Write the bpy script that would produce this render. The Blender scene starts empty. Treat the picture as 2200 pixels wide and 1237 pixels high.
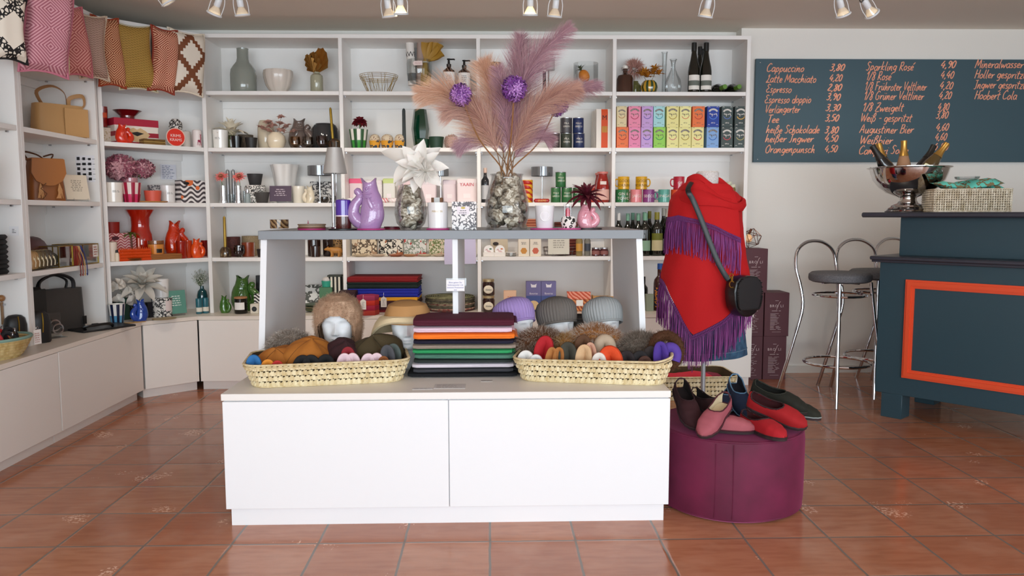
import bpy, math, random
from mathutils import Vector, Matrix, Euler
EXPO=0.0; DAYP=930.; SIDEP=20.; SPOTP=10.
R=random.Random(7)
PI=math.pi; sin=math.sin; cos=math.cos
C0=bpy.context.scene.collection
SC=bpy.context.scene
# ---------------------------------------------------------------- camera
CAMH=1.2219; FPX=1682.14; PITCH=.0947294; ROLL=-.0019196; YAW=.0252131
_f=Vector((sin(YAW)*cos(PITCH),cos(YAW)*cos(PITCH),-sin(PITCH)))
_r0=Vector((cos(YAW),-sin(YAW),0)); _u0=_r0.cross(_f)
_r=cos(ROLL)*_r0+sin(ROLL)*_u0; _u=-sin(ROLL)*_r0+cos(ROLL)*_u0
CAM=Vector((0,0,CAMH))
cd=bpy.data.cameras.new('camera'); cam=bpy.data.objects.new('camera',cd); C0.objects.link(cam)
cd.sensor_fit='HORIZONTAL'; cd.sensor_width=36; cd.lens=36*FPX/2200; cd.clip_start=.05; cd.clip_end=60
mw=Matrix((( _r.x,_u.x,-_f.x,0),(_r.y,_u.y,-_f.y,0),(_r.z,_u.z,-_f.z,CAMH),(0,0,0,1)))
cam.matrix_world=mw
SC.camera=cam
SC.view_settings.view_transform='Standard'; SC.view_settings.look='None'
SC.view_settings.exposure=EXPO; SC.view_settings.gamma=1; SC.view_settings.use_curve_mapping=False
try:
    SC.cycles.max_bounces=8; SC.cycles.diffuse_bounces=6; SC.cycles.glossy_bounces=4; SC.cycles.transmission_bounces=8
    SC.cycles.transparent_max_bounces=16; SC.cycles.caustics_reflective=False; SC.cycles.caustics_refractive=False
    SC.cycles.use_denoising=True; SC.cycles.sample_clamp_indirect=6
except Exception: pass
# ---------------------------------------------------------------- daylight and lamps
W=bpy.data.worlds.new('sky'); SC.world=W; W.use_nodes=True
bg=W.node_tree.nodes['Background']; bg.inputs[0].default_value=(.80,.90,1.0,1); bg.inputs[1].default_value=1.6
def area(name,loc,rot,sx,sy,power,col):
    l=bpy.data.lights.new(name,'AREA'); l.shape='RECTANGLE'; l.size=sx; l.size_y=sy; l.energy=power; l.color=col
    o=bpy.data.objects.new(name,l); C0.objects.link(o); o.location=loc; o.rotation_euler=rot; return o
area('shop_window_daylight',(0.6,-5.2,2.0),(math.radians(86),0,0),9.0,4.6,DAYP,(.82,.925,1.0))
area('side_fill_light',(4.7,0.6,1.5),(math.radians(85),0,math.radians(90)),2.6,2.0,SIDEP,(.97,.98,1.0))  # weak fill light added from the right, with no known window behind it
# ---------------------------------------------------------------- pixel -> world measuring helpers
def ray(x,y): return (x-1100)/FPX*_r-(y-618.5)/FPX*_u+_f
def atY(x,y,Y): d=ray(x,y); return CAM+d*(Y/d.y)
def atX(x,y,X): d=ray(x,y); return CAM+d*(X/d.x)
def atZ(x,y,Z): d=ray(x,y); return CAM+d*((Z-CAMH)/d.z)
def mpp(p): return (Vector(p)-CAM).dot(_f)/FPX
def colpt(px,p0,dr,z):
    n=_r-_f*((px-1100)/FPX); a=Vector((p0[0],p0[1],z))-CAM; d=Vector((dr[0],dr[1],0))
    t=-(a.dot(n))/d.dot(n); return Vector((p0[0]+t*dr[0],p0[1]+t*dr[1],z))
# ---------------------------------------------------------------- colour and materials
def lin(h):
    if not isinstance(h,str): return h
    h=h.lstrip('#'); o=[]
    for i in (0,2,4):
        c=int(h[i:i+2],16)/255; o.append(c/12.92 if c<=.04045 else ((c+.055)/1.055)**2.4)
    return tuple(o)
_mc={}
def M(col,r=.5,m=0.,**k):
    key=(col,r,m,tuple(sorted(k.items())))
    if key in _mc: return _mc[key]
    mt=bpy.data.materials.new('finish'); mt.use_nodes=True
    b=mt.node_tree.nodes['Principled BSDF']; I=b.inputs
    I['Base Color'].default_value=(*lin(col),1); I['Roughness'].default_value=r; I['Metallic'].default_value=m
    if 't' in k: I['Transmission Weight'].default_value=k['t']; I['IOR'].default_value=k.get('ior',1.45)
    if 'coat' in k: I['Coat Weight'].default_value=k['coat']; I['Coat Roughness'].default_value=.06
    if 'sheen' in k: I['Sheen Weight'].default_value=k['sheen']; I['Sheen Roughness'].default_value=.4
    if 'sheen' in k and 'sheent' not in k: I['Sheen Tint'].default_value=(*lin(col),1)
    if 'sheent' in k: I['Sheen Tint'].default_value=(*lin(k['sheent']),1)
    if 'em' in k: I['Emission Color'].default_value=(*lin(k.get('emc',col)),1); I['Emission Strength'].default_value=k['em']
    if 'al' in k: I['Alpha'].default_value=k['al']
    if 'sub' in k: I['Subsurface Weight'].default_value=k['sub']; I['Subsurface Radius'].default_value=(.01,.006,.004)
    if 'bump' in k:
        nt=mt.node_tree; tc=nt.nodes.new('ShaderNodeTexCoord'); n=nt.nodes.new('ShaderNodeTexNoise'); n.inputs['Scale'].default_value=k.get('bs',60); n.inputs['Detail'].default_value=4
        bu=nt.nodes.new('ShaderNodeBump'); bu.inputs['Strength'].default_value=k['bump']; bu.inputs['Distance'].default_value=.004
        nt.links.new(tc.outputs['Object'],n.inputs['Vector']); nt.links.new(n.outputs[0],bu.inputs['Height']); nt.links.new(bu.outputs[0],I['Normal'])
    _mc[key]=mt; return mt
def glass(col='#ffffff',r=.02,ior=1.45): return M(col,r,0,t=1.,ior=ior)
def tglass(col='#e8f0f2',a=.25): # thin clear glass: see-through with a fresnel-glossy skin
    key=('tg',col,a)
    if key in _mc: return _mc[key]
    mt=bpy.data.materials.new('thin_glass'); mt.use_nodes=True; t=mt.node_tree; t.nodes.remove(t.nodes['Principled BSDF'])
    tr=t.nodes.new('ShaderNodeBsdfTransparent'); tr.inputs[0].default_value=(*[1-(1-c)*(.25+a*.6) for c in lin(col)],1); gl=t.nodes.new('ShaderNodeBsdfGlossy'); gl.inputs['Roughness'].default_value=.03
    fr=t.nodes.new('ShaderNodeFresnel'); fr.inputs[0].default_value=1.5; mx=t.nodes.new('ShaderNodeMixShader'); md=t.nodes.new('ShaderNodeMath'); md.operation='MULTIPLY_ADD'; md.inputs[1].default_value=.5; md.inputs[2].default_value=a*.12
    t.links.new(fr.outputs[0],md.inputs[0]); t.links.new(md.outputs[0],mx.inputs[0]); t.links.new(tr.outputs[0],mx.inputs[1]); t.links.new(gl.outputs[0],mx.inputs[2]); t.links.new(mx.outputs[0],t.nodes['Material Output'].inputs[0])
    _mc[key]=mt; return mt
class N:
    """tiny node-graph builder"""
    def __init__(s,rough=.6,metal=0.,sheen=0.,coat=0.):
        s.mt=bpy.data.materials.new('finish'); s.mt.use_nodes=True; s.t=s.mt.node_tree; s.b=s.t.nodes['Principled BSDF']
        s.b.inputs['Roughness'].default_value=rough; s.b.inputs['Metallic'].default_value=metal
        s.b.inputs['Sheen Weight'].default_value=sheen; s.b.inputs['Coat Weight'].default_value=coat
    def n(s,t,**k):
        x=s.t.nodes.new(t)
        for a,v in k.items(): setattr(x,a,v)
        return x
    def lk(s,a,b):
        if isinstance(a,(int,float)): b.default_value=a
        elif isinstance(a,(tuple,str)): b.default_value=(*lin(a),1)
        else: s.t.links.new(a,b)
    def co(s,w='Object'): return s.n('ShaderNodeTexCoord').outputs[w]
    def sep(s,v=None):
        x=s.n('ShaderNodeSeparateXYZ'); s.lk(v or s.co(),x.inputs[0]); return x.outputs
    def m(s,op,a,b=0.,c=None):
        x=s.n('ShaderNodeMath',operation=op); s.lk(a,x.inputs[0]); s.lk(b,x.inputs[1])
        if c is not None: s.lk(c,x.inputs[2])
        return x.outputs[0]
    def mix(s,f,a,b):
        x=s.n('ShaderNodeMix',data_type='RGBA'); s.lk(f,x.inputs[0]); s.lk(a,x.inputs[6]); s.lk(b,x.inputs[7]); return x.outputs[2]
    def noise(s,sc,det=3.,v=None,o=0):
        x=s.n('ShaderNodeTexNoise'); x.inputs['Scale'].default_value=sc; x.inputs['Detail'].default_value=det; s.lk(v or s.co(),x.inputs['Vector']); return x.outputs[o]
    def vor(s,sc,f='F1',v=None,o=0):
        x=s.n('ShaderNodeTexVoronoi',feature=f); x.inputs['Scale'].default_value=sc; s.lk(v or s.co(),x.inputs['Vector']); return x.outputs[o]
    def comb(s,a,b,c=0.):
        x=s.n('ShaderNodeCombineXYZ'); s.lk(a,x.inputs[0]); s.lk(b,x.inputs[1]); s.lk(c,x.inputs[2]); return x.outputs[0]
    def rnd(s,v):
        x=s.n('ShaderNodeTexWhiteNoise',noise_dimensions='3D'); s.lk(v,x.inputs['Vector']); return x.outputs[0]
    def ramp(s,f,a,b):
        x=s.n('ShaderNodeMapRange'); s.lk(f,x.inputs[0]); x.inputs[1].default_value=a; x.inputs[2].default_value=b; return x.outputs[0]
    def bump(s,h,st=.4,d=.003):
        x=s.n('ShaderNodeBump'); x.inputs['Strength'].default_value=st; x.inputs['Distance'].default_value=d; s.lk(h,x.inputs['Height']); s.lk(x.outputs[0],s.b.inputs['Normal'])
    def col(s,c): s.lk(c,s.b.inputs['Base Color']); return s.mt
_pc={}
def P(kind,a,b,sc=1.,c=None,rough=.75):
    key=(kind,a,b,sc,c,rough)
    if key in _pc: return _pc[key]
    n=N(rough); x,y,z=n.sep()
    if kind=='diamond':   # concentric rhombs
        ax=n.m('PINGPONG',n.m('ADD',n.m('MULTIPLY',x,sc),10.),.5); az=n.m('PINGPONG',n.m('ADD',n.m('MULTIPLY',z,sc),10.25),.5)
        q=n.m('FRACT',n.m('MULTIPLY',n.m('ADD',ax,az),11.)); m=n.mix(n.m('GREATER_THAN',q,.52),a,b); n.bump(q,.5,.003)
    elif kind=='zigzag':
        w=n.m('PINGPONG',n.m('ADD',n.m('MULTIPLY',x,sc),20.),.5); q=n.m('FRACT',n.m('ADD',n.m('MULTIPLY',z,sc*1.6),w)); m=n.mix(n.m('GREATER_THAN',q,.55),a,b); n.bump(q,.5,.003)
    elif kind=='lattice':  # stepped rhomb lattice
        sx=n.m('SNAP',n.m('ADD',n.m('MULTIPLY',x,sc),10.),.0834); sz=n.m('SNAP',n.m('ADD',n.m('MULTIPLY',z,sc*.8),10.),.0834)
        u=n.m('FRACT',n.m('ADD',sx,sz)); v=n.m('FRACT',n.m('SUBTRACT',sx,sz)); d=n.m('MINIMUM',n.m('ABSOLUTE',n.m('SUBTRACT',u,.5)),n.m('ABSOLUTE',n.m('SUBTRACT',v,.5)))
        m=n.mix(n.m('LESS_THAN',d,.10),a,b)
    elif kind=='honey':  # bands of black ringlets on cream
        vv=n.comb(n.m('MULTIPLY',x,1.),0.,n.m('MULTIPLY',z,1.)); e=n.vor(sc,'DISTANCE_TO_EDGE',vv)
        u=n.m('FRACT',n.m('MULTIPLY',n.m('ADD',x,z),4.2)); w=n.m('FRACT',n.m('MULTIPLY',n.m('SUBTRACT',z,x),4.2))
        bd=n.m('MINIMUM',u,w); f=n.m('MULTIPLY',n.m('LESS_THAN',e,.16),n.m('LESS_THAN',bd,.22)); m=n.mix(f,a,b)
    elif kind=='floral':
        q=n.noise(sc,3.); f=n.m('MULTIPLY',n.m('GREATER_THAN',q,.47),n.m('LESS_THAN',q,.57)); m=n.mix(f,a,b)
        if c: m=n.mix(n.m('GREATER_THAN',n.noise(sc*.6,2.),.62),m,c)
    elif kind=='leopard':
        e=n.vor(sc,'F1'); e2=n.m('ADD',e,n.m('MULTIPLY',n.noise(sc*2,2.),.35)); f=n.m('MULTIPLY',n.m('GREATER_THAN',e2,.36),n.m('LESS_THAN',e2,.62)); m=n.mix(f,a,b)
    elif kind=='wave':
        q=n.m('FRACT',n.m('ADD',n.m('MULTIPLY',z,sc),n.m('MULTIPLY',n.m('SINE',n.m('MULTIPLY',x,sc*2.2)),.45))); m=n.mix(n.m('GREATER_THAN',q,.5),a,b)
        if c: m=n.mix(n.m('LESS_THAN',n.vor(sc*.35,'F1'),.3),m,c)
    elif kind=='stripe':
        q=n.m('FRACT',n.m('ADD',n.m('MULTIPLY',x,sc),50.)); m=n.mix(n.m('GREATER_THAN',q,.5),a,b)
    elif kind=='hstripe':
        q=n.m('FRACT',n.m('ADD',n.m('MULTIPLY',z,sc),50.)); m=n.mix(n.m('GREATER_THAN',q,.5),a,b)
    elif kind=='dots':
        m=n.mix(n.m('LESS_THAN',n.vor(sc,'F1'),.3),a,b)
    elif kind=='speck':
        m=n.mix(n.ramp(n.noise(sc,4.),.4,.6),a,b)
    elif kind=='fabric':
        q=n.noise(sc,4.); m=n.mix(n.ramp(q,.35,.65),a,b); n.bump(n.noise(sc*4,2.),.35,.002)
    elif kind=='fold':   # soft cloth with broad tonal wander
        q=n.noise(sc,2.); m=n.mix(n.ramp(q,.3,.7),a,b); n.bump(n.noise(900.,1.),.25,.001)
    elif kind=='straw':
        v=n.comb(n.m('MULTIPLY',x,1.),n.m('MULTIPLY',y,1.),n.m('MULTIPLY',z,.25)); q=n.noise(sc,3.,v); m=n.mix(n.ramp(q,.35,.65),a,b); n.bump(q,.3,.002)
    elif kind=='swirl':
        q=n.m('FRACT',n.m('ADD',n.m('ADD',n.m('MULTIPLY',x,sc),n.m('MULTIPLY',z,sc)),n.m('MULTIPLY',n.noise(sc*.5,2.),1.5))); m=n.mix(n.ramp(q,.3,.7),a,b)
    elif kind=='shell':
        q=n.m('FRACT',n.m('ADD',n.m('MULTIPLY',n.noise(sc,3.),6.),n.m('MULTIPLY',z,30.))); m=n.mix(n.ramp(q,.1,.9),a,b)
        if c: m=n.mix(n.ramp(n.noise(sc*.7,2.),.52,.66),m,c)
        n.bump(q,.8,.006)
    _pc[key]=n.col(m); return _pc[key]
# ---------------------------------------------------------------- mesh building
class G:
    def __init__(s): s.v=[]; s.f=[]; s.k=[]; s.x=None
    def add(s,vs,fs,mi=0):
        o=len(s.v); s.v+=[tuple(v) for v in vs]; s.f+=[tuple(i+o for i in f) for f in fs]; s.k+=[mi]*len(fs); return s
    def box(s,c,d,b=0.,mi=0,rz=0.,M4=None):
        """c = centre of the base, d = size, b = chamfer"""
        x,y,z=d[0]/2,d[1]/2,d[2]; b=min(b,x*.9,y*.9,z*.45); vs=[];fs=[]
        def ring(h,ix):
            X,Y=x-ix,y-ix; q=max(b-ix,0) if b else 0
            if b: return [(-X+q,-Y,h),(X-q,-Y,h),(X,-Y+q,h),(X,Y-q,h),(X-q,Y,h),(-X+q,Y,h),(-X,Y-q,h),(-X,-Y+q,h)]
            return [(-X,-Y,h),(X,-Y,h),(X,Y,h),(-X,Y,h)]
        if b: rs=[ring(0,b*.9),ring(b,0),ring(z-b,0),ring(z,b*.9)]
        else: rs=[ring(0,0),ring(z,0)]
        n=len(rs[0])
        for r in rs: vs+=r
        for i in range(len(rs)-1):
            for j in range(n): fs.append((i*n+j,i*n+(j+1)%n,(i+1)*n+(j+1)%n,(i+1)*n+j))
        fs.append(tuple(range(n-1,-1,-1))); fs.append(tuple((len(rs)-1)*n+j for j in range(n)))
        Mx=M4 if M4 else Matrix.Translation(Vector(c))@Matrix.Rotation(rz,4,'Z')
        return s.add([Mx@Vector(v) for v in vs],fs,mi)
    def loft(s,rings,closed=True,c0=True,c1=True,mi=0,flip=False,mf=None):
        n=len(rings[0]); vs=[v for r in rings for v in r]; fs=[]; m=n if closed else n-1; o=len(s.v)
        s.v+=[tuple(v) for v in vs]
        for i in range(len(rings)-1):
            for j in range(m):
                q=(i*n+j,i*n+(j+1)%n,(i+1)*n+(j+1)%n,(i+1)*n+j)
                if mf:
                    k=mf(i,j)
                    if k is None: continue
                else: k=mi
                s.f.append(tuple(a+o for a in (q[::-1] if flip else q))); s.k.append(k)
        if closed and c0: s.f.append(tuple(o+j for j in (range(n) if flip else range(n-1,-1,-1)))); s.k.append(mi)
        if closed and c1: s.f.append(tuple(o+(len(rings)-1)*n+j for j in (range(n-1,-1,-1) if flip else range(n)))); s.k.append(mi)
        return s
    def lathe(s,prof,n=24,c=(0,0,0),mi=0,mf=None,sx=1.,sy=1.,rf=None,caps=True):
        rs=[]
        for r,z in prof:
            rs.append([(c[0]+sx*r*(rf(2*PI*j/n,z) if rf else 1)*cos(2*PI*j/n),c[1]+sy*r*(rf(2*PI*j/n,z) if rf else 1)*sin(2*PI*j/n),c[2]+z) for j in range(n)])
        return s.loft(rs,True,caps,caps,mi,False,mf)
    def tube(s,pts,r,n=8,mi=0,closed=False,flat=1.):
        pts=[Vector(p) for p in pts]; L=len(pts); rs=[]; up=None
        for i,p in enumerate(pts):
            a=pts[i-1] if (i>0 or closed) else p; b=pts[(i+1)%L] if (i<L-1 or closed) else p
            t=(b-a)
            if t.length<1e-9: t=Vector((0,0,1))
            t.normalize()
            if up is None: up=t.orthogonal().normalized() if abs(t.z)>.95 else t.cross(Vector((0,0,1))).normalized()
            else:
                up=(up-t*up.dot(t))
                if up.length<1e-6: up=t.orthogonal()
                up.normalize()
            w=t.cross(up); rr=r[i] if isinstance(r,(list,tuple)) else r
            rs.append([p+up*(rr*cos(2*PI*j/n))+w*(rr*flat*sin(2*PI*j/n)) for j in range(n)])
        if closed: rs.append(rs[0])
        return s.loft(rs,True,not closed,not closed,mi)
    def torus(s,c,R0,r,n=32,m=8,mi=0,M4=None,ry=1.):
        Mx=(M4 or Matrix())
        pts=[Vector(c)+Mx@Vector((R0*cos(2*PI*i/n),R0*ry*sin(2*PI*i/n),0)) for i in range(n)]
        return s.tube(pts,r,m,mi,True)
    def ell(s,c,rx,ry,rz,n=12,m=8,mi=0,M4=None):
        rs=[]
        for i in range(m+1):
            a=-PI/2+PI*i/m; q=max(cos(a),.02)
            rs.append([(rx*q*cos(2*PI*j/n),ry*q*sin(2*PI*j/n),rz*sin(a)) for j in range(n)])
        T=Matrix.Translation(Vector(c))@(M4 or Matrix())
        return s.loft([[T@Vector(v) for v in r] for r in rs],mi=mi)
    def prism(s,poly,z0,z1,mi=0):
        return s.loft([[(x,y,z0) for x,y in poly],[(x,y,z1) for x,y in poly]],mi=mi)
    def slab(s,poly,y0,y1,mi=0):
        """outline in x,z given counter-clockwise seen from the front, thick from y0 to y1"""
        return s.loft([[(x,y0,z) for x,z in poly],[(x,y1,z) for x,z in poly]],mi=mi,flip=True)
    def mul(s,Mx):
        s.v=[tuple(Mx@Vector(v)) for v in s.v]; return s
    def warp(s,f): s.v=[f(*v) for v in s.v]; return s
    def move(s,x,y,z): s.v=[(a+x,b+y,c+z) for a,b,c in s.v]; return s
    def join(s,g,Mx=None,mi=None):
        s.add([Mx@Vector(v) for v in g.v] if Mx else g.v,[]); o=len(s.v)-len(g.v)
        s.f+=[tuple(i+o for i in f) for f in g.f]; s.k+=[(k if mi is None else mi) for k in g.k]; return s
    def ob(s,name,mats,parent=None,smooth=True,ang=38):
        me=bpy.data.meshes.new(name); me.from_pydata(s.v,[],s.f); mats=mats if isinstance(mats,(list,tuple)) else [mats]
        for m in mats: me.materials.append(m)
        if len(mats)>1: me.polygons.foreach_set('material_index',s.k)
        if smooth:
            me.polygons.foreach_set('use_smooth',[True]*len(me.polygons)); me.set_sharp_from_angle(angle=math.radians(ang))
        me.update(); o=bpy.data.objects.new(name,me); C0.objects.link(o)
        if parent: o.parent=parent
        return o
def tag(o,label,cat,group=None,kind=None):
    if label: o['label']=label
    if cat: o['category']=cat
    if group: o['group']=group
    if kind: o['kind']=kind
    return o
def E(name,label,cat,loc,rz=0.,group=None,rot=None):
    o=bpy.data.objects.new(name,None); C0.objects.link(o); o.location=loc; o.rotation_euler=rot or (0,0,rz); o.empty_display_size=.05
    return tag(o,label,cat,group)
def IT(name,label,cat,place,parts,group=None,rot=None):
    """a thing: place=(loc,w,h,rz); parts=[(part name,G,material[,label[,subparts]])]; one part -> one mesh"""
    loc,rz=place[0],place[3] if len(place)>3 else 0.
    if len(parts)==1 and len(parts[0])<5:
        o=parts[0][1].ob(name,parts[0][2]); o.location=loc; o.rotation_euler=rot or (0,0,rz); return tag(o,label,cat,group)
    e=E(name,label,cat,loc,rz,group,rot)
    for p in parts:
        c=p[1].ob(p[0],p[2],e)
        if len(p)>3 and p[3]: c['label']=p[3]
        if len(p)>4:
            for q in p[4]: q[1].ob(q[0],q[2],c)
    return e
def ST(name,g,m,label=None,smooth=False):
    o=g.ob(name,m,None,smooth); o['kind']='structure'
    if label: o['label']=label
    return o
def dup(root,loc,rz=None,label=None,group=None,rot=None):
    r=root.copy(); C0.objects.link(r); r.location=loc
    if rz is not None: r.rotation_euler=(0,0,rz)
    if rot is not None: r.rotation_euler=rot
    if label: r['label']=label
    if group: r['group']=group
    for ch in list(root.children):
        c=ch.copy(); C0.objects.link(c); c.parent=r
        for g in list(ch.children):
            d=g.copy(); C0.objects.link(d); d.parent=c
    return r
_tc={}
def text(sx,size,shear=0.,sp=1.,ext=.0004,al='CENTER',font_off=0.):
    """lettering as a G lying in the x,z plane (front = -y), centred"""
    key=(sx,shear,sp,al,font_off)
    if key not in _tc:
        cu=bpy.data.curves.new('lettering','FONT'); cu.body=sx; cu.size=1.; cu.shear=shear; cu.space_character=sp; cu.align_x=al; cu.resolution_u=2; cu.offset=font_off
        o=bpy.data.objects.new('lettering',cu); C0.objects.link(o); dg=bpy.context.evaluated_depsgraph_get(); me=o.evaluated_get(dg).to_mesh()
        _tc[key]=([tuple(v.co) for v in me.vertices],[tuple(p.vertices) for p in me.polygons]); o.evaluated_get(dg).to_mesh_clear()
        bpy.data.objects.remove(o); bpy.data.curves.remove(cu)
    v,f=_tc[key]; g=G(); g.add([(a*size,-ext,(b-.35)*size) for a,b,c in v],f); return g
def wrap(g,rad,y0=0.):
    """bend flat lettering round a cylinder of radius rad about the z axis, facing -y"""
    out=[]
    for x,y,z in g.v:
        a=x/rad; q=rad-y; out.append((q*sin(a),-q*cos(a),z))
    g.v=out; return g
def lines(n,w,h,lw,seed=0,lh=.45,just='L'):
    """small rows of print as thin bars (too small to read in the photograph)"""
    q=random.Random(seed); g=G(); st=h/n
    for i in range(n):
        L=w*(q.uniform(.55,1.)); x0=-w/2 if just=='L' else -L/2; z=h/2-(i+.5)*st
        x=x0
        while x<x0+L-.1*lw:
            ww=min(lw*q.uniform(.5,1.4),x0+L-x); zz=st*lh/2
            g.add([(x,0,z-zz),(x+ww,0,z-zz),(x+ww,0,z+zz),(x,0,z+zz)],[(0,1,2,3)]); x+=ww+lw*.3
    return g
def flat(g,mx): return G().join(g,mx)
def TR(x,y,z,rz=0.,rx=0.,ry=0.): return Matrix.Translation((x,y,z))@Matrix.Rotation(rz,4,'Z')@Matrix.Rotation(rx,4,'X')@Matrix.Rotation(ry,4,'Y')
# ---------------------------------------------------------------- shared materials
WHITE=M('#f1efec',.42); WARMW=M('#efebe6',.45); CHROME=M('#d9dade',.08,1.); STEEL=M('#b9babd',.22,1.); BLACK=M('#0b0b0c',.45); GOLD=M('#b98a3c',.28,1.)
BRASS=M('#a88a3a',.3,1.); PAPER=M('#f4f2ee',.8); INK=M('#3a3a3e',.8); CLEAR=glass('#f7fbfb'); ACRYL=tglass('#eef4f5',.22)
# ---------------------------------------------------------------- shape families
def vessel(prof,t,n=28,rf=None,mi=0):
    """hollow pot from an outer profile [(r,z)...] with wall t"""
    inn=[(max(r-t,.0008),max(z,t)) for r,z in prof]
    p=[(.0008,prof[0][1])]+list(prof)+inn[::-1]+[(.0008,inn[0][1])]
    return G().lathe(p,n,rf=rf,mi=mi,caps=False)
def cup(w,h,tp=1.,t=.003,n=28,base=.03):
    r=w/2; return vessel([(r*tp*.93,0),(r*tp,h*base),(r,h)],t,n)
def stripecup(w,h,tp,cols,n=32,zs=.42):
    """tapered pot with upright stripes in two registers; cols=4 material slots"""
    r=w/2; r0=r*tp; zz=[0,.04,zs,zs+.001,1.]; g=G()
    pr=[(r0*.95,0),(r0+(r-r0)*.04,h*.04),(r0+(r-r0)*zs,h*zs),(r,h),(r-.004,h),(r0*.9,h*.1)]
    def mf(i,j):
        if i>=3: return 0
        k=(j//2)%2
        return (2+k) if i<2 else k
    return g.lathe(pr,n,mf=mf)
def candlejar(w,h,mat=None,wax='#f4efe6',tp=.9):
    g=cup(w,h,tp); c=G().lathe([(.001,h*.72),(w/2*.93*(tp+(1-tp)*.72),h*.72),(w/2*.9,h*.78),(.001,h*.79)],24,caps=False); k=G().tube([(0,0,h*.78),(.002,0,h*.9)],.0012,6)
    return [('jar',g,mat or M('#f3f0ea',.18,coat=.6)),('wax',c,M(wax,.5),None,[('wick',k,BLACK)])]
def taper(h,w,col,wick=True,metal=.0,r=.45):
    q=w/2; g=G().lathe([(q*.95,0),(q,.01),(q*.9,h*.93),(q*.6,h*.975),(.001,h*.985)],16)
    k=G().tube([(0,0,h*.98),(0,0,h)],.0009,5)
    return [('candle',g,M(col,r,metal),None,[('wick',k,M('#3b2f28',.9))])]
def lidjar(w,h,glassm,lidm,lab=None,body=None):
    r=w/2; g=G().lathe([(r*.9,0),(r,h*.06),(r,h*.72),(r*.86,h*.82),(r*.86,h*.84)],24)
    l=G().lathe([(r*.9,h*.84),(r*.93,h*.85),(r*.93,h*.98),(r*.88,h)],24)
    out=[('jar',g,glassm),('lid',l,lidm)]
    if lab: out.append(('paper_label',wraplab(r*1.012,h*.18,h*.62,1.3),lab))
    return out
def wraplab(r,z0,z1,ang,n=12,mid=0.,dr=0.):
    """curved label patch facing -y"""
    a0=mid-ang; st=2*ang/n; rs=[]
    for z in (z0,z1): rs.append([(r*sin(a0+i*st),-r*cos(a0+i*st),z) for i in range(n+1)])
    return G().loft(rs,False)
def bottle(w,h,glassm,capm,lab=None,labm2=None,sh='bordeaux',zl=(.12,.42),cap=.2,lab2=None):
    r=w/2
    if sh=='slim': p=[(r*.9,0),(r,h*.02),(r,h*.42),(r*.9,h*.52),(r*.62,h*.66),(r*.42,h*.8),(r*.40,h*.985)]
    elif sh=='champ': p=[(r*.9,0),(r,h*.03),(r,h*.5),(r*.8,h*.62),(r*.45,h*.78),(r*.36,h*.9),(r*.40,h*.985)]
    elif sh=='spirit': p=[(r*.92,0),(r,h*.02),(r,h*.58),(r*.9,h*.66),(r*.42,h*.74),(r*.4,h*.985)]
    else: p=[(r*.92,0),(r,h*.02),(r,h*.6),(r*.93,h*.66),(r*.5,h*.74),(r*.40,h*.8),(r*.39,h*.985)]
    g=G().lathe(p,20)
    def rz(z):
        for a,b in zip(p,p[1:]):
            if a[1]<=z<=b[1]: return a[0]+(b[0]-a[0])*(z-a[1])/(b[1]-a[1]+1e-9)
        return p[-1][0]
    z0=h*(1-cap); nseg=5
    c=G().lathe([(rz(z0+(h*.985-z0)*i/nseg)*1.06+.0005,z0+(h*.985-z0)*i/nseg) for i in range(nseg+1)]+[(p[-1][0]*1.06,h),(.002,h)],20)
    out=[('bottle_body',g,glassm),('cap_sleeve',c,capm)]
    if lab: out.append(('paper_label',wraplab(r*1.01,h*zl[0],h*zl[1],1.15),lab))
    if lab2: out.append(('paper_label',wraplab(r*1.016,h*lab2[0],h*lab2[1],1.15),lab2[2]))
    return out
def can(w,h,m,lidm,labm=None,tx=None,txm=None):
    r=w/2; g=G().lathe([(r*.96,0),(r,h*.02),(r,h*.98),(r*.96,h)],24)
    l=G().lathe([(r*1.01,h*.96),(r*1.02,h*.99),(r*.97,h),(r*.9,h*.985),(.001,h*.985)],24,caps=False)
    out=[('can_body',g,m),('rim',l,lidm)]
    if labm: out.append(('paper_label',wraplab(r*1.01,h*.2,h*.78,.75),labm))
    if tx:
        q=G(); n=len(tx)
        for i,s in enumerate(tx): q.join(wrap(text(s,h*.15,0,1.,.0002),r*1.02),Matrix.Translation((0,0,h*(.62-.2*i))))
        out.append(('lettering',q,txm))
    return out
def mug(w,h,m,tx=None,txm=None,side=1,inm=None):
    r=w/2; g=vessel([(r*.93,0),(r,h*.03),(r,h*.97),(r*.99,h)],.0035,28)
    hd=[(r*.95,0,h*.8),(r*1.35,0,h*.78),(r*1.5,0,h*.55),(r*1.35,0,h*.3),(r*.95,0,h*.24)]
    q=G().tube([(side*a,b,c) for a,b,c in smoothp(hd,4)],.0048,8)
    out=[('cup',g,m),('handle',q,m)]
    if tx:
        t=G()
        for i,s in enumerate(tx): t.join(wrap(text(s,h*(.3 if len(tx)==1 else .3),0,1.05,.0002),r*1.012),Matrix.Translation((0,0,h*(.5 if len(tx)==1 else .66-.34*i))))
        out.append(('lettering',t,txm))
    return out
def smoothp(pts,k=4):
    """Catmull-Rom through pts"""
    P_=[Vector(p) for p in pts]; out=[]
    for i in range(len(P_)-1):
        a=P_[max(i-1,0)]; b=P_[i]; c=P_[i+1]; d=P_[min(i+2,len(P_)-1)]
        for j in range(k):
            t=j/k; out.append(.5*((2*b)+(c-a)*t+(2*a-5*b+4*c-d)*t*t+(3*b-a-3*c+d)*t*t*t))
    return out+[P_[-1]]
def ip(tab,t):
    for (a,x),(b,y) in zip(tab,tab[1:]):
        if t<=b:
            u=(t-a)/(b-a) if b>a else 0; u=max(0,min(1,u)); return x+(y-x)*u
    return tab[-1][1]
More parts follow.
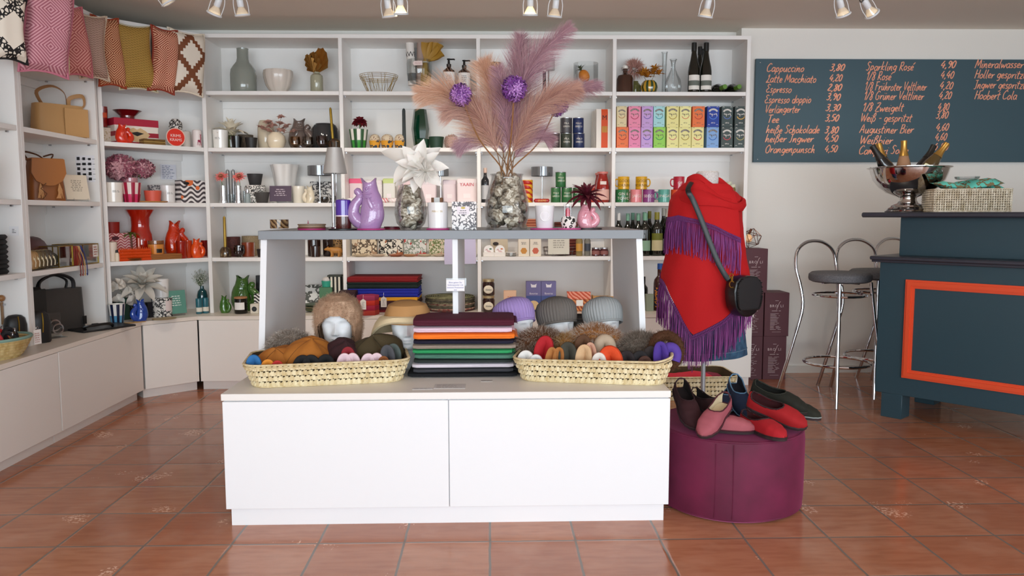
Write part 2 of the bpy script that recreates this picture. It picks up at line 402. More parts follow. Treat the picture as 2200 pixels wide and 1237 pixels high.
def sm(tab,t):
    """smooth interpolation of a table"""
    for i in range(len(tab)-1):
        if t<=tab[i+1][0]:
            a,b=tab[i],tab[i+1]; u=max(0,min(1,(t-a[0])/(b[0]-a[0]))); u=u*u*(3-2*u); return a[1]+(b[1]-a[1])*u
    return tab[-1][1]
def fish(w,h,m,d=1,inm=None,lug=False):
    """fish-shaped pouring jug: open mouth on top, belly, tail curling up into a handle on side d (+1 right)"""
    n=24; rings=[]
    pr=[(0,.34),(.05,.37),(.16,.39),(.34,.38),(.5,.345),(.66,.295),(.8,.25),(.92,.225),(1.,.255)]
    off=[(0,.02),(.3,.12),(.6,.13),(.85,.06),(1.,.02)]
    bw=w*.95
    for i in range(21):
        t=i/20; r=sm(pr,t)*bw; ox=-d*sm(off,t)*bw; q=[]
        for j in range(n):
            a=2*PI*j/n; z=t*h*.93
            if t>.84: z+=h*.05*(t-.84)/.16*cos(2*a)
            q.append((ox+r*cos(a),r*.82*sin(a),z))
        rings.append(q)
    inner=[[(x*.0+ (x-(rings[20-k][0][0]+rings[20-k][n//2][0])/2)*.82+(rings[20-k][0][0]+rings[20-k][n//2][0])/2,y*.82,z) for x,y,z in rings[20-k]] for k in range(0,7)]
    g=G().loft(rings+inner,c0=True,c1=True)
    # tail: from the foot out, up and back to the flank, ending in a fluked tip
    tl=smoothp([(d*.05*bw,0,.10*h),(d*.30*bw,0,.13*h),(d*.47*bw,0,.27*h),(d*.44*bw,0,.44*h),(d*.30*bw,0,.56*h),(d*.27*bw,0,.66*h),(d*.40*bw,0,.76*h)],5)
    L=len(tl)-1; rr=[bw*ip([(0,.22),(.3,.18),(.6,.135),(.85,.10),(.93,.11),(1,.06)],i/L) for i in range(L+1)]
    g.tube(tl,rr,12,flat=1.15)
    # fins, gill arcs and eye rings
    for sy in (-1,1):
        g.ell((-d*.1*bw,sy*.29*bw,.47*h),.07*bw,.03*bw,.13*h,10,6,M4=Matrix.Rotation(d*.35,4,'Y'))
        g.torus((-d*-.02*bw,sy*.205*bw,.76*h),.07*bw,.018*bw,16,6,M4=Matrix.Rotation(PI/2+sy*.2,4,'X'))
        g.ell((-d*-.02*bw,sy*.2*bw,.76*h),.04*bw,.03*bw,.04*bw,8,6)
        for k in (0,1): g.tube([(d*.02*bw+.24*bw*sin(a)*.9,sy*(.30-.015*k)*bw*cos(a*.8),(.64+.07*k)*h-.05*h*cos(a)) for a in [-.9+.225*q for q in range(9)]],.013*bw,6)
    g.v=[(x,y,max(z,0.)) for x,y,z in g.v]
    return g
def scalemat(col,r=.12,sc=90.):
    n=N(r,coat=.8); n.bump(n.vor(sc*1.7,'SMOOTH_F1'),.3,.003); return n.col(col)
def petal(L,wd,curl=.3,cup_=.25,k=5,tip=.0):
    """one petal rising along +x from the origin, curling down (curl>0 bends to -z)"""
    rs=[]
    for i in range(k+1):
        t=i/k; ww=wd*.5*(sin(PI*min(1,(t*.86+.12)))**.8)*(1-.0*t); ww=max(ww,.0006) if i<k else max(wd*tip,.0006)
        x=L*t*(1-.12*abs(curl)*t); z=-curl*L*t*t+.12*L*sin(PI*t)
        rs.append([(x,-ww,z+cup_*ww),(x,-ww*.5,z+cup_*ww*.2),(x,0,z),(x,ww*.5,z+cup_*ww*.2),(x,ww,z+cup_*ww)])
    g=G(); g.loft(rs,False); return g
def bloom(rows,M0=None,seed=1,mi=0):
    """rows=[(count,length,width,elev deg,curl,cup)...]"""
    q=random.Random(seed); g=G()
    for ri,(n,L,wd,el,cu,cp) in enumerate(rows):
        p=petal(L,wd,cu,cp)
        for j in range(n):
            a=2*PI*(j+.5*(ri%2))/n+q.uniform(-.12,.12); e=math.radians(el+q.uniform(-8,8)); s_=q.uniform(.88,1.1)
            g.join(p,Matrix.Rotation(a,4,'Z')@Matrix.Rotation(-e,4,'Y')@Matrix.Scale(s_,4),mi)
    if M0: g.mul(M0)
    return g
def pom(r,n,ps,seed=2,mi=0,squash=1.,c=(0,0,0),mi2=None,dep=.86):
    """ball of small four-petalled florets"""
    q=random.Random(seed); g=G(); ga=PI*(3-5**.5)
    for i in range(n):
        z=1-2*(i+.5)/n; rr=(1-z*z)**.5; a=ga*i; d=Vector((rr*cos(a),rr*sin(a),z)); rad=r*q.uniform(dep,1.06)
        Q=d.to_track_quat('Z','Y').to_matrix().to_4x4()@Matrix.Rotation(q.uniform(0,6.3),4,'Z'); p=Vector((d.x*rad,d.y*rad,d.z*rad*squash))+Vector(c)
        mk=mi if mi2 is None or q.random()<.55 else mi2; vs=[(0,0,0)]; fs=[]
        for k in range(4):
            b=PI/2*k; vs+=[(ps*.5*cos(b-.5),ps*.5*sin(b-.5),ps*.12),(ps*cos(b),ps*sin(b),ps*.32),(ps*.5*cos(b+.5),ps*.5*sin(b+.5),ps*.12)]; o=1+3*k; fs.append((0,o,o+1,o+2))
        T=Matrix.Translation(p)@Q; g.add([T@Vector(v) for v in vs],fs,mk)
    return g
def spray(n,R0,ps,c,seed=3,spread=1.,stem=True,h0=0.):
    """loose tiny blossoms on hair-thin stems"""
    q=random.Random(seed); g=G(); s=G()
    for i in range(n):
        d=Vector((q.gauss(0,1),q.gauss(0,1),q.gauss(0,1))).normalized()*R0*q.random()**.4; p=Vector(c)+Vector((d.x*spread,d.y*spread*.8,d.z))
        g.ell(p,ps,ps,ps*.8,6,4); s.tube([(0,0,h0),(p.x*.5,p.y*.5,(p.z+h0)/2+.005),tuple(p)],.0005,3)
    return g,s
def strands(paths,w0,mi=0,g=None):
    """each path a list of points -> tapering three-sided hair"""
    g=g or G()
    for pts in paths:
        L=len(pts); vs=[]; fs=[]
        a=Vector(pts[0]); b=Vector(pts[-1]); t=(b-a)
        if t.length<1e-6: continue
        t.normalize(); u=t.orthogonal().normalized(); w=t.cross(u)
        for i,p in enumerate(pts[:-1]):
            r=w0*(1-.75*i/(L-1)); p=Vector(p); vs+=[p+u*r,p-u*r*.5+w*r*.87,p-u*r*.5-w*r*.87]
        vs.append(Vector(pts[-1])); n=L-1
        for i in range(n-1):
            for j in range(3): fs.append((i*3+j,i*3+(j+1)%3,i*3+3+(j+1)%3,i*3+3+j))
        for j in range(3): fs.append(((n-1)*3+j,(n-1)*3+(j+1)%3,n*3))
        g.add(vs,fs,mi)
    return g
def cushion(w,h,t,seed=0,sag=.0):
    """square cushion standing in the x,z plane, pinched corners, base at z=0"""
    q=random.Random(seed); n=14; g=G(); ph=[q.uniform(0,6) for _ in range(4)]
    def pt(i,j,s):
        u=-1+2*i/n; v=-1+2*j/n; e=max(0,(1-u**4))*max(0,(1-v**4)); pin=1-.10*(1-abs(v)**2)*abs(u)**3; pin2=1-.10*(1-abs(u)**2)*abs(v)**3
        y=s*(t/2)*(e**.55)*(1+.08*sin(3*u+ph[0])*sin(2*v+ph[1]))
        x=u*w/2*pin+.012*sin(2.2*v+ph[2]); z=(v+1)*h/2*1.+ (pin2-1)*v*h/2+sag*(1-v)*abs(u)
        return (x+ .0,y,z)
    for s in (-1,1):
        vs=[pt(i,j,s) for j in range(n+1) for i in range(n+1)]; fs=[]
        for j in range(n):
            for i in range(n):
                a=j*(n+1)+i; f=(a,a+1,a+n+2,a+n+1); fs.append(f if s<0 else f[::-1])
        g.add(vs,fs)
    ed=[pt(i,0,0) for i in range(n)]+[pt(n,j,0) for j in range(n)]+[pt(n-i,n,0) for i in range(n)]+[pt(0,n-j,0) for j in range(n)]
    e=G().tube(ed,.007,6,closed=True)
    return g,e
# ================================================================ the room
T=.32
fl=N(.16); x,y,z=fl.sep()
tx=fl.m('ADD',fl.m('DIVIDE',x,T),5.0404+.5); ty=fl.m('ADD',fl.m('DIVIDE',y,T),-8.8461+40.5)
cid=fl.comb(fl.m('FLOOR',fl.m('ADD',tx,-.5)),fl.m('FLOOR',fl.m('ADD',ty,-.5)))
wob=fl.m('MULTIPLY',fl.m('SUBTRACT',fl.noise(9.,3.),.5),.022)
ex=fl.m('ABSOLUTE',fl.m('SUBTRACT',fl.m('FRACT',fl.m('ADD',fl.m('ADD',tx,wob),0.)),.5)); ey=fl.m('ABSOLUTE',fl.m('SUBTRACT',fl.m('FRACT',fl.m('ADD',fl.m('ADD',ty,wob),0.)),.5))
dg_=fl.m('MINIMUM',ex,ey); grout=fl.m('LESS_THAN',dg_,.0135)
rn=fl.rnd(cid); base=fl.mix(rn,'#a9694a','#bd8262'); st=fl.comb(fl.m('MULTIPLY',x,7.),fl.m('MULTIPLY',y,38.),fl.m('MULTIPLY',rn,9.))
base=fl.mix(fl.m('MULTIPLY',fl.ramp(fl.noise(1.,5.,st),.42,.75),.6),base,'#96593c')
base=fl.mix(fl.m('MULTIPLY',fl.ramp(fl.noise(5.,4.),.5,.75),.35),base,'#c79a80')
chips=fl.m('GREATER_THAN',fl.m('MULTIPLY',fl.noise(75.,2.),fl.ramp(fl.noise(4.,1.),.5,.72)),.53); base=fl.mix(chips,base,'#e3b79c')
fl.lk(fl.m('ADD',fl.m('MULTIPLY',fl.noise(14.,4.),.22),.07),fl.b.inputs['Roughness'])
fl.bump(fl.m('ADD',fl.m('MULTIPLY',fl.ramp(dg_,.008,.03),1.),fl.m('MULTIPLY',fl.noise(6.,2.),.5)),.22,.004)
FLOOR=fl.col(fl.mix(grout,base,'#7b7066'))
CEIL=M('#ebe4d9',.9,bump=.08,bs=40); WALLM=M('#ebe8e2',.85,bump=.1,bs=120); WALLS=M('#dcd6cc',.85)
HC=2.578
ST('floor',G().box((.6,1.7,-.1),(8.0,8.9,.1)),FLOOR)
ST('ceiling',G().box((.6,1.7,HC),(8.0,8.9,.1)),CEIL)
ST('wall_back',G().box((-.7,6.06,0),(5.2,.1,HC)),WALLM)
ST('wall_right_of_shelves',G().box((3.23,5.98,0),(2.77,.2,HC)),WALLM)
ST('baseboard_back',G().box((3.23,5.874,0),(2.77,.012,.055)),M('#d9d6cf',.6))
ST('wall_left',G().box((-3.0,1.7,0),(.1,8.6,HC)),WALLS)
ST('wall_right',G().box((4.6,3.9,0),(.1,4.4,HC)),WALLS)
ST('wall_front',G().box((-2.85,-2.6,0),(.3,.15,HC)).box((.8,-2.6,2.35),(7.0,.15,HC-2.35)).box((.8,-2.6,0),(7.0,.15,.35)).box((4.4,-2.6,0),(.4,.15,HC)).box((.6,-2.6,.35),(.08,.12,2.0)),WALLS)
# ---------------------------------------------------------------- wall shelving
ZS=[.52,.915,1.30,1.685,2.075,2.463]   # worktop and shelf heights (top faces)
YF=5.60; TH=.027; DEP=.36
UX=[(-2.015,-1.988),(-1.064,-1.038),(-.105,-.079),(.852,.878),(1.80,1.828)]
# unit = (front line start, direction, inward normal, yaw)
def unit(a,b):
    d=Vector((b[0]-a[0],b[1]-a[1])); L=d.length; d.normalize(); return dict(p=a,d=(d.x,d.y),n=(-d.y,d.x),L=L,rz=math.atan2(d.y,d.x))
UB=unit((-2.015,5.60),(1.828,5.60)); U1=unit((-2.49,5.105),(-2.015,5.60)); U2=unit((-2.475,4.24),(-2.475,5.07)); U3=unit((-2.475,3.41),(-2.475,4.24))
def sh(u,z,x0,x1,y0,y1,d,dz=0.):
    """place on a shelf: pixel box in the photograph, d metres behind the shelf front -> (loc,w,h,rz)"""
    p0=(u['p'][0]+u['n'][0]*d,u['p'][1]+u['n'][1]*d); p=colpt((x0+x1)/2,p0,u['d'],z+(y1-y0)*.0016); s=mpp(p); p.z=z+dz+.0004
    return (p,(x1-x0)*s,(y1-y0)*s,u['rz'])
def frame(u,z=0.): return Matrix.Translation((u['p'][0],u['p'][1],z))@Matrix.Rotation(u['rz'],4,'Z')
def shelving(name,u,posts,lab,zs=ZS[1:5],rail=True,skip=()):
    e=E(name,lab,'shelving',(0,0,0)); F=frame(u); Lx=u['L']
    for a,b in posts: G().box(((a+b)/2,DEP/2,ZS[0]),(b-a,DEP,ZS[5]-ZS[0]),.0012,M4=F@TR((a+b)/2,DEP/2,ZS[0])).ob('upright_panel',WHITE,e)
    a,b=posts[0][0],posts[-1][1]
    G().box((0,0,0),(b-a,DEP,TH),.0012,M4=F@TR((a+b)/2,DEP/2-.0006,ZS[5]-TH)).ob('top_board',WHITE,e)
    G().box((0,0,0),(b-a-.01,.012,ZS[5]-ZS[0]),0,M4=F@TR((a+b)/2,DEP-.004,ZS[0])).ob('back_panel',WHITE,e)
    for i in range(len(posts)-1):
        a,b=posts[i][1],posts[i+1][0]
        for z in zs:
            G().box((0,0,0),(b-a-.002,DEP-.014,TH),.0012,M4=F@TR((a+b)/2,(DEP-.014)/2+.002,z-TH)).ob('shelf_board',WHITE,e)
            if rail and z<2.1:
                G().box((0,0,0),(b-a-.002,.012,.05),0,M4=F@TR((a+b)/2,DEP-.017,z-TH-.051)).ob('rear_rail',WHITE,e)
            pn=G()
            for sx in (a+.006,b-.006):
                for yy in (.05,DEP-.07): pn.box((0,0,0),(.012,.012,.009),0,M4=F@TR(sx,yy,z-TH-.009))
            pn.ob('shelf_pins',STEEL,e)
    return e
shelving('wall_shelving',UB,[(a-UB['p'][0],b-UB['p'][0]) for a,b in UX],'long white wall shelving of four bays along the back wall')
def cornerbay():
    e=E('corner_shelving','white angled corner shelving bay holding red and orange wares','shelving',(0,0,0)); F=frame(U1); L1=U1['L']
    def pt(t,d): v=F@Vector((t,d,0)); return (v.x,v.y)
    G().box((0,0,0),(.027,DEP,ZS[5]-ZS[0]),.0012,M4=F@TR(.0135,DEP/2,ZS[0])).ob('upright_panel',WHITE,e)
    def board(name,z0,z1,t0,dd,m=WHITE): G().prism([pt(t0,0.0),(-2.0155,5.6005),(-2.0155,5.955),pt(L1-.0,dd),pt(t0,dd)],z0,z1).ob(name,m,e,False)
    board('top_board',ZS[5]-TH,ZS[5],0,.36)
    for z in ZS[1:5]:
        board('shelf_board',z-TH,z,.0275,.345); pn=G()
        for sx,yy in ((.034,.05),(.034,.29)): pn.box((0,0,0),(.012,.012,.009),0,M4=F@TR(sx,yy,z-TH-.009))
        pn.ob('shelf_pins',STEEL,e)
        if z<2.: G().box((0,0,0),(L1-.03,.012,.05),0,M4=F@TR((L1+.03)/2,DEP-.017,z-TH-.051)).ob('rear_rail',WHITE,e)
    a,b_=pt(0,.352),pt(L1,.352); G().prism([a,b_,(-2.0155,5.955),(-2.0155,5.968),pt(L1,.364),pt(0,.364)],ZS[0],ZS[5]-TH).ob('back_panel',WHITE,e,False)
cornerbay()
shelving('side_shelving',U2,[(0,.027),(U2['L']-.027,U2['L'])],'white shelving bay on the left wall holding leather bags')
shelving('side_shelving',U3,[(0,.027),(U3['L']-.03,U3['L']-.002)],'white shelving bay at the left edge of the photo holding folded knitwear')
# worktop and base cabinets
WT=[(1.832,5.405),(-2.034,5.418),(-2.305,5.160),(-2.312,3.0),(-2.93,3.0),(-2.93,5.99),(1.832,5.99)]
o=G().prism(WT[::-1],ZS[0]-.025,ZS[0]-.0002).ob('worktop',M('#e9e1d6',.35),None,False); tag(o,'cream worktop running under the wall shelving and round the corner','worktop')
CABM=M('#efebe5',.5)
def cabinet(a,b,lab,inset=.0):
    u=unit(a,b); F=frame(u); L=u['L']; e=E('base_cabinet',lab,'cabinet',(0,0,0),0,'white base cabinets under the worktop')
    G().box((0,0,0),(L-.004,.36,.43),.001,M4=F@TR(L/2,.2,.0645)).ob('carcass',CABM,e)
    G().box((0,0,0),(L-.004,.018,.427),.0012,M4=F@TR(L/2,.0105,.0655)).ob('door',CABM,e)
    G().box((0,0,0),(L-.002,.30,.064),0,M4=F@TR(L/2,.2,0)).ob('plinth',CABM,e)
    return e
xs=[-2.03,-1.05,-.092,.866,1.826]
nm=['white base cabinet at the inner corner of the back row','white base cabinet of the back row behind the left basket of hats','white base cabinet of the back row behind the middle of the display counter','white base cabinet at the right end of the back row by the wine cartons']
for i in range(4): cabinet((xs[i],5.409),(xs[i+1],5.409),nm[i])
cabinet((-2.302,5.166),(-2.036,5.414),'narrow white base cabinet set across the room corner')
cabinet((-2.306,4.17),(-2.306,5.158),'beige-lit base cabinet of the left row next to the corner')
cabinet((-2.306,3.18),(-2.306,4.165),'beige-lit base cabinet at the left edge of the photo')
# ---------------------------------------------------------------- display counter in the middle
CY=2.985; CX0,CX1=-1.046,.695; CZ=.533; CD=1.30
e=E('display_counter','white display counter with grey top shelf in the middle of the room','counter',(0,0,0))
CW=M('#eceef0',.42)
CM=(CX0+CX1)/2
G().box((CM,CY+.03+CD/2-.03,0),(CX1-CX0-.03,CD-.06,.0755)).ob('plinth',CW,e)
G().box((CM,CY+.022+CD/2-.02,.076),(CX1-CX0-.012,CD-.03,CZ-.076-.027)).ob('carcass',CW,e)
cm=-.172
for a,b in ((CX0+.004,cm-.0015),(cm+.0015,CX1-.002)): G().box(((a+b)/2,CY+.011,.0755),(b-a,.018,CZ-.0755-.031),.001).ob('front_panel',CW,e)
G().box((CM,CY+CD/2,CZ-.0265),(CX1-CX0,CD,.0265),.0015).ob('counter_top',M('#ebe8e3',.4),e)
TZ=1.150; TT=.038; GY=3.40
G().box(((-1.0066+.661)/2,GY+.42,TZ-TT),(1.6676,.84,TT),.0015).ob('top_shelf',M('#7d8287',.38,bump=.1,bs=30),e)
def cheekl(x0,x1,dx):
    g=G(); z1=TZ-TT; f0,f1,b0,b1=GY+.03,GY+.03,4.20,4.13
    return g.loft([[(x0+dx,f0,CZ),(x1+dx,f0,CZ),(x1+dx,b0,CZ),(x0+dx,b0,CZ)],[(x0,f1,z1),(x1,f1,z1),(x1,b1,z1),(x0,b1,z1)]])
cheekl(-1.004,-.9775,-.03).ob('side_panel',CW,e); cheekl(.633,.6595,.03).ob('side_panel',CW,e)
G().box((-.163,3.86,CZ),(.0245,.84,TZ-TT-CZ),.001).ob('centre_partition',CW,e)
# ================================================================ bar on the right
BP=Vector((2.303,4.603)); BD=Vector((.655,-.755)).normalized(); BN=Vector((-BD.y,BD.x))   # along the front to the right, and inward
brz=math.atan2(BD.y,BD.x)
TEAL=M('#2c4650',.38); TEALB=M('#3d5964',.7); DARK=M('#33353f',.35); ORNG=M('#e2502a',.45)
e=E('bar_counter','dark teal two-tier bar counter with orange frame moulding','bar',(BP.x,BP.y,0),brz)
LB=1.75
G().box((LB/2,.35,.145),(LB,.66,.80),.002).ob('bar_body',TEAL,e)
for xx in (.04+.06,1.6):
    for yy in (.08,.6): G().box((xx,yy,0),(.12,.12,.146),.002).ob('foot',TEAL,e)
G().box((LB/2-.015,.33,.945),(LB+.05,.74,.022),.006).box((LB/2-.02,.335,.931),(LB+.03,.71,.015),.003).ob('lower_ledge',DARK,e)
G().box((LB/2+.03,.39,.967),(LB-.06,.50,.228),.002).ob('upper_tier',TEAL,e)
G().box((LB/2-.05,.36,1.195),(LB+.16,.66,.030),.008).ob('bar_top',DARK,e)
def moulding(x0,x1,z0,z1):
    g=G()
    for a,b,c in ((0,.045,.012),(.012,.034,.02),(.03,.05,.008)):
        o=[(x0+a,z0+a),(x1-a,z0+a),(x1-a,z1-a),(x0+a,z1-a)]; i=[(x0+b,z0+b),(x1-b,z0+b),(x1-b,z1-b),(x0+b,z1-b)]
        for k in range(4):
            p,q,r,s_=o[k],o[(k+1)%4],i[(k+1)%4],i[k]
            g.loft([[(p[0],.02-.001,p[1]),(q[0],.019,q[1]),(r[0],.019,r[1]),(s_[0],.019,s_[1])],[(p[0],.019-c,p[1]),(q[0],.019-c,q[1]),(r[0],.019-c,r[1]),(s_[0],.019-c,s_[1])]])
    return g
moulding(.155,1.62,.255,.835).ob('frame_moulding',ORNG,e)
# ---------------------------------------------------------------- bar stools
def stool(loc,rz,lab):
    e=E('bar_stool',lab,'stool',(loc[0],loc[1],0),rz,'chrome bar stools along the bar')
    g=G().lathe([(.001,.775),(.17,.775),(.19,.785),(.195,.80),(.192,.825),(.175,.838),(.001,.842)],36,caps=False); g.ob('seat',P('fabric','#56565a','#6d6d70',160.),e)
    for a in (-.55,.55): # rear legs sweep up into the hoop back
        pass
    hoop=[(-.25,.27,.0),(-.235,.22,.18),(-.20,.17,.42),(-.165,.15,.60),(-.17,.17,.74),(-.185,.20,.86),(-.165,.215,.965),(-.09,.225,1.02),(0,.228,1.035),(.09,.225,1.02),(.165,.215,.965),(.185,.20,.86),(.17,.17,.74),(.165,.15,.60),(.20,.17,.42),(.235,.22,.18),(.25,.27,.0)]
    k=8; pts=smoothp(hoop,4)
    G().tube(pts,.0115,10).ob('back_hoop',CHROME,e)
    for s in (-1,1): G().tube(smoothp([(s*.215,-.20,0),(s*.19,-.175,.25),(s*.155,-.14,.60),(s*.14,-.125,.775)],4),.0115,10).ob('leg',CHROME,e)
    G().torus((0,0,.245),.205,.009,40,8).ob('foot_ring',CHROME,e)
    G().torus((0,0,.69),.165,.0075,36,8).ob('seat_ring',CHROME,e)
    g=G()
    for a in range(4): g.box((0,0,0),(.30,.02,.006),0,M4=TR(0,0,.768,a*PI/4))
    g.ob('seat_bracket',CHROME,e)
    return e
stool((2.265,5.03),math.radians(24),'chrome hoop-backed bar stool with grey seat, the one seen whole before the bar')
stool((2.64,5.26),math.radians(20),'chrome hoop-backed bar stool with grey seat, half hidden behind the front stool')
stool((3.02,5.48),math.radians(20),'chrome hoop-backed bar stool mostly hidden behind the bar end')
# ---------------------------------------------------------------- drinks board with handwriting
SF={ # stroke letters on a 1-high grid, x-height .5, descender -.3 : (advance, strokes)
'a':(.5,['.42,.45 .2,.5 .05,.25 .15,0 .35,.12 .45,.5 .4,.1 .5,0']),'b':(.48,['.1,1 .05,.05 .3,0 .42,.25 .3,.45 .08,.3']),'c':(.4,['.38,.42 .2,.5 .05,.22 .18,0 .38,.08']),
'd':(.52,['.4,.42 .18,.48 .05,.22 .18,0 .38,.15 .5,1 .42,.1 .5,0']),'e':(.42,['.06,.22 .36,.32 .26,.5 .08,.35 .1,.05 .38,.06']),'f':(.36,['.4,.92 .26,1 .18,.7 .12,0','.02,.5 .36,.52']),
'g':(.5,['.42,.44 .2,.5 .06,.25 .18,.05 .36,.15 .46,.5 .36,-.2 .1,-.28']),'h':(.5,['.14,1 .05,0 .2,.4 .36,.45 .36,.1 .46,0']),'i':(.24,['.12,.5 .08,.08 .2,0','.17,.7 .19,.74']),'k':(.46,['.14,1 .05,0','.4,.48 .1,.24 .4,0']),
'l':(.26,['.18,1 .08,.15 .2,0']),'m':(.7,['.08,.5 .04,0 .2,.45 .3,.4 .28,0 .44,.45 .56,.42 .54,.06 .66,0']),'n':(.5,['.08,.5 .04,0 .2,.42 .36,.45 .34,.06 .46,0']),'o':(.46,['.26,.5 .06,.3 .12,.02 .34,.08 .4,.36 .26,.5']),
'p':(.48,['.12,.5 .02,-.32','.1,.4 .3,.5 .4,.28 .24,.02 .07,.1']),'r':(.38,['.08,.5 .05,0 .14,.34 .36,.48']),'s':(.38,['.34,.46 .14,.48 .12,.3 .3,.18 .2,0 .03,.04']),'t':(.34,['.2,.85 .1,.1 .26,0','.0,.55 .34,.58']),
'u':(.5,['.08,.5 .06,.06 .26,.04 .4,.5 .38,.08 .48,0']),'v':(.42,['.04,.5 .16,0 .4,.5']),'w':(.64,['.04,.5 .12,0 .3,.4 .4,0 .6,.5']),'z':(.42,['.06,.48 .38,.48 .06,.02 .38,.02']),'x':(.4,['.05,.5 .38,0','.36,.5 .05,0']),
'\u00e4':(.5,['.42,.45 .2,.5 .05,.25 .15,0 .35,.12 .45,.5 .4,.1 .5,0','.2,.72 .22,.77','.4,.72 .42,.77']),'\u00fc':(.5,['.08,.5 .06,.06 .26,.04 .4,.5 .38,.08 .48,0','.16,.72 .18,.77','.36,.72 .38,.77']),'\u00e9':(.42,['.06,.22 .36,.32 .26,.5 .08,.35 .1,.05 .38,.06','.28,.68 .48,.9']),
'\u00df':(.5,['.0,-.25 .12,.8 .3,1 .36,.75 .22,.55 .42,.35 .3,.05 .16,.05']),
'A':(.62,['.02,0 .34,1 .5,0','.14,.36 .48,.4']),'B':(.56,['.14,1 .06,0','.06,.95 .44,.95 .36,.55 .12,.52 .48,.45 .4,.02 .02,.0']),'C':(.6,['.55,.85 .36,1 .08,.6 .12,.08 .36,0 .56,.14']),'E':(.54,['.5,.9 .26,1 .12,.78 .34,.56 .06,.3 .16,.02 .5,.08']),
'F':(.52,['.14,.96 .06,0','.04,.96 .54,1','.1,.52 .4,.55']),'G':(.64,['.56,.85 .34,1 .07,.55 .14,.05 .42,.04 .5,.42 .32,.42']),'H':(.6,['.14,1 .04,0','.52,1 .46,0','.08,.5 .5,.54']),'I':(.4,['.06,.95 .4,1','.26,.98 .2,.05 .0,.0']),'L':(.52,['.2,.75 .34,1 .26,.4 .04,.02 .2,.06 .52,.03']),
'M':(.76,['.02,0 .18,1 .34,.25 .6,1 .66,0']),'O':(.64,['.36,1 .06,.6 .16,.03 .46,.1 .56,.7 .36,1']),'R':(.56,['.14,1 .06,0','.06,.94 .42,1 .4,.58 .12,.5 .5,0']),'S':(.52,['.5,.88 .26,1 .12,.74 .38,.42 .26,.02 .02,.08']),'T':(.5,['.0,.95 .52,1','.26,.98 .2,0']),
'V':(.54,['.06,1 .2,0 .54,1']),'W':(.8,['.04,1 .16,0 .4,.8 .5,0 .8,1']),'Z':(.54,['.08,.95 .52,1 .04,.03 .5,.03','.12,.5 .44,.52']),
'0':(.46,['.26,1 .06,.6 .14,.02 .34,.1 .42,.7 .26,1']),'1':(.34,['.06,.7 .26,1 .2,0']),'2':(.46,['.08,.8 .26,1 .38,.75 .06,.04 .44,.03']),'3':(.46,['.08,.92 .34,.98 .34,.66 .16,.55 .38,.36 .24,0 .02,.08']),'4':(.5,['.3,1 .04,.36 .46,.38','.38,.62 .3,0']),'5':(.46,['.44,.98 .16,.96 .1,.58 .34,.55 .36,.15 .18,0 .02,.08']),
'6':(.46,['.36,1 .1,.55 .1,.08 .32,.05 .38,.38 .12,.4']),'8':(.46,['.36,.86 .2,1 .12,.72 .36,.34 .24,0 .06,.18 .38,.7 .36,.86']),'9':(.46,['.38,.8 .2,1 .08,.7 .3,.55 .4,.9 .34,.3 .2,0']),',':(.22,['.14,.06 .04,-.18']),'-':(.4,['.06,.4 .34,.42']),'/':(.4,['.02,-.05 .4,1']),' ':(.3,[])}
def hand(s,size,lean=.22,seed=0):
    g=G(); x=0; q=random.Random(seed)
    for ch in s:
        adv,ss=SF.get(ch,(.4,[])); jy=q.uniform(-.04,.04)
        for st in ss:
            p=[tuple(float(v) for v in k.split(',')) for k in st.split()]
            pts=smoothp([((x+a+lean*b)*size,0,(b+jy)*size) for a,b in p],3) if len(p)>2 else [((x+a+lean*b)*size,0,(b+jy)*size) for a,b in p]
            g.tube(pts,.0041,4,flat=.9)
        x+=adv*.98+.03
    return g,x*size
WY=5.86
bl,br=1.947,4.40; e=E('drinks_board','dark teal drinks board with orange handwritten prices on the wall','menu board',(0,0,0))
G().box(((bl+br)/2,WY,1.600),(br-bl,.028,.752),.001).ob('board_panel',M('#3b5560',.55),e)
CHK=M('#ffb596',.8)
def wr(s,x0,x1,y,hpx=17,seed=0):
    a=atY(x0,y,WY-.016); b=atY(x1,y,WY-.016); sz=hpx*mpp(a); g,wd=hand(s,sz,seed=seed)
    k=(b.x-a.x)/wd; G().join(g,Matrix.Translation((a.x,WY-.0165,a.z))@Matrix.Diagonal((k,1,1,1))).ob('chalk_lettering',CHK,e)
for i,(s,x0,x1,y,p,px0,px1,py) in enumerate([('Cappuccino',1646,1727,154,'3,80',1782,1813,152),('Latte Macchiato',1645,1753,177,'4,20',1781,1808,174),('Espresso',1645,1700,199,'2,80',1777,1807,195),('Espresso doppio',1642,1742,221,'3,90',1775,1804,215),('Verl\u00e4ngerter',1643,1718,242,'3,30',1773,1804,238),('Tee',1648,1673,264,'3,50',1772,1801,260),('hei\u00dfe Schokolade',1645,1760,286,'3,80',1771,1800,286),('hei\u00dfer Ingwer',1643,1747,305,'4,50',1771,1799,304),('Orangenpunsch',1643,1750,328,'4,50',1771,1798,326)]):
    wr(s,x0,x1,y,17,i); wr(p,px0,px1,py,14,i+20)
for i,(s,x0,x1,y,p,px0,px1,py) in enumerate([('Sparkling Ros\u00e9',1860,1962,151,'4,90',2020,2052,146),('1/8 Ros\u00e9',1860,1914,172,'4,40',2020,2048,168),('1/8 Fr\u00fchroter Veltliner',1857,1990,194,'4,20',2018,2046,191),('1/8 Gr\u00fcner Veltliner',1855,1984,214,'4,20',2016,2043,212),('1/8 Zweigelt',1852,1940,239,'4,80',2014,2038,237),('Wei\u00df - gespritzt',1848,1958,261,'3,80',2010,2036,254),('Augustiner Bier',1846,1962,286,'4,60',2010,2037,280),('Wei\u00dfbier',1846,1917,309,'4,60',2008,2033,301),('Campari Soda',1844,1950,331,'4,50',2004,2036,323)]):
    wr(s,x0,x1,y,18,i+40); wr(p,px0,px1,py,15,i+60)
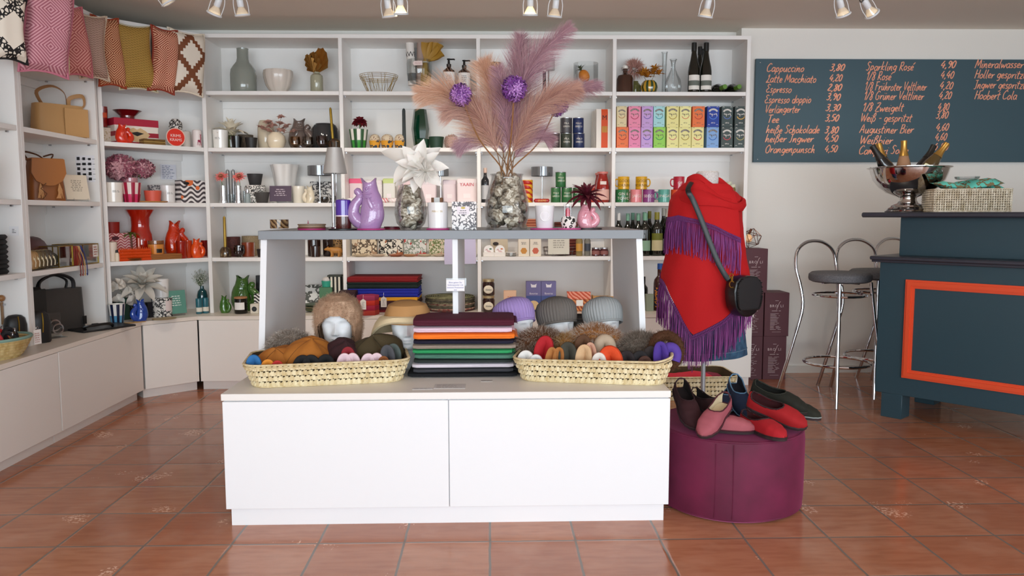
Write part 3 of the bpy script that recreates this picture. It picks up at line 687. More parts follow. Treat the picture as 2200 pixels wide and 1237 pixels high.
for i,(s,x0,x1,y) in enumerate([('Mineralwasser',2094,2198,146),('Holler gespritzt',2093,2203,168),('Ingwer gespritzt',2092,2202,190),('Hoobert Cola',2093,2184,213)]): wr(s,x0,x1,y,18,i+80)
pn=G()
for sx,sz in ((1.98,2.325),(1.98,1.62),(4.3,2.325),(4.3,1.62)): pn.ell((sx,WY-.014,sz),.005,.002,.005,8,4)
pn.ob('screws',STEEL,e)
# ================================================================ wares on the wall shelving
RZ={1:ZS[4],2:ZS[3],3:ZS[2],4:ZS[1],5:ZS[0]}
def b(r,x0,x1,y0,y1,d,dz=0.): return sh(UB,RZ[r],x0,x1,y0,y1,d,dz)
def f(r,x0,x1,y0,y1,d,dz=0.): return sh(U1,RZ[r],x0,x1,y0,y1,d,dz)
def s2(r,x0,x1,y0,y1,d,dz=0.): return sh(U2,RZ[r],x0,x1,y0,y1,d,dz)
def s3(r,x0,x1,y0,y1,d,dz=0.): return sh(U3,RZ[r],x0,x1,y0,y1,d,dz)
def L(pl,name,label,cat,fn,group=None,rz=None,rot=None):
    p=pl if rz is None else (pl[0],pl[1],pl[2],rz)
    return IT(name,label,cat,p,fn(pl[1],pl[2]),group,rot)
CER=lambda c,r=.15: M(c,r,coat=.5)
def lath(pr,m,n=28,rf=None): return lambda w,h:[('body',G().lathe([(w/2*a,h*z) for a,z in pr],n,rf=rf),m)]
def potf(c,tp=.8,t=.003,r=.5): return lambda w,h:[('body',cup(w,h,tp,t),M(c,r) if isinstance(c,str) else c)]
def boxf(m,d=.06,tx=None,bev=.0015): return lambda w,h:[('body',G().box((0,0,0),(w,d,h),bev),m)]
def fishf(m,d=1): return lambda w,h:[('body',fish(w,h,m,d),m)]
def jarf(m=None,wax='#f4efe6',tp=.92,lab=None):
    def fn(w,h):
        o=candlejar(w,h,m,wax,tp)
        if lab: o.append(('label',lines(2,w*.5,h*.12,w*.2,3).move(0,-.0,0),lab)); q=wrap(o[-1][1],w/2*.985); q.move(0,0,h*.55)
        return o
    return fn
LAB=M('#8d8a86',.8)
def tealight(c):
    gm=tglass(c,.7)
    def fn(w,h):
        g=vessel([(w*.12,0),(w*.18,.003),(w*.16,h*.12),(w*.3,h*.16),(w*.47,h*.32),(w*.5,h*.6),(w*.46,h)],.0035,24,rf=lambda a,z:1+.035*cos(16*a))
        c2=G().lathe([(.001,h*.3),(w*.3,h*.3),(w*.3,h*.45),(.001,h*.46)],16,caps=False); return [('holder',g,gm),('tealight',c2,M('#efe8dc',.5))]
    return fn
# ---- bay 1, top shelf
L(b(1,495,550,98,193,.14),'bottle_vase','tall smoky grey bottle vase with narrow neck on the top shelf','vase',lath([(.001,0),(.9,0),(.98,.03),(1.,.2),(1.,.42),(.96,.52),(.8,.6),(.52,.7),(.45,.78),(.44,.97),(.46,1.),(.4,1.),(.38,.8),(.001,.75)],CER('#8f948b',.1)))
L(b(1,568,628,146,195,.14),'tulip_bowl','white ribbed tulip-shaped bowl beside the smoky grey vase','bowl',lambda w,h:[('body',vessel([(w*.22,0),(w*.26,h*.05),(w*.42,h*.35),(w*.49,h*.7),(w*.5,h*.86),(w*.48,h)],.004,60,rf=lambda a,z:1+.05*abs(sin(5*a))+.012*sin(40*a)),M('#ddd3c8',.25,coat=.3))])
p=b(1,667,694,150,196,.14); L(p,'bud_vase','olive grey cylinder vase holding gold palm leaves','vase',lath([(.001,0),(.92,0),(1.,.03),(1.,.72),(.94,.84),(.6,.93),(.5,.94),(.5,1.),(.4,1.),(.001,.9)],CER('#a5a38c',.12)))
def palmleaf(hh,ww,n=13):
    g=G(); pts=[]
    for i in range(n+1):
        a=-1.15+2.3*i/n; r=hh*(.62+.38*cos(a*.95)**2)*(1 if i%2 else .93); pts.append((ww/hh*1.2*r*sin(a)*.8,.010*(1 if i%2 else -1),r*cos(a)*1.0))
    o=len(g.v); vs=[(0,0,0)]+pts; fs=[(0,i,i+1) for i in range(1,n+1)]; g.add(vs,fs); g.tube([(0,0,-.06),(0,0,hh*.4)],.0015,5); return g
e=E('palm_leaves','three gold fan palm leaves in the olive grey vase','dried leaves',p[0]+Vector((0,0,p[2]*.9)))
for dx,rt,hh in ((-.04,-.42,.145),(-.01,-.12,.15),(.025,.16,.185)):
    o=palmleaf(hh,hh*.55).ob('leaf',M('#a97b3e',.35,.7),e,False); o.location=(dx*.35,dx*.5,.01); o.rotation_euler=(.1,rt,dx*14)
# ---- bay 1, second shelf
L(b(2,458,490,276,315,.10),'jar_candle','white ceramic jar candle left of the two black tumblers','candle',jarf(lab=LAB))
p=b(2,484,513,285,315,.17); L(p,'glass_vase','dark olive glass vase holding the cream star-petalled flower','vase',lath([(.001,0),(.95,0),(1.,.1),(1.,.7),(.6,.9),(.55,1.),(.45,1.),(.001,.8)],M('#4a4d30',.06,coat=.8)))
g=bloom([(9,.145,.05,12,.15,.3),(9,.13,.05,42,.0,.3),(6,.12,.04,70,-.1,.3)],None,4); c=pom(.035,60,.012,4,c=(0,0,.02))
IT('artificial_flower','cream magnolia bloom fanning out over the dark olive vase','flower',(p[0]+Vector((0,-.01,.11)),0,0,0),[('petals',g,M('#e9e0cc',.6)),('stamens',c,M('#d9cba8',.7)),('stem',G().tube([(0,0,-.09),(0,0,.01)],.003,6),M('#7d7a52',.7))])
L(b(2,496,521,291,316,.05),'tumbler','glossy black tumbler, left of the pair on the second shelf','tumbler',potf(M('#141210',.12),.82),'black tumblers')
L(b(2,527,553,294,316,.05),'tumbler','matt black tumbler, right of the pair on the second shelf','tumbler',potf('#211f1e',.8),'black tumblers')
L(b(2,512,544,281,313,.22),'speckled_tumbler','speckled dark brown tumbler behind the black pair','tumbler',potf(P('speck','#3c332b','#6a5c4c',300.),.92))
L(b(2,554,590,253,315,.20),'cream_vase','tall cream glazed vase behind the round cream ball vase','vase',lath([(.001,0),(.85,0),(.95,.05),(1.,.4),(.98,.75),(.85,.92),(.7,1.),(.6,1.),(.001,.8)],CER('#d3c6ae',.12)))
p=b(2,573,614,282,316,.085); L(p,'ball_vase','round cream ball vase with dusty pink blossoms','vase',lambda w,h:[('body',G().lathe([(w*.3,0),(w*.42,h*.14),(w*.5,h*.45),(w*.45,h*.78),(w*.3,h*.95),(w*.27,h),(w*.22,h),(w*.2,h*.8)],28),CER('#e8dac0',.1))])
g=G(); st_=G()
for i,(dx,dy,dz,s_) in enumerate([(-.10,.0,.02,1),(-.06,.02,.06,1),(-.02,-.02,.03,1),(.03,0,.05,1.),(.07,.02,.03,1),(.04,-.03,.0,.9),(-.05,-.03,0,.9),(.03,.03,.10,.9),(.12,.02,.0,.8)]):
    g.join(bloom([(5,.045*s_,.04*s_,25,.3,.4),(4,.03*s_,.03*s_,60,.1,.4)],None,i),TR(dx,dy,dz,i,.3*sin(i*2),.3*cos(i*3))); st_.tube([(0,0,-.03),(dx*.6,dy,dz*.5),(dx,dy,dz)],.0015,4)
IT('dried_blossoms','dusty pink blossoms in the round cream ball vase','flowers',(p[0]+Vector((0,0,p[2]+.005)),0,0,0),[('petals',g,M('#bf9284',.75)),('stems',st_,M('#8a6c58',.8))])
L(b(2,618,672,246,314,.19),'fish_jug','smoky brown fish-shaped jug behind the glass tealight holders','jug',fishf(scalemat('#6d5e57'),1))
L(b(2,622,645,292,316,.04),'tealight_holder','amber ribbed glass tealight holder, left of three','candle holder',tealight('#c39a3a'),'ribbed tealight holders')
L(b(2,650,673,292,316,.04),'tealight_holder','grey ribbed glass tealight holder, middle of three','candle holder',tealight('#b3a89c'),'ribbed tealight holders')
L(b(2,679,703,291,316,.04),'tealight_holder','reddish brown ribbed glass tealight holder, right of three','candle holder',tealight('#7c3026'),'ribbed tealight holders')
L(b(2,670,727,260,315,.20),'lantern_vase','wide dark grey glass lantern vase in the corner of the second shelf','vase',lath([(.001,0),(.9,0),(.97,.06),(1.,.3),(.98,.8),(.82,.95),(.72,.97),(.7,1.),(.62,1.),(.001,.9)],M('#34373a',.06,coat=.6)))
p=b(2,706,731,296,316,.035); L(p,'taper_holder','gold ribbed glass taper holder at the right end of the second shelf','candle holder',lambda w,h:[('body',G().lathe([(w*.46,0),(w*.5,.004),(w*.5,h*.7),(w*.36,h*.9),(w*.25,h),(w*.2,h),(w*.2,h*.6)],24,rf=lambda a,z:1+.03*cos(14*a)),tglass('#c9a04a',.8))])
IT('taper_candle','tall gold taper candle in the upper gold glass holder','candle',(p[0]+Vector((-.01,0,p[2]*.62)),0,0,0),taper(.245,.02,'#a08430',metal=.6,r=.35),rot=(0,-.055,0))
# ---- bay 1, third shelf
def gerbera(c1,c2,sd):
    return [('petals',bloom([(14,.052,.014,12,.1,.2),(14,.048,.014,30,.05,.2),(12,.038,.012,50,0,.2)],Matrix.Rotation(.75,4,'X'),sd),M(c1,.6)),('centre',pom(.014,40,.006,3,c=(0,-.012,.014)),M(c2,.8)),('stem',G().tube(smoothp([(0,.0,0),(0,.005,-.04),(0,.01,-.09)],3),.0022,6),M('#6f8a4a',.7))]
for i,(x0,x1,a) in enumerate([(471,488,'left'),(504,520,'right')]):
    p=b(3,x0,x1,398,435,.07); L(p,'tube_vase','slim silvered glass tube vase, %s of the pair with coral gerberas'%a,'vase',lath([(.001,0),(1.,0),(1.,.14),(.8,.16),(.8,1.),(.7,1.),(.7,.2),(.001,.2)],M('#d5d7d8',.08,.75)),'gerbera vases')
    IT('gerbera','coral pink gerbera in the %s slim silver vase'%a,'flower',(p[0]+Vector((-.008+.02*i,0,p[2]+.055)),0,0,0),gerbera('#ee7f78','#6b6a35',i+5),'coral gerberas')
for i,(x0,x1,y) in enumerate([(484,496,361),(497,507,360)]):
    IT('taper_candle','silver taper candle, %s of two behind the gerberas'%('left' if i==0 else 'right'),'candle',b(3,x0,x1,y,435,.24),taper(.25,.03,'#a7a9ac',metal=.8,r=.3),'silver tapers')
L(b(3,491,506,416,435,.13),'glass_tumbler','small clear glass tumbler between the slim silver vases','tumbler',lambda w,h:[('body',cup(w,h,.85,.002),tglass())])
L(b(3,522,529,408,434,.14),'glass_bud_vase','thin clear glass bud vase right of the gerberas','vase',lambda w,h:[('body',cup(w,h,.9,.002),tglass())])
p=b(3,527,571,397,435,.14); L(p,'patterned_jar','round jar with black and white floral print under a charcoal pot','jar',lambda w,h:[('body',G().lathe([(w*.46,0),(w*.5,.006),(w*.5,h*.9),(w*.44,h),(.001,h)],28),P('floral','#e9e6e0','#2c2c2e',60.))])
q=b(3,532,565,373,397,.14); L((p[0]+Vector((0,0,p[2]+.001)),q[1],q[2],0),'bowl_pot','charcoal pot set on top of the floral-print jar','pot',potf('#3a393a',.72))
L(b(3,526,538,402,434,.06),'perfume_flask','small frosted pale blue flask in front of the floral-print jar','flask',lambda w,h:[('flask',G().lathe([(w*.45,0),(w*.5,.004),(w*.46,h*.6),(w*.3,h*.66)],18),M('#c5d3d3',.25,t=.4)),('stopper',G().lathe([(w*.25,h*.66),(w*.28,h*.72),(w*.2,h),(.001,h)],14,caps=False),CHROME)])
L(b(3,547,579,411,434,.05),'flower_pot','plain grey tapered pot beside the purple card','pot',potf('#4c4a48',.72))
def cardstand(col,tcol,lean=-.12,seed=1,w2=None,txt=None,nl=4):
    def fn(w,h):
        Rm=Matrix.Translation((0,.02,.012))@Matrix.Rotation(lean,4,'X'); c=G().box((0,0,0),(w,.002,h-.012),.0005).mul(Rm)
        l=lines(nl,w*.62,h*.45,w*.12,seed,.4,'C').mul(Rm@Matrix.Translation((0,-.0025,h*.52)))
        a=G().box((0,.03,0),(w*.7,.06,.003),0)
        for sx in (-.3,.3): a.tube([(sx*w,-.005,.0),(sx*w,-.006,.02)],.002,5)
        return [('card',c,M(col,.7)),('lettering',l,M(tcol,.7)),('acrylic_stand',a,ACRYL)]
    return fn
L(b(3,577,624,397,434,.05),'card_on_stand','purple card with pale print on a clear stand on the third shelf','sign',cardstand('#5a4a5c','#cbbec6'))
L(b(3,584,641,352,434,.23),'tulip_vase','frosted white tulip-rimmed vase behind the purple card','vase',lambda w,h:[('body',vessel([(w*.3,0),(w*.33,h*.04),(w*.36,h*.4),(w*.42,h*.75),(w*.5,h)],.004,48,rf=lambda a,z:1+(.10*z/.28)*cos(6*a)),M('#e6e4e1',.25,coat=.4))])
L(b(3,629,656,398,434,.12),'jar_candle','cream jar candle between the purple card and the cream fish jug','candle',jarf(M('#efe9da',.2,coat=.4)))
L(b(3,652,677,396,434,.06),'fish_jug','small cream fish-shaped jug on the third shelf','jug',fishf(scalemat('#e6dbc2',.15,140.),-1))
L(b(3,668,716,388,434,.22),'gift_packet','silver packet with black print behind the chrome lamp stem','packet',lambda w,h:[('body',G().box((0,0,0),(w,.05,h),.004),P('floral','#d6d4d1','#4a4a4c',32.)),('label',lines(6,w*.16,h*.9,w*.05,8,.45).mul(TR(w*.28,-.027,h*.5)),INK)])
def tlamp(hd,wd):
    def fn(w,h):
        sh_=G().lathe([(wd/2,h-hd),(wd/2,h),(wd/2-.002,h),(wd/2-.002,h-hd)],36,caps=False); top=G().lathe([(.001,h-.004),(wd/2-.001,h-.004),(wd/2-.001,h-.001),(.001,h-.001)],36,caps=False)
        return [('base',G().lathe([(.05,0),(.05,.008),(.01,.012)],28),CHROME),('stem',G().tube([(0,0,.008),(0,0,h-.02)],.0055,10),CHROME),('lamp_shade',sh_,M('#8d9094',.12,.55,al=.75)),('shade_top',top,CHROME),('lamp_head',G().lathe([(.02,h-hd*.95),(.028,h-hd*.9),(.028,h-.006)],20),CHROME)]
    return fn
L(b(3,662,712,355,434,.13),'table_lamp','chrome table lamp with smoked drum shade at the right of the first bay','lamp',tlamp(.068,.168))
L(b(3,688,706,421,434,.035),'glass_tealight','small dark glass tealight bowl at the foot of the chrome lamp','candle holder',lambda w,h:[('body',vessel([(w*.35,0),(w*.5,h*.4),(w*.46,h)],.003,20),tglass('#9a948c',.8))])
L(b(3,714,724,419,434,.09),'lens_pot','small black pot at the right end of the third shelf','pot',potf('#1c1b1c',.95))
# ---- bay 1, fourth shelf
p=b(4,473,496,531,553,.04); L(p,'taper_holder','gold ribbed glass taper holder on the fourth shelf','candle holder',lambda w,h:[('body',G().lathe([(w*.48,0),(w*.5,.004),(w*.5,h*.68),(w*.38,h*.9),(w*.26,h),(w*.2,h),(w*.2,h*.6)],24,rf=lambda a,z:1+.03*cos(14*a)),tglass('#b8943c',.8))])
IT('taper_candle','gold taper candle in the lower gold glass holder','candle',(p[0]+Vector((0,0,p[2]*.62)),0,0,0),taper(.25,.022,'#a8893a',metal=.6,r=.33))
L(b(4,487,516,510,552,.16),'pillar_candle','dark wine brown ribbed candle jar behind the gold holder','candle',lambda w,h:[('body',cup(w,h,.98),P('speck','#3a1d1a','#5a2c26',160.))])
L(b(4,502,526,527,552,.06),'tealight_holder','rosy brown ribbed glass tealight holder right of the gold taper','candle holder',tealight('#7d463a'))
L(b(4,520,547,521,551,.13),'amber_candle','amber glass candle with a dark round label','candle',lambda w,h:[('jar',cup(w,h,.95),M('#8a3d22',.1,coat=.6)),('label',wraplab(w*.478,h*.25,h*.75,.4),M('#2a1c18',.6)),('wax',G().lathe([(.001,h*.7),(w*.44,h*.7),(.001,h*.72)],20,caps=False),M('#c9763f',.5))])
L(b(4,521,556,508,550,.26),'speckled_pot','beige speckled pot at the back of the fourth shelf','pot',potf(P('speck','#7d6a50','#a3906f',260.),1.))
L(b(4,552,574,535,552,.06),'mini_pot','small brown-black pot beside the counter cheek','pot',potf('#2a2120',.8))
L(b(4,661,689,518,553,.15),'brown_jar_candle','tall dark brown glass candle left of the bear figure','candle',lambda w,h:candlejar(w,h,M('#2a1712',.06,coat=.7),'#3c241a',.98))
L(b(4,668,688,530,553,.05),'brown_jar_candle','short dark brown glass candle in front of the tall brown one','candle',lambda w,h:candlejar(w,h,M('#301b14',.06,coat=.7),'#3c241a',.98))
L(b(4,694,716,515,553,.15),'brown_jar_candle','tall dark brown glass candle behind the bear figure','candle',lambda w,h:candlejar(w,h,M('#241410',.06,coat=.7),'#3c241a',.98))
L(b(4,712,736,508,552,.24),'leopard_pot','leopard spotted pot behind the bear figure','pot',potf(P('leopard','#b98d5a','#2a1d14',70.),1.))
def bear(w,h):
    g=G(); k=w
    g.loft([[(x*k,r*k*.75*cos(a),(z+r*sin(a))*k) for a in [2*PI*j/14 for j in range(14)]] for x,z,r in [(-.50,.40,.03),(-.47,.40,.055),(-.40,.42,.075),(-.33,.43,.10),(-.24,.41,.10),(-.15,.38,.15),(-.05,.36,.17),(.1,.35,.165),(.25,.36,.18),(.38,.34,.16),(.46,.32,.1),(.49,.31,.03)]])
    for x,y in ((-.10,-.07),(-.06,.07),(.30,-.08),(.36,.08)): g.tube([(x*k,y*k,.34*k),((x+.02)*k,y*k,.16*k),((x-.0)*k,y*k,.03*k),((x-.05)*k,y*k,.015*k)],[.085*k,.06*k,.055*k,.045*k],10)
    for y in (-.05,.05): g.ell((-.30*k,y*k,.53*k),.025*k,.015*k,.03*k,8,6)
    g.v=[(a,b_,max(c,0)) for a,b_,c in g.v]; return [('body',g,M('#b9803a',.4,bump=.4,bs=90))]
L(b(4,697,736,531,553,.055),'bear_figurine','ochre walking bear figurine on the fourth shelf','figurine',bear)
# ---- bay 1, bottom
GRN=scalemat('#3f6e22'); 
L(b(5,471,494,629,668,.0),'fish_jug','small green fish-shaped jug on the worktop','jug',fishf(GRN,1))
L(b(5,495,553,585,663,.14),'fish_jug','large green fish-shaped jug on the worktop','jug',fishf(scalemat('#3a6423'),1))
L(b(5,504,531,632,668,-.03),'label_candle','black jar candle with white label and wooden lid','candle',lambda w,h:[('jar',G().lathe([(w*.46,0),(w*.5,.005),(w*.5,h*.88),(w*.47,h*.9)],24),M('#16140f',.15)),('lid',G().lathe([(w*.5,h*.9),(w*.5,h*.99),(.001,h)],24),M('#b08055',.6)),('label',wraplab(w*.51,h*.25,h*.68,.85),PAPER)])
L(b(5,540,558,647,668,-.03),'emblem_candle','small white glass candle with a round black emblem','candle',lambda w,h:[('jar',G().box((0,0,0),(w,w,h),.004),M('#ddd6c6',.2)),('label',G().lathe([(.001,0),(w*.3,0),(w*.3,.001),(.001,.001)],20,caps=False).mul(TR(0,-w/2-.0005,h*.48,0,PI/2)),BLACK)])
L(b(5,552,566,596,668,.24),'slim_carton','slim black carton behind the green jugs','box',boxf(M('#141414',.4),.04))
L(b(5,548,562,629,668,.06),'patterned_carton','black and white patterned carton by the counter cheek','box',boxf(P('wave','#e9e7df','#1c1c1c',40.),.05))
L(b(5,654,692,616,668,.22),'printed_tray','glossy white tray with a dark leaf print leaning at the back','tray',lambda w,h:[('body',G().box((0,0,0),(w,.012,h),.004).mul(Matrix.Rotation(-.2,4,'X')),P('floral','#eeeeea','#5b5d58',18.))])
for i,(c,y) in enumerate((('#6f7a52',668),('#b7ab86',661),('#5d6a58',655))):
    q=b(5,650,700,y-7,y,.06); IT('leaf_bowl',['olive','sand coloured','grey green'][i]+' shallow bowl in the small stack beside the counter cheek','bowl',(Vector((q[0].x,q[0].y,ZS[0]+.016*i+.0005)),0,0),[('body',vessel([(.02,0),(.05,.004),(.085,.022)],.003,24),M(c,.3))],'stacked shallow bowls')
p=b(5,689,716,617,668,.10); L(p,'gift_carton','green carton under the turquoise pot with shell top','box',boxf(M('#4a7a55',.5),.08))
q=b(5,691,713,605,618,.10); IT('turquoise_pot','small turquoise pot with white shell lid on the green carton','pot',(p[0]+Vector((0,0,p[2]+.001)),0,0),[('pot',cup(q[1],.045,.85),M('#3aa58c',.3)),('lid',G().ell((0,0,.05),q[1]*.42,q[1]*.4,.025,16,8),M('#d8d3cf',.4,bump=.8,bs=120))])
p=b(5,712,738,635,668,.12); L(p,'olive_carton','olive carton under the striped box','box',boxf(P('stripe','#6f7a2c','#343a58',28.),.07))
q=b(5,708,736,589,634,.12); IT('striped_gift_box','black and white striped gift box on the olive carton','box',(p[0]+Vector((-.012,0,p[2]+.0006)),0,0),[('body',G().box((0,0,0),(q[1],.07,.135),.002),P('stripe','#e7e3d2','#1d1d1b',36.)),('lid',G().box((0,0,.135),(q[1]+.006,.076,.012),.002),M('#33382c',.5))])
# ---- bay 2, top shelf
def wirebasket(w,h):
    g=G(); r1=w/2; r0=w*.29
    for rr,z in ((r1,h-.002),(r1*.985,h*.9),(r1*.96,h*.8)): g.torus((0,0,z),rr,.0016,40,5)
    g.torus((0,0,.002),r0,.0016,30,5); q=random.Random(5)
    for i in range(34):
        a=2*PI*i/34; d=q.uniform(-.35,.35); g.tube([(r0*cos(a),r0*sin(a),.002),(r1*cos(a+d),r1*sin(a+d),h-.002)],.0013,4)
    for i in range(6): a=PI*i/6; g.tube([(r0*cos(a),r0*sin(a),.002),(-r0*cos(a),-r0*sin(a),.002)],.0013,4)
    return [('body',g,M('#b79a55',.3,.9))]
L(b(1,773,855,157,197,.15),'wire_basket','shallow brass wire basket on the top shelf','basket',wirebasket)
p=b(1,874,929,125,197,.16)
w,h=p[1],p[2]
IT('goblet_vase','big clear glass goblet holding rolled papers and a mustard bow','vase',p,[('body',vessel([(w*.26,0),(w*.27,.004),(w*.1,.02),(w*.09,h*.14),(w*.2,h*.2),(w*.4,h*.36),(w*.49,h*.6),(w*.5,h*.9),(w*.48,h)],.004,32),tglass('#eaf1f1',.2))])
z0=p[0].z+h*.27
for i,(dx,dy,rr,hh,c,a,nm) in enumerate([(-.052,.0,.030,.30,'#e9e4dd',-.05,'white roll printed with black capitals in the glass goblet'),(.005,-.01,.026,.30,'#a38d82',0.02,'taupe paper roll in the middle of the glass goblet'),(-.02,.05,.024,.27,'#8f8d8b',-.03,'grey paper roll at the back of the glass goblet')]):
    ps=[('paper',G().lathe([(rr,0),(rr,hh),(rr*.85,hh),(rr*.85,hh-.01),(.001,hh-.02)],20,caps=False),M(c,.75))]
    if i==0: ps.append(('lettering',wrap(text('AWP',.05),rr*1.02).move(0,0,hh*.72),BLACK)); ps.append(('stripe_band',wraplab(rr*1.015,hh*.1,hh*.28,1.4),M('#77787a',.7)))
    IT('paper_roll',nm,'paper roll',(Vector((p[0].x+dx,p[0].y+dy,z0)),0,0,0),ps,rot=(0,a,0))
g=G()
for a,s_ in ((.1,1),(.55,1.1),(.95,.9)):
    rs=[]
    for i in range(7):
        t=i/6; ww=(.012+.05*t*(1+.25*sin(5*t)))*s_; rs.append([(ww*cos(q)*1.,.02*t*sin(3*q)+ww*.35*sin(q),.02+.13*t*s_) for q in [2*PI*j/12 for j in range(12)]])
    g.join(G().loft(rs,c0=False,c1=False),Matrix.Rotation(a,4,'Y'))
k=G().lathe([(.036,-.17),(.034,-.09),(.02,-.02),(.014,.02)],16,rf=lambda a,z:1+.12*cos(9*a))
IT('mustard_napkin','mustard cloth napkin tied into a bow in the glass goblet','napkin',(Vector((p[0].x+.045,p[0].y-.02,p[0].z+h*.93)),0,0,0),[('bow',g,M('#a9802c',.6,sheen=.4)),('cloth',k,M('#b08a34',.6)),('tie',G().torus((0,0,.0),.021,.005,16,6),M('#efe9df',.6))])
IT('price_tag','pinkish white arrow-shaped tag hanging in front of the goblet','tag',(Vector((p[0].x-.0,p[0].y-.12,p[0].z+h*.83)),0,0,0),[('card',G().slab([(-.036,.0),(-.028,-.016),(.032,-.014),(.030,.016),(-.028,.015)],-.001,.001),M('#ecd9d3',.8)),('lettering',lines(2,.04,.016,.01,2,.4,'C').move(0,-.0015,0),M('#c79a94',.8)),('string',G().tube([(-.0,0,.012),(.0,.03,.03),(.0,.075,.03)],.001,4),PAPER)])
def soap(w,h):
    r=w/2; g=G().lathe([(r*.94,0),(r,.004),(r,h*.58),(r*.9,h*.66),(r*.34,h*.74),(r*.33,h*.78)],24)
    pm=G().lathe([(r*.36,h*.76),(r*.38,h*.84),(r*.2,h*.86),(r*.17,h*.96),(r*.3,h*.97),(r*.3,h),(.001,h)],16,caps=False).tube([(0,0,h*.98),(r*.85,0,h*.985),(r*.92,0,h*.96)],r*.12,8)
    return [('bottle_body',g,M('#2b140d',.08,coat=.6)),('pump',pm,M('#121212',.3)),('paper_label',wraplab(r*1.012,h*.1,h*.6,1.25),PAPER),('lettering',wrap(lines(4,w*.6,h*.2,w*.12,4,.35,'C'),r*1.03).move(0,0,h*.42),INK)]
L(b(1,951,978,124,197,.10),'soap_dispenser','amber pump bottle with cream label, left of the pair','soap bottle',soap,'amber pump bottles')
L(b(1,984,1011,127,197,.10),'soap_dispenser','amber pump bottle with cream label, right of the pair and veiled by the plume','soap bottle',soap,'amber pump bottles')
# ---- bay 2, second shelf
p=b(2,750,791,278,318,.08); L(p,'striped_pot','green and white striped pot with a burgundy bloom','pot',lambda w,h:[('body',stripecup(w,h,.74,0),[M('#f1eee6',.3),M('#2f5b33',.3),M('#3f9a3d',.3),M('#1f4d2c',.3)])])
g=bloom([(12,.06,.05,0,.3,.5),(12,.06,.045,25,.1,.5),(10,.055,.04,50,-.1,.5),(8,.045,.035,72,-.2,.5)],None,9)
IT('peony','dark burgundy peony in the green striped pot','flower',(p[0]+Vector((.01,0,p[2]+.045)),0,0,0),[('petals',g,M('#6d0d1c',.65,sheen=.3)),('stem',G().tube([(0,0,-.12),(0,0,.0)],.004,6),M('#4d6b38',.7))])
for i,(x0,x1,c) in enumerate([(793,818,'first'),(818,846,'second'),(847,871,'third')]):
    L(b(2,x0,x1,301,317,.075),'egg_cup','yellow animal-print cup holding a spotted ball, %s from the striped pot'%c,'cup',lambda w,h:[('body',cup(w,h,.8),P('leopard','#e0a030','#33404c',34.))],'animal-print cups')
    p=b(2,x0,x1,288,303,.075,.058-.01); IT('spotted_ball','spotted cream ball resting in the %s yellow cup'%c,'ornament',(p[0],0,0),[('body',G().ell((0,0,.018),p[1]*.46,p[1]*.46,.035,18,12),P('dots','#d9c9ae','#8a5f4e',75.))],'spotted balls')
IT('taper_candle','black-green taper candle standing before the green facet vase','candle',b(2,863,873,234,318,.07),taper(.285,.026,'#2b3536',r=.5))
IT('facet_vase','dark green faceted glass vase on the second shelf','vase',b(2,884,922,229,316,.20),[('body',G().lathe([(.045,0),(.064,.15),(.045,.29),(.037,.29),(.05,.15),(.001,.02)],8,caps=False),M('#0f4630',.05,t=.35,coat=.8))])
L(b(2,896,925,296,316,.11),'green_pot','dark green pot half behind its twin','pot',potf('#1f4630',.8))
L(b(2,921,954,293,317,.06),'green_pot','dark green matt pot right of the facet vase','pot',potf('#1d3f2d',.82))
g,s_=spray(130,.055,.005,(0,0,.05),6,1.1)
IT('dried_flower_head','round dried pinkish hydrangea head lying right of the green pots','dried flower',(b(2,953,986,290,317,.10)[0],0,0,0),[('petals',pom(.05,140,.016,8,c=(0,0,.05)),M('#c9a596',.8)),('stem',G().tube([(0,0,.05),(.06,.02,.006)],.003,5),M('#7d6a4a',.8))])
# ---- bay 2, third shelf
def softpack(c1,c2,tx=None,d=.07,tc='#c8102e'):
    def fn(w,h):
        o=[('body',G().box((0,0,0),(w,d,h),.008),M(c1,.5)),('top_flap',G().box((0,-.001,h*.78),(w*1.004,d*1.01,h*.22),.006),M(c2,.5))]
        if tx: o.append(('lettering',text(tx,h*.2).mul(TR(0,-d/2-.001,h*.76)),M(tc,.6)))
        o.append(('label',G().box((0,-d/2-.001,h*.2),(w*.35,.001,h*.18)),M('#f6eef0',.7))); return o
    return fn
L(b(3,752,780,380,432,.19),'soft_packet','pink packet with bright pink flap at the left of the second bay','packet',softpack('#f0d9dc','#ef5f86'))
L(b(3,786,822,383,432,.20),'soft_packet','pale packet behind the lilac fish jug','packet',softpack('#ece6e6','#e9e0e2'))
L(b(3,824,850,380,432,.20),'soft_packet','pale packet with light green flap half behind the white flower','packet',softpack('#e8e8e0','#c9d98a'))
L(b(3,857,900,384,432,.20),'soft_packet','rosy packet behind the oyster vase','packet',softpack('#ecd6d8','#e9cfd2'))
L(b(3,905,938,384,432,.20),'soft_packet','blush packet behind the silver lamp stem','packet',softpack('#efdfe2','#ecdbe0'))
L(b(3,952,981,384,433,.20),'soft_packet','pale pink packet with plain front left of the lettered box','packet',softpack('#eedfe4','#eadbe2'))
L(b(3,982,1025,382,433,.13),'lettered_box','pale pink box with red capitals at the right of the second bay','box',softpack('#f2e2e4','#f5e9ea','YAAIN',.08))
for i,(x,c) in enumerate(((757,'#e9edf0'),(790,'#e3a9a5'),(826,'#dd7f86'),(846,'#f0dfe0'))):
    p=b(3,x-15,x+15,424,434,.07); IT('candy_bag',['white and blue','salmon striped','coral pink','pale rose'][i]+' small bag lying in front of the packets','bag',(p[0],0,0,.2*i),[('body',G().ell((0,0,.018),.048,.03,.018,14,8),P('swirl',c,'#f7f2f0',40.))],'small sweet bags')
L(b(3,935,958,362,434,.13),'table_lamp','chrome table lamp largely hidden by the white flower','lamp',tlamp(.05,.12))
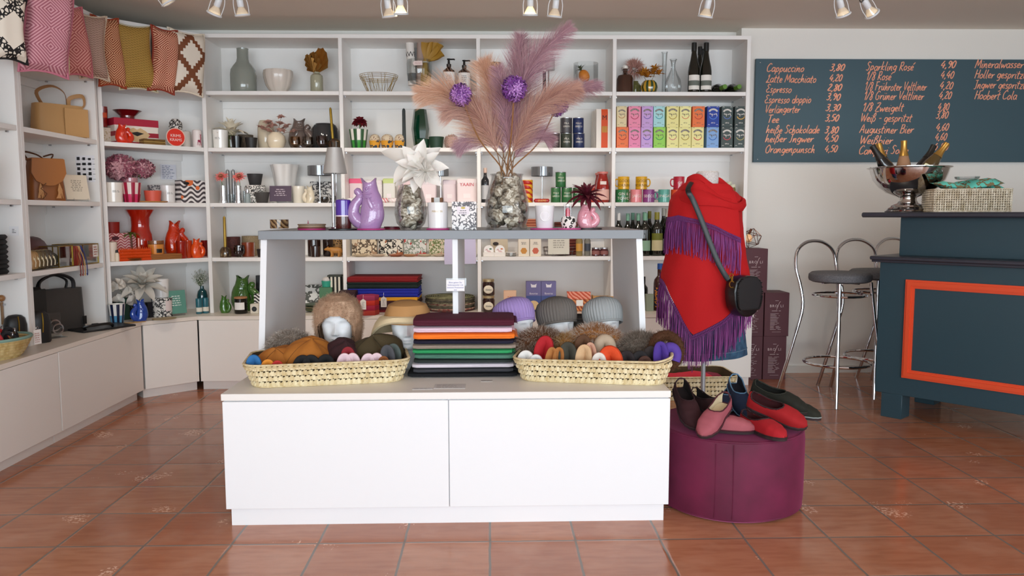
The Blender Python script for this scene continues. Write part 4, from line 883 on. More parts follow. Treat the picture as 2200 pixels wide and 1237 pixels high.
# ---- bay 2, fourth shelf
for i,(x0,x1,c1,c2,c3,nm) in enumerate([(757,810,'#d9c9ad','#5a4a3a','#a8876a','sand coloured leaf-print'),(815,866,'#e5dfd0','#2b2722','#a5603a','zebra and terracotta'),(869,916,'#d8d8d4','#7d8a7a','#b83d3a','pale floral'),(922,956,'#d9d0b8','#6d7a48','#c9a08a','green leaf-print')]):
    L(b(4,x0,x1,500,545,.17),'napkin_packet',nm+' napkin packet leaning on the fourth shelf','napkins',boxf(P('floral',c1,c2,26.+5*i,c3),.045),'napkin packets')
for i,x in enumerate((775,812,850,880,912,944)):
    p=b(4,x-20,x+20,545,553,.05); IT('saucer_bowl',['cream','pale','terracotta','amber rimmed','sand','light'][i]+' shallow wavy bowl, number '+['one','two','three','four','five','six'][i]+' from the left of the row','bowl',(p[0],0,0,0),[('body',vessel([(.02,0),(.035,.003),(.056,.016)],.003,24,rf=lambda a,z:1+.04*cos(6*a)),CER(['#e5d3b3','#e9d2b8','#b9693c','#d9a070','#e8d6b8','#ead9bf'][i],.3))],'row of wavy bowls')
p=b(4,955,1022,512,567,-.012); IT('hanging_sheet','lavender paper sheet hanging over the fourth shelf edge','paper',(Vector((p[0].x,5.588,.862)),0,0,0),[('body',G().loft([[(-.112,0,0),(.112,.0,.004)],[(-.114,-.004,.09),(.112,-.003,.09)],[(-.110,.0,.19),(.110,0,.19)]],False),M('#c9c3df',.7))])
# ---- bay 2, bottom: felt sheets, boxes, place mats
cols=[('#8d0f16','bright red felt sheets','#7a5a58'),('#10241f','dark green felt sheets',None),('#1c2aa6','royal blue felt sheets',None),('#e3a21c','golden yellow felt sheets',None),('#3a0f1a','maroon felt sheets',None),('#7a1020','dark red felt sheets',None)]
zz=ZS[0]+.0005; q=b(5,752,905,600,690,.13); hs=[.036,.045,.062,.024,.062,.02]
for i in range(5,-1,-1):
    c,nm,c2=cols[i]; hgt=hs[i]; g=G(); n=max(2,int(hgt/.009)); rq=random.Random(i)
    for k in range(n): g.box((rq.uniform(-.006,.006),rq.uniform(-.006,.006),k*hgt/n),(.50,.30,hgt/n*.98),.002)
    IT('felt_sheets','stack of '+nm+' on the worktop of the second bay'+(', topmost' if i==0 else ''),'felt',(Vector((q[0].x,q[0].y,zz)),0,0,.02*((i%3)-1)),[('body',g,P('fabric',c,c,80.))],'folded felt stacks'); zz+=hgt+.0006
p=b(5,734,772,605,690,.0); IT('felt_block','dark wine felt block leaning at the left of the felt stacks','felt',(Vector((p[0].x,5.52,ZS[0]+.0005)),0,0,0),[('body',G().box((0,0,0),(.115,.10,.165),.004),P('fabric','#2c1018','#35141c',80.))])
p=b(5,772,816,628,664,-.06); zz=ZS[0]+.0005
for i,(c,nm) in enumerate((('#a83226','brick red'),('#a3123a','crimson'),('#c22a1a','scarlet'),('#a03058','dusty pink'))):
    IT('felt_coasters',nm+' hexagonal felt coasters in the small stack with a white tag','coasters',(Vector((p[0].x,5.47,zz)),0,0,.26),[('body',G().lathe([(.076,0),(.078,.004),(.078,.030),(.076,.034)],6),P('fabric',c,c,120.))],'hexagonal coaster stack'); zz+=.0346
def hangtag(x,y,z,lab,c='#ece8e0'):
    IT('price_tag',lab,'tag',(Vector((x,y,z)),0,0,0),[('card',G().slab([(-.02,-.04),(.02,-.04),(.02,.02),(0,.034),(-.02,.02)],-.0008,.0008),M(c,.8)),('lettering',lines(5,.026,.045,.01,7,.3,'C').move(0,-.0012,-.008),INK),('string',G().tube([(0,0,.026),(0,.004,.05),(0,.012,.06)],.0008,4),PAPER)])
hangtag(p[0].x-.02,5.388,ZS[0]+.085,'white paper tag hanging before the hexagonal coaster stack')
hangtag(p[0].x+.12,5.40,ZS[0]+.10,'grey white paper tag hanging before the yellow felt sheets','#d9d6d0')
p=b(5,911,1023,640,668,.14); zz=ZS[0]+.0005
for i in range(9):
    g=G()
    for k in range(11): g.torus((0,0,.0055),.012+.0165*k,.0055,40,5)
    g.ell((0,0,.0055),.012,.012,.004,10,4)
    IT('place_mat',['bottom','second','third','fourth','fifth','sixth','seventh','eighth','topmost'][i]+' round woven mat counted upwards in the striped mat stack','place mat',(Vector((p[0].x+.004*sin(i*2.1),p[0].y,zz)),0,0,i),[('body',g,P('fabric',['#6d2a2a','#8a2a2e','#5d5a4a','#77705c','#6d2f2f','#8a8468','#5a5648','#7d7560','#8d8a64'][i],['#3a3a34','#c9b8a0','#3a3a32','#4a4438','#b9a890','#4a4638','#3a3830','#4c473a','#5a5a40'][i],40.))],'woven mat stack'); zz+=.0114
# ---- bay 3, top shelf
L(b(1,1046,1083,130,197,.15),'swirl_vase','brown and cream swirl glass vase half behind the plumes','vase',lambda w,h:[('body',G().lathe([(w*.3,0),(w*.34,h*.1),(w*.36,h*.35),(w*.4,h*.5),(w*.5,h*.7),(w*.46,h*.82),(w*.3,h*.92),(w*.34,h),(w*.28,h),(w*.25,h*.9)],28),P('swirl','#5a3a22','#c9a97f',26.,None,.12))])
IT('taper_candle','two-tone slim taper candle, black below and white on top','candle',b(1,1166,1173,122,197,.10),[('candle',G().lathe([(.012,0),(.012,.155)],12),BLACK),('candle_tip',G().lathe([(.011,.155),(.009,.22),(.003,.245),(.001,.26)],12),M('#f4f0e8',.4))])
L(b(1,1165,1192,120,197,.20),'table_lamp','grey drum table lamp behind the two-tone taper','lamp',lambda w,h:[('base',G().lathe([(.045,0),(.045,.01),(.01,.014)],24),STEEL),('stem',G().tube([(0,0,.01),(0,0,h*.8)],.006,8),STEEL),('lamp_shade',G().lathe([(w*.5,h*.7),(w*.5,h)],28),M('#b9b8b6',.4))])
p=b(1,1232,1285,132,197,.13); L(p,'glass_cylinder','wide clear glass cylinder holding an orange fruit with leaves','vase',lambda w,h:[('body',cup(w,h,1.,.002)  ,tglass('#eef3f4',.13))])
e=E('artificial_pineapple','orange artificial fruit with green leaf tuft inside the glass cylinder','artificial fruit',p[0]+Vector((-.012,.0,.13)),0,None,(0,-.5,0))
G().ell((0,0,0),.038,.038,.045,18,12).ob('fruit',M('#ef8a12',.5,bump=.5,bs=70),e); bloom([(8,.055,.012,30,.1,.3),(8,.05,.012,60,.0,.3)],Matrix.Translation((0,0,.04)),5).ob('leaves',M('#2f4a2c',.6),e)
IT('salmon_holder','salmon pink glass standing inside the glass cylinder','candle holder',(p[0]+Vector((.03,-.0,.006)),0,0,0),[('body',cup(.065,.085,.9),M('#e8a58c',.3))])
# ---- bay 3, second shelf
for i,(x0,x1,y0,y1,dz,c,nm) in enumerate([(1180,1203,290,317,0,'#46423f','charcoal grey can at the left of the lower can row'),(1204,1229,287,317,0,'#3a4238','dark green can in the middle of the lower can row'),(1231,1256,286,317,0,'#1b2b57','navy can at the right of the lower can row'),(1203,1229,255,286,1,'#413f45','grey black can on top of the dark green can'),(1230,1254,255,286,1,'#1d2f60','navy can on top of the other navy can')]):
    p=b(2,x0,x1,y0,y1,.08); IT('tin_can',nm,'can',(p[0]+Vector((0,0,.1085*dz)),0,0,0),can(p[1]*.98,.1075,M(c,.35,coat=.3),STEEL,None,['MILA' if i in (0,1,3) else 'POLO','GREEN' if i in (0,1,3) else 'GRECO'],M('#e9e4d8',.6)),'cans on the second shelf')
for i in range(4):
    x0,x1=1255+10*i,1300+5*i; p=b(2,1271+3*i,1312+1*i,235,318,.27-.065*i)
    w,h=p[1],p[2]; ps=[('body',G().loft([[(-w/2,-.03,0),(w/2,-.03,0),(w/2,.028,0),(-w/2,.028,0)],[(-w/2,-.03,h*.2),(w/2,-.03,h*.2),(w/2,.028,h*.2),(-w/2,.028,h*.2)],[(-w/2,-.027,h*.9),(w/2,-.027,h*.9),(w/2,.0,h*.9),(-w/2,.0,h*.9)],[(-w/2,-.018,h),(w/2,-.018,h),(w/2,-.008,h),(-w/2,-.008,h)]]),M('#f0ebe2',.6))]
    if i==3: ps+=[('label',G().loft([[(-w*.2,-.0308,h*.0),(w*.2,-.0308,h*.0)],[(-w*.2,-.0308,h*.2),(w*.2,-.0308,h*.2)],[(-w*.2,-.0278,h*.9),(w*.2,-.0278,h*.9)],[(-w*.2,-.0188,h*.995),(w*.2,-.0188,h*.995)]],False),M('#d9501e',.6)),('lettering',text('M',h*.17).mul(TR(0,-.0300,h*.78,0,-.02)),M('#3a1d12',.6)),('pasta_window',G().box((0,-.0306,h*.4),(w*.34,.001,h*.16)),P('stripe','#d9a050','#a8702c',120.)),('badges',lines(1,w*.3,h*.05,w*.08,3,.5,'C').mul(TR(0,-.0306,h*.14)),M('#cfd06a',.6))]
    IT('pasta_bag',['rearmost','third','second','front'][i]+' white paper bag in the row beside the tea boxes'+(' with an orange label' if i==3 else ''),'bag',p,ps,'white paper bags')
# ---- bay 3, third shelf
L(b(3,1034,1051,361,435,.09),'dark_bottle','slim dark bottle with a pale label and cream stopper','bottle',lambda w,h:bottle(w,h,M('#23262b',.12,coat=.5),M('#d9b9a8',.5),M('#c5c6c8',.6),None,'bordeaux',(.1,.5),.14))
for i in range(5):
    p=b(3,1121,1145,426,436,.10); IT('fish_tin','yellow and red round tin, '+['lowest','second','third','fourth','topmost'][i]+' of the stack beside the chrome lamp','tin',(Vector((p[0].x,p[0].y,RZ[3]+.0325*i+.0005)),0,0,.3*i),[('body',G().lathe([(.038,0),(.040,.003),(.040,.029),(.038,.032)],24,mf=None),P('wave','#e0a526','#b5281c',16.,'#f0dfb0',.3))],'stacked tins')
L(b(3,1141,1188,358,434,.17),'table_lamp','chrome table lamp with smoked drum shade in the third bay','lamp',tlamp(.066,.16))
p=b(3,1147,1180,428,437,.03); IT('sardine_tin','flat red tin with yellow lettering at the foot of the chrome lamp','tin',p,[('body',G().box((0,0,0),(p[1],.06,.026),.008),M('#b3231a',.35)),('lettering',text('GUSTO',.018,.2).mul(TR(0,-.0305,.013)),M('#f0c84a',.6))])
for i,(x0,x1,dz,d,nm) in enumerate([(1183,1205,0,.08,'green printed can at the left of the lower row'),(1206,1229,0,.08,'green printed can in the middle of the lower row'),(1230,1252,0,.12,'green printed can half hidden by the burgundy dahlia'),(1193,1216,1,.08,'green printed can on top of the two lower ones')]):
    p=b(3,x0,x1,404,436,d); IT('tin_can',nm,'can',(p[0]+Vector((0,0,.1095*dz)),0,0,0),can(p[1]*.98,.1085,M('#2f6b3c',.35,coat=.3),STEEL,None,['POLO','GRECO'],M('#ecead6',.6)),'green printed cans')
for i,(x0,x1,y0,d) in enumerate([(1276,1293,371,.22),(1280,1309,369,.08)]):
    L(b(3,x0 if i else 1276,x1 if i else 1300,y0,435,d),'sauce_bottle',['red sauce bottle half behind its twin','red sauce bottle with pink lid and round pale label'][i],'bottle',lambda w,h:[('bottle_body',G().lathe([(w*.44,0),(w*.5,h*.04),(w*.5,h*.5),(w*.42,h*.72),(w*.34,h*.86),(w*.34,h*.93)],24),M('#9a1d14',.1,coat=.7)),('cap',G().lathe([(w*.38,h*.92),(w*.4,h*.94),(w*.4,h*.99),(.001,h)],20,caps=False),M('#d98078',.4)),('paper_label',wraplab(w*.508,h*.08,h*.42,1.2),M('#e3b7ab',.6)),('round_label',wraplab(w*.47,h*.5,h*.68,.5),M('#ece0d8',.6))],'red sauce bottles')
L(b(3,1262,1279,400,436,.05),'sauce_jar','pink labelled jar behind the burgundy dahlia','jar',lambda w,h:lidjar(w,h,M('#a3332a',.1,coat=.5),M('#d98078',.4),M('#e8c9c4',.6)))
for i in range(8):
    p=b(4,1130,1152,440,552,.16); IT('biscuit_tin','rust brown flat tin, counted '+['first','second','third','fourth','fifth','sixth','seventh','eighth'][i]+' upwards in the stack behind the oyster vase','tin',(Vector((p[0].x,p[0].y,RZ[4]+.0005+.0335*i)),0,0,0),[('body',G().lathe([(.062,0),(.064,.003),(.064,.028),(.06,.033)],28),P('hstripe','#8a3a24','#b9785a',60.))],'rust brown tins')
for i in range(6):
    p=b(4,1190,1243,440,552,.27); IT('biscuit_tin','dark red flat tin, counted '+['first','second','third','fourth','fifth','sixth'][i]+' upwards in the stack behind the white candle','tin',(Vector((p[0].x,p[0].y,RZ[4]+.0005+.0405*i)),0,0,0),[('body',G().lathe([(.088,0),(.09,.003),(.09,.036),(.086,.04)],28),P('hstripe','#5d1d18','#8f4a3a',50.))],'dark red tins')
# ---- bay 3, fourth shelf
L(b(4,1054,1091,505,545,.20),'advert_card','cream card with a dark oval mark leaning at the back','card',lambda w,h:[('body',G().box((0,0,0),(w,.006,h+.02),.0005).mul(Matrix.Rotation(-.1,4,'X')),M('#cbbca4',.7)),('mark',G().ell((-w*.2,-.004,h*.62),w*.17,.0015,w*.1,14,6),M('#2c1f1c',.6))])
for i,(x0,x1,c) in enumerate([(1038,1062,'#2f6b4a'),(1062,1086,'#c9662a')]):
    p=b(4,x0,x1,529,553,.06); w=p[1]
    IT('round_tin',['round white candy tin with red lettering and green leaf, left of the pair','round white candy tin with red and orange print, right of the pair'][i],'tin',p,[('tray',G().box((0,0,0),(w,.07,.03),.002),M('#eee9e4',.6)),('tin',G().lathe([(w*.44,-.016),(w*.46,-.013),(w*.46,.013),(w*.44,.016)],24).mul(TR(0,0,w*.47+.006,0,PI/2)),M('#efece8',.35)),('lettering',text('Pollini',.022,.3).mul(TR(0,-.0165,w*.47,0,0,.5)),M('#b5182e',.6)),('leaf',G().ell((w*.16,-.0165,w*.66),w*.12,.0015,w*.06,10,5),M(c,.6))],'round candy tins')
L(b(4,1087,1109,543,553,.035),'glass_dish','small round glass jar with white lid','jar',lambda w,h:[('jar',G().lathe([(w*.46,0),(w*.5,.003),(w*.5,h*.8)],24),tglass('#c8c8c4',.5)),('lid',G().lathe([(w*.5,h*.78),(w*.5,h*.98),(.001,h)],24,caps=False),M('#dcd9d3',.4))])
for i,(x0,x1,c) in enumerate([(1113,1137,'#c98a3c'),(1138,1162,'#c9624a')]):
    def fn(w,h,c=c):
        return [('body',G().box((0,0,0),(w,.07,h),.0015),M('#e6dccb',.6)),('print',G().lathe([(w*.3,0),(w*.3,.0008)],6).mul(TR(0,-.0352,h*.22,0,PI/2)),M(c,.6)),('emblem',G().ell((0,-.0352,h*.82),w*.28,.001,w*.2,12,6),M('#7a5a3a' if i==0 else '#c23a32',.6)),('lettering',lines(3,w*.5,h*.12,w*.12,i,.4,'C').mul(TR(0,-.0356,h*.52)),INK)]
    L(b(4,x0,x1,500,553,.07),'tea_carton',['tall cream carton with an amber hexagon print','tall cream carton with a rosy hexagon print'][i],'carton',fn,'tall cream cartons')
L(b(4,1178,1224,505,548,.04),'card_on_stand','grey beige price card on a clear stand under the counter edge','sign',cardstand('#d3cec0','#9a958a',-.05,5))
def wiretray(w,h):
    g=G()
    for z,r in ((.002,.9),(h*.5,.97),(h-.002,1.)): g.torus((0,0,z),w/2*r,.002,40,6,ry=.7)
    for i in range(16): a=2*PI*i/16; g.tube([(w/2*.9*cos(a),w/2*.63*sin(a),.002),(w/2*cos(a),w/2*.7*sin(a),h-.002)],.0015,5)
    return [('body',g,STEEL)]
L(b(4,1166,1233,535,553,.17),'wire_tray','oval steel wire tray behind the grey beige card','tray',wiretray)
for i,(x0,x1,c) in enumerate([(1237,1252,'#c9913a'),(1255,1269,'#3a3f4a')]):
    L(b(4,x0,x1,500,553,.07),'spice_mill',['glass spice mill with amber spices and black top','glass spice mill with dark blue label and black top'][i],'spice mill',lambda w,h,c=c:[('jar',G().lathe([(w*.42,0),(w*.48,.005),(w*.5,h*.62),(w*.36,h*.7)],18),M('#8f7a4c' if c[1]=='c' else '#77756c',.08,coat=.6)),('grinder',G().lathe([(w*.36,h*.68),(w*.42,h*.74),(w*.5,h*.8),(w*.5,h*.98),(.001,h)],18,rf=lambda a,z:1+.03*cos(14*a),caps=False),M('#1e1d1d',.4)),('paper_label',wraplab(w*.51,h*.2,h*.5,1.2),M(c,.5))],'spice mills')
for i,(x0,x1) in enumerate([(1271,1289),(1289,1307)]):
    L(b(4,x0,x1,535,553,.06),'jam_jar','little jar of dark red jam, %s of the pair on the fourth shelf'%['left','right'][i],'jar',lambda w,h:lidjar(w,h,M('#4a1418',.08,coat=.7),STEEL,M('#8f5a55',.6)),'little jam jars')
# ---- bay 3, bottom
for i,(y0,y1,dz) in enumerate([(632,668,0),(598,632,.118)]):
    p=b(5,1036,1063,632,668,.0); IT('preserve_jar',['lower','upper'][i]+' of the two stacked jars of dark preserve with cream oval label','jar',(p[0]+Vector((0,-.0,dz)),0,0,0),lidjar(p[1],.117,M('#2b0f0c',.08,coat=.7),M('#c9b48a',.3,.7))+[('paper_label',G().ell((0,-p[1]*.5,.045),p[1]*.38,.006,.03,18,8),M('#e9dfca',.6)),('lettering',text('Gelee',.018,.3).mul(TR(0,-p[1]*.5-.0065,.045)),INK)],'stacked preserve jars')
L(b(5,1082,1109,625,668,.06),'peach_carton','peach carton with fine red print','carton',lambda w,h:[('body',G().box((0,0,0),(w,.05,h),.0015),M('#e9bfa0',.6)),('lettering',lines(3,w*.5,h*.3,w*.15,9,.3,'C').mul(TR(0,-.0255,h*.6)),M('#c9694a',.6))])
for i,(x0,x1) in enumerate([(1130,1162),(1162.5,1194)]):
    def fn(w,h):
        return [('body',G().box((0,0,0),(w,.06,h),.0012),M('#6f6a9c',.55)),('band',G().box((0,-.0306,h*.0),(w*.98,.001,h*.52)),M('#3d4f8c',.55)),('print',G().ell((0,-.0315,h*.2),w*.36,.001,h*.16,18,8),M('#d9b98a',.6)),('emblem',G().slab([(-w*.16,0),(w*.16,0),(w*.2,w*.26),(w*.08,w*.18),(-w*.08,w*.18),(-w*.2,w*.26)],-.0315,-.0308).move(0,0,h*.8),M('#e9e6ee',.6)),('lettering',text('Bavarias',h*.085).mul(TR(0,-.0312,h*.6)),M('#efeaf2',.6))]
    L(b(5,x0,x1,604,668,.03),'chocolate_box','lavender box with blue lower half and pastry print, %s of the pair'%['left','right'][i],'box',fn,'lavender boxes')
p=b(5,1220,1268,622,664,.02); w,h=p[1],p[2]
IT('praline_pack','clear gift pack with red and orange sweets and a white label','packet',p,[('body',G().box((0,0,0),(w,.08,h*.62),.004),P('swirl','#8a3a22','#d9925a',30.)),('top_flap',G().loft([[(-w/2,-.04,h*.62),(w/2,-.04,h*.62),(w/2,.04,h*.62),(-w/2,.04,h*.62)],[(-w*.56,-.02,h),(w*.5,-.02,h*.98),(w*.5,.0,h*.98),(-w*.56,.0,h)]]),P('swirl','#c24a2e','#e8a08a',30.)),('paper_label',G().box((0,-.0406,h*.28),(w*.3,.001,h*.3)),PAPER)])
L(b(5,1272,1318,636,668,.05),'wooden_tray','light wooden slatted crate at the right end of the third bay','crate',lambda w,h:[('front_slat',G().box((0,-.05,h*.02),(w,.012,h*.42),.001).box((0,-.05,h*.56),(w,.012,h*.42),.001),M('#c99a5c',.6)),('rear_slat',G().box((0,.05,h*.02),(w,.012,h*.9),.001),M('#b98a4e',.6)),('base',G().box((0,0,0),(w,.09,.01)),M('#c99a5c',.6)),('end_panel',G().box((-w/2+.005,0,.01),(.01,.09,h*.9)).box((w/2-.005,0,.01),(.01,.09,h*.9)),M('#c0904f',.6))])
# ---- bay 4, top shelf
def swing(w,h):
    return [('bottle_body',G().lathe([(w*.46,0),(w*.5,.006),(w*.5,h*.5),(w*.42,h*.62),(w*.2,h*.68),(w*.14,h*.72),(w*.14,h*.86)],28),M('#5c3a2c',.06,t=.55,coat=.6)),('stopper',G().lathe([(w*.15,h*.86),(w*.17,h*.88),(w*.17,h*.96),(.001,h)],16,caps=False),M('#e6e0d6',.3)),('wire_clip',G().torus((0,0,h*.82),w*.19,.0018,20,5,M4=Matrix.Rotation(.3,4,'X')).tube([(-w*.19,0,h*.8),(-w*.24,-.01,h*.9),(0,-.02,h*.99),(w*.24,-.01,h*.9),(w*.19,0,h*.8)],.0018,5),STEEL)]
L(b(1,1325,1361,137,198,.10),'swing_top_bottle','squat brown swing-top bottle at the left of the fourth bay','bottle',swing)
p=b(1,1352,1378,165,197,.23); L(p,'bud_vase','small olive glass vase behind the brown swing-top bottle','vase',lath([(.001,0),(.9,0),(1.,.1),(.95,.7),(.5,.9),(.45,1.),(.35,1.),(.001,.8)],M('#8d8d52',.1,t=.4)))
paths=[]; q=random.Random(12)
for i in range(300):
    d=Vector((q.gauss(0,1),q.gauss(0,.7),q.gauss(.35,.9))).normalized(); o=Vector((d.x*.03,d.y*.03,.05+d.z*.03)); paths.append([o,o+d*.03+Vector((0,0,.008)),o+d*q.uniform(.045,.075)])
IT('feathery_flower','feathery dusty pink bloom behind the brown bottle','flower',(p[0]+Vector((-.01,0,p[2]+.035)),0,0,0),[('petals',strands(paths,.0028),M('#c9998c',.8)),('stem',G().tube([(0,0,.05),(.0,0,-.05)],.002,5),M('#8a6a55',.8))])
p=b(1,1377,1413,172,198,.07); w,h=p[1],p[2]
IT('pumpkin_vase','yellow and green striped gourd-shaped vase','vase',p,[('body',G().lathe([(w*.25,0),(w*.42,h*.12),(w*.5,h*.45),(w*.44,h*.8),(w*.3,h),(w*.24,h),(w*.2,h*.7)],40,rf=lambda a,z:1+.03*cos(10*a),mf=lambda i,j:(j//2)%2),[M('#c99a2a',.1,coat=.7),M('#2f4a2a',.1,coat=.7)])])
g=G()
for i,(dx,dy,dz) in enumerate([(-.055,0,.035),(-.02,-.02,.02),(.02,.0,.045),(.045,.01,.075),(.06,-.02,.04),(-.03,.02,.05)]):
    g.join(bloom([(8,.062,.016,12,.05,.3),(8,.055,.014,42,-.05,.3),(5,.04,.012,70,-.1,.3)],None,i+30),TR(dx,dy,dz,i,.25*sin(i),.3*cos(2*i)))
IT('mustard_flowers','mustard yellow flowers in the striped gourd vase','flowers',(p[0]+Vector((.0,0,p[2])),0,0,0),[('petals',g,M('#b9781c',.7)),('stems',G().tube([(-.04,0,.03),(0,0,-.04),(.04,0,.06)],.002,5),M('#7a6a2a',.8))])
L(b(1,1417,1437,104,198,.24),'tall_glass_vase','tall slim clear glass vase behind the carafe','vase',lath([(.001,0),(1.,0),(1.,.03),(.5,.06),(.42,.5),(.55,.95),(.72,1.),(.66,1.),(.4,.6),(.36,.1),(.001,.08)],tglass('#e9eff0',.18)))
L(b(1,1428,1464,126,198,.09),'glass_carafe','clear glass carafe with pear-shaped body','carafe',lath([(.001,0),(.8,0),(.95,.08),(1.,.2),(.9,.4),(.55,.56),(.3,.7),(.24,.84),(.3,.95),(.46,1.),(.42,1.),(.2,.84),(.001,.1)],tglass('#e9eff0',.2)))
WBG=M('#14160e',.07,coat=.6); WBL=M('#131312',.35)
def wine(w,h): return bottle(w,h,WBG,WBL,M('#efece4',.7),None,'slim',(.06,.35),.17,(.14,.24,M('#6a7068',.7)))
for i,(x0,x1,y0,d,nm) in enumerate([(1478,1503,92,.07,'front left slim white wine bottle with landscape label'),(1504,1529,90,.07,'front right slim white wine bottle with landscape label'),(1492,1514,103,.20,'slim wine bottle standing behind the gap of the front pair'),(1500,1521,98,.28,'rearmost slim wine bottle')]):
    p=b(1,x0,x1,y0,197,d); IT('wine_bottle',nm,'bottle',p,wine(p[1],.352),'slim wine bottles')
for i,(x,nm) in enumerate([(1556,'lying dark wine bottle with green cap, left of the two'),(1587,'lying dark wine bottle with green cap, right of the two')]):
    p=b(1,x-14,x+14,177,197,.02); IT('wine_bottle',nm,'bottle',(Vector((p[0].x-.035,5.925,ZS[4]+.0395)),0,0,0),bottle(.078,.31,WBG,M('#5d8a2c',.4),None,None,'bordeaux'),'lying wine bottles',rot=(PI/2,0,.13))
# ---- bay 4, second shelf: tea boxes
def teabox(w,h,c,arc,dk):
    D=.075; y=-D/2-.0006; tn='#e9e4dc' if dk else '#6a5d52'; lg=M('#f3efe6',.6) if dk else M('#55463c',.6)
    g=G().box((0,0,0),(w,D,h),.001)
    def ring(r0,r1,a0,a1,cz,k=14,sx=1.): return G().loft([[(sx*r0*cos(a0+(a1-a0)*i/k),y,cz+r0*sin(a0+(a1-a0)*i/k)) for i in range(k+1)],[(sx*r1*cos(a0+(a1-a0)*i/k),y,cz+r1*sin(a0+(a1-a0)*i/k)) for i in range(k+1)]],False)
    o=[('body',g,M(c,.6))]
    bn=ring(w*.33,w*.46,.55,PI-.55,h*.62); o.append(('banner',bn,lg))
    t=G(); s='KAMPOTEA'
    for i,ch in enumerate(s):
        a=PI-.68-(PI-1.36)*i/(len(s)-1); t.join(text(ch,w*.12),Matrix.Translation((w*.395*cos(a),y-.0006,h*.62+w*.395*sin(a)))@Matrix.Rotation(-(a-PI/2),4,'Y'))
    o.append(('lettering',t,M('#2b2b2e',.6) if dk else M('#f6f2ea',.6)))
    o.append(('smile_arc',ring(w*.30,w*.36,PI+.35,2*PI-.35,h*.58),M(arc,.6)))
    dcr=G()
    for sx in (-1,1):
        dcr.join(ring(w*.10,w*.14,-.6,2.2,h*.55,8).move(sx*w*.2,0,0)); dcr.join(ring(w*.05,w*.075,0,3.1,h*.62,6).move(sx*w*.24,0,0))
        for sz in (.08,.93): dcr.join(ring(w*.06,w*.085,.3,2.8,h*sz,6).move(sx*w*.34,0,0))
        dcr.add([(sx*w*.08,y,h*.66),(sx*w*.02,y,h*.57),(sx*w*.12,y,h*.6)],[(0,1,2)])
    o.append(('ornament',dcr,M(tn,.6))); o.append(('caption',lines(2,w*.5,h*.07,w*.16,1,.35,'C').mul(TR(0,y,h*.2)),lg)); return o
top=[('#e3d3a6','#b9783c',0),('#ef8fae','#c23a5e',0),('#c9a3dc','#6a5ab0',0),('#a9dde0','#3aa0b0',0),('#efe79a','#b59a3a',0),('#f5efa6','#d9825a',0),('#f0793f','#c9402a',0),('#1e3fa0','#4f86e0',1),('#41504f','#5a76c0',1),('#3a4746','#e0b04a',1)]
bot=[('#ef7a45','#b8281e',0),('#ef8fb6','#b03a5a',0),('#cba6e0','#5a58b8',0),('#9ad85a','#2f9a4a',0),('#f2eca0','#cf7a7a',0),('#f0e99e','#b59a3a',0),('#f3e9a0','#c9303a',0),('#86aee0','#2f6ac0',0),('#43504e','#c9484e',1),('#465453','#b5a86a',1)]
tx0=[(1323,1344),(1348,1374),(1376,1400),(1401,1425),(1429,1455),(1457,1481),(1484,1510),(1515,1541),(1546,1570),(1574,1600)]
bx0=[(1323,1348),(1349,1374),(1375,1400),(1402,1427),(1430,1455),(1456,1482),(1483,1509),(1515,1541),(1546,1571),(1574,1600)]
cn=['cream','pink','lilac','mint','butter yellow','pale yellow','orange','royal blue','slate grey','slate grey']; cb=['orange','pink','lilac','grass green','pale yellow','butter yellow','cream yellow','light blue','slate grey','slate grey']
od=['first','second','third','fourth','fifth','sixth','seventh','eighth','ninth','last']
hb=.0006+b(2,1323,1348,274,318,.05)[2]
for i in range(10):
    p=b(2,bx0[i][0],bx0[i][1],274,318,.055); IT('tea_box','%s tea box with smiling print, %s of the lower row'%(cb[i],od[i]),'tea box',p,teabox(p[1],hb-.0006,*bot[i]),'tea boxes')
    p=b(2,tx0[i][0],tx0[i][1],231,274,.055,hb); IT('tea_box','%s tea box with smiling print, %s of the upper row'%(cn[i],od[i]),'tea box',p,teabox(p[1],hb-.002,*top[i]),'tea boxes')
# ---- bay 4, third shelf: mugs
MG=[(1322,1352,0,'#2c7a44',['GIN &','TONIC'],'green lettered mug at the left of the lower mug row',1),(1354,1379,0,'#ef8f95',['JA GS'],'pink lettered mug in the lower mug row',-1),(1381,1406,0,'#8e3f86',['SECCO'],'purple lettered mug in the lower mug row',1),(1414,1439,0,'#5fb3a3',['SPAGAT'],'teal lettered mug in the lower mug row',-1),(1441,1466,0,'#e2491f',['CAMP'],'orange red mug half behind the red poncho',1),
    (1327,1352,1,'#e2ac18',['GOOD','MORNING'],'yellow mug on top of the green mug',-1),(1365,1390,1,'#e0a916',['GOOD','MORNING'],'yellow mug with handle to the right on top of the pink mug',1),(1446,1470,1,'#c21d3a',['OF'],'crimson mug with a white letter on top of the row',-1)]
for x0,x1,lv,c,t,nm,sd in MG:
    p=b(3,x0,x1,411,436,.07); IT('mug',nm,'mug',(p[0]+Vector((0,0,.0925*lv)),0,0,0),mug(p[1],.0918,M(c,.18,coat=.5),t,M('#f5efe6',.5) if lv==0 else M('#5a3a1a',.5) if c[1]=='e' else M('#f5efe6',.5),sd,None),'lettered mugs')
for i,(x,y) in enumerate([(1556,398),(1566,392),(1574,398)]):
    L(b(3,x-6,x+6,y,436,.1+.05*(i%2)),'spice_jar','slim spice jar with pale lid beside the mannequin neck, %s of three'%['left','middle','right'][i],'jar',lambda w,h:lidjar(w,h,M('#7d6a3a',.1,coat=.5),M('#d9d9c0',.4)),'slim spice jars')
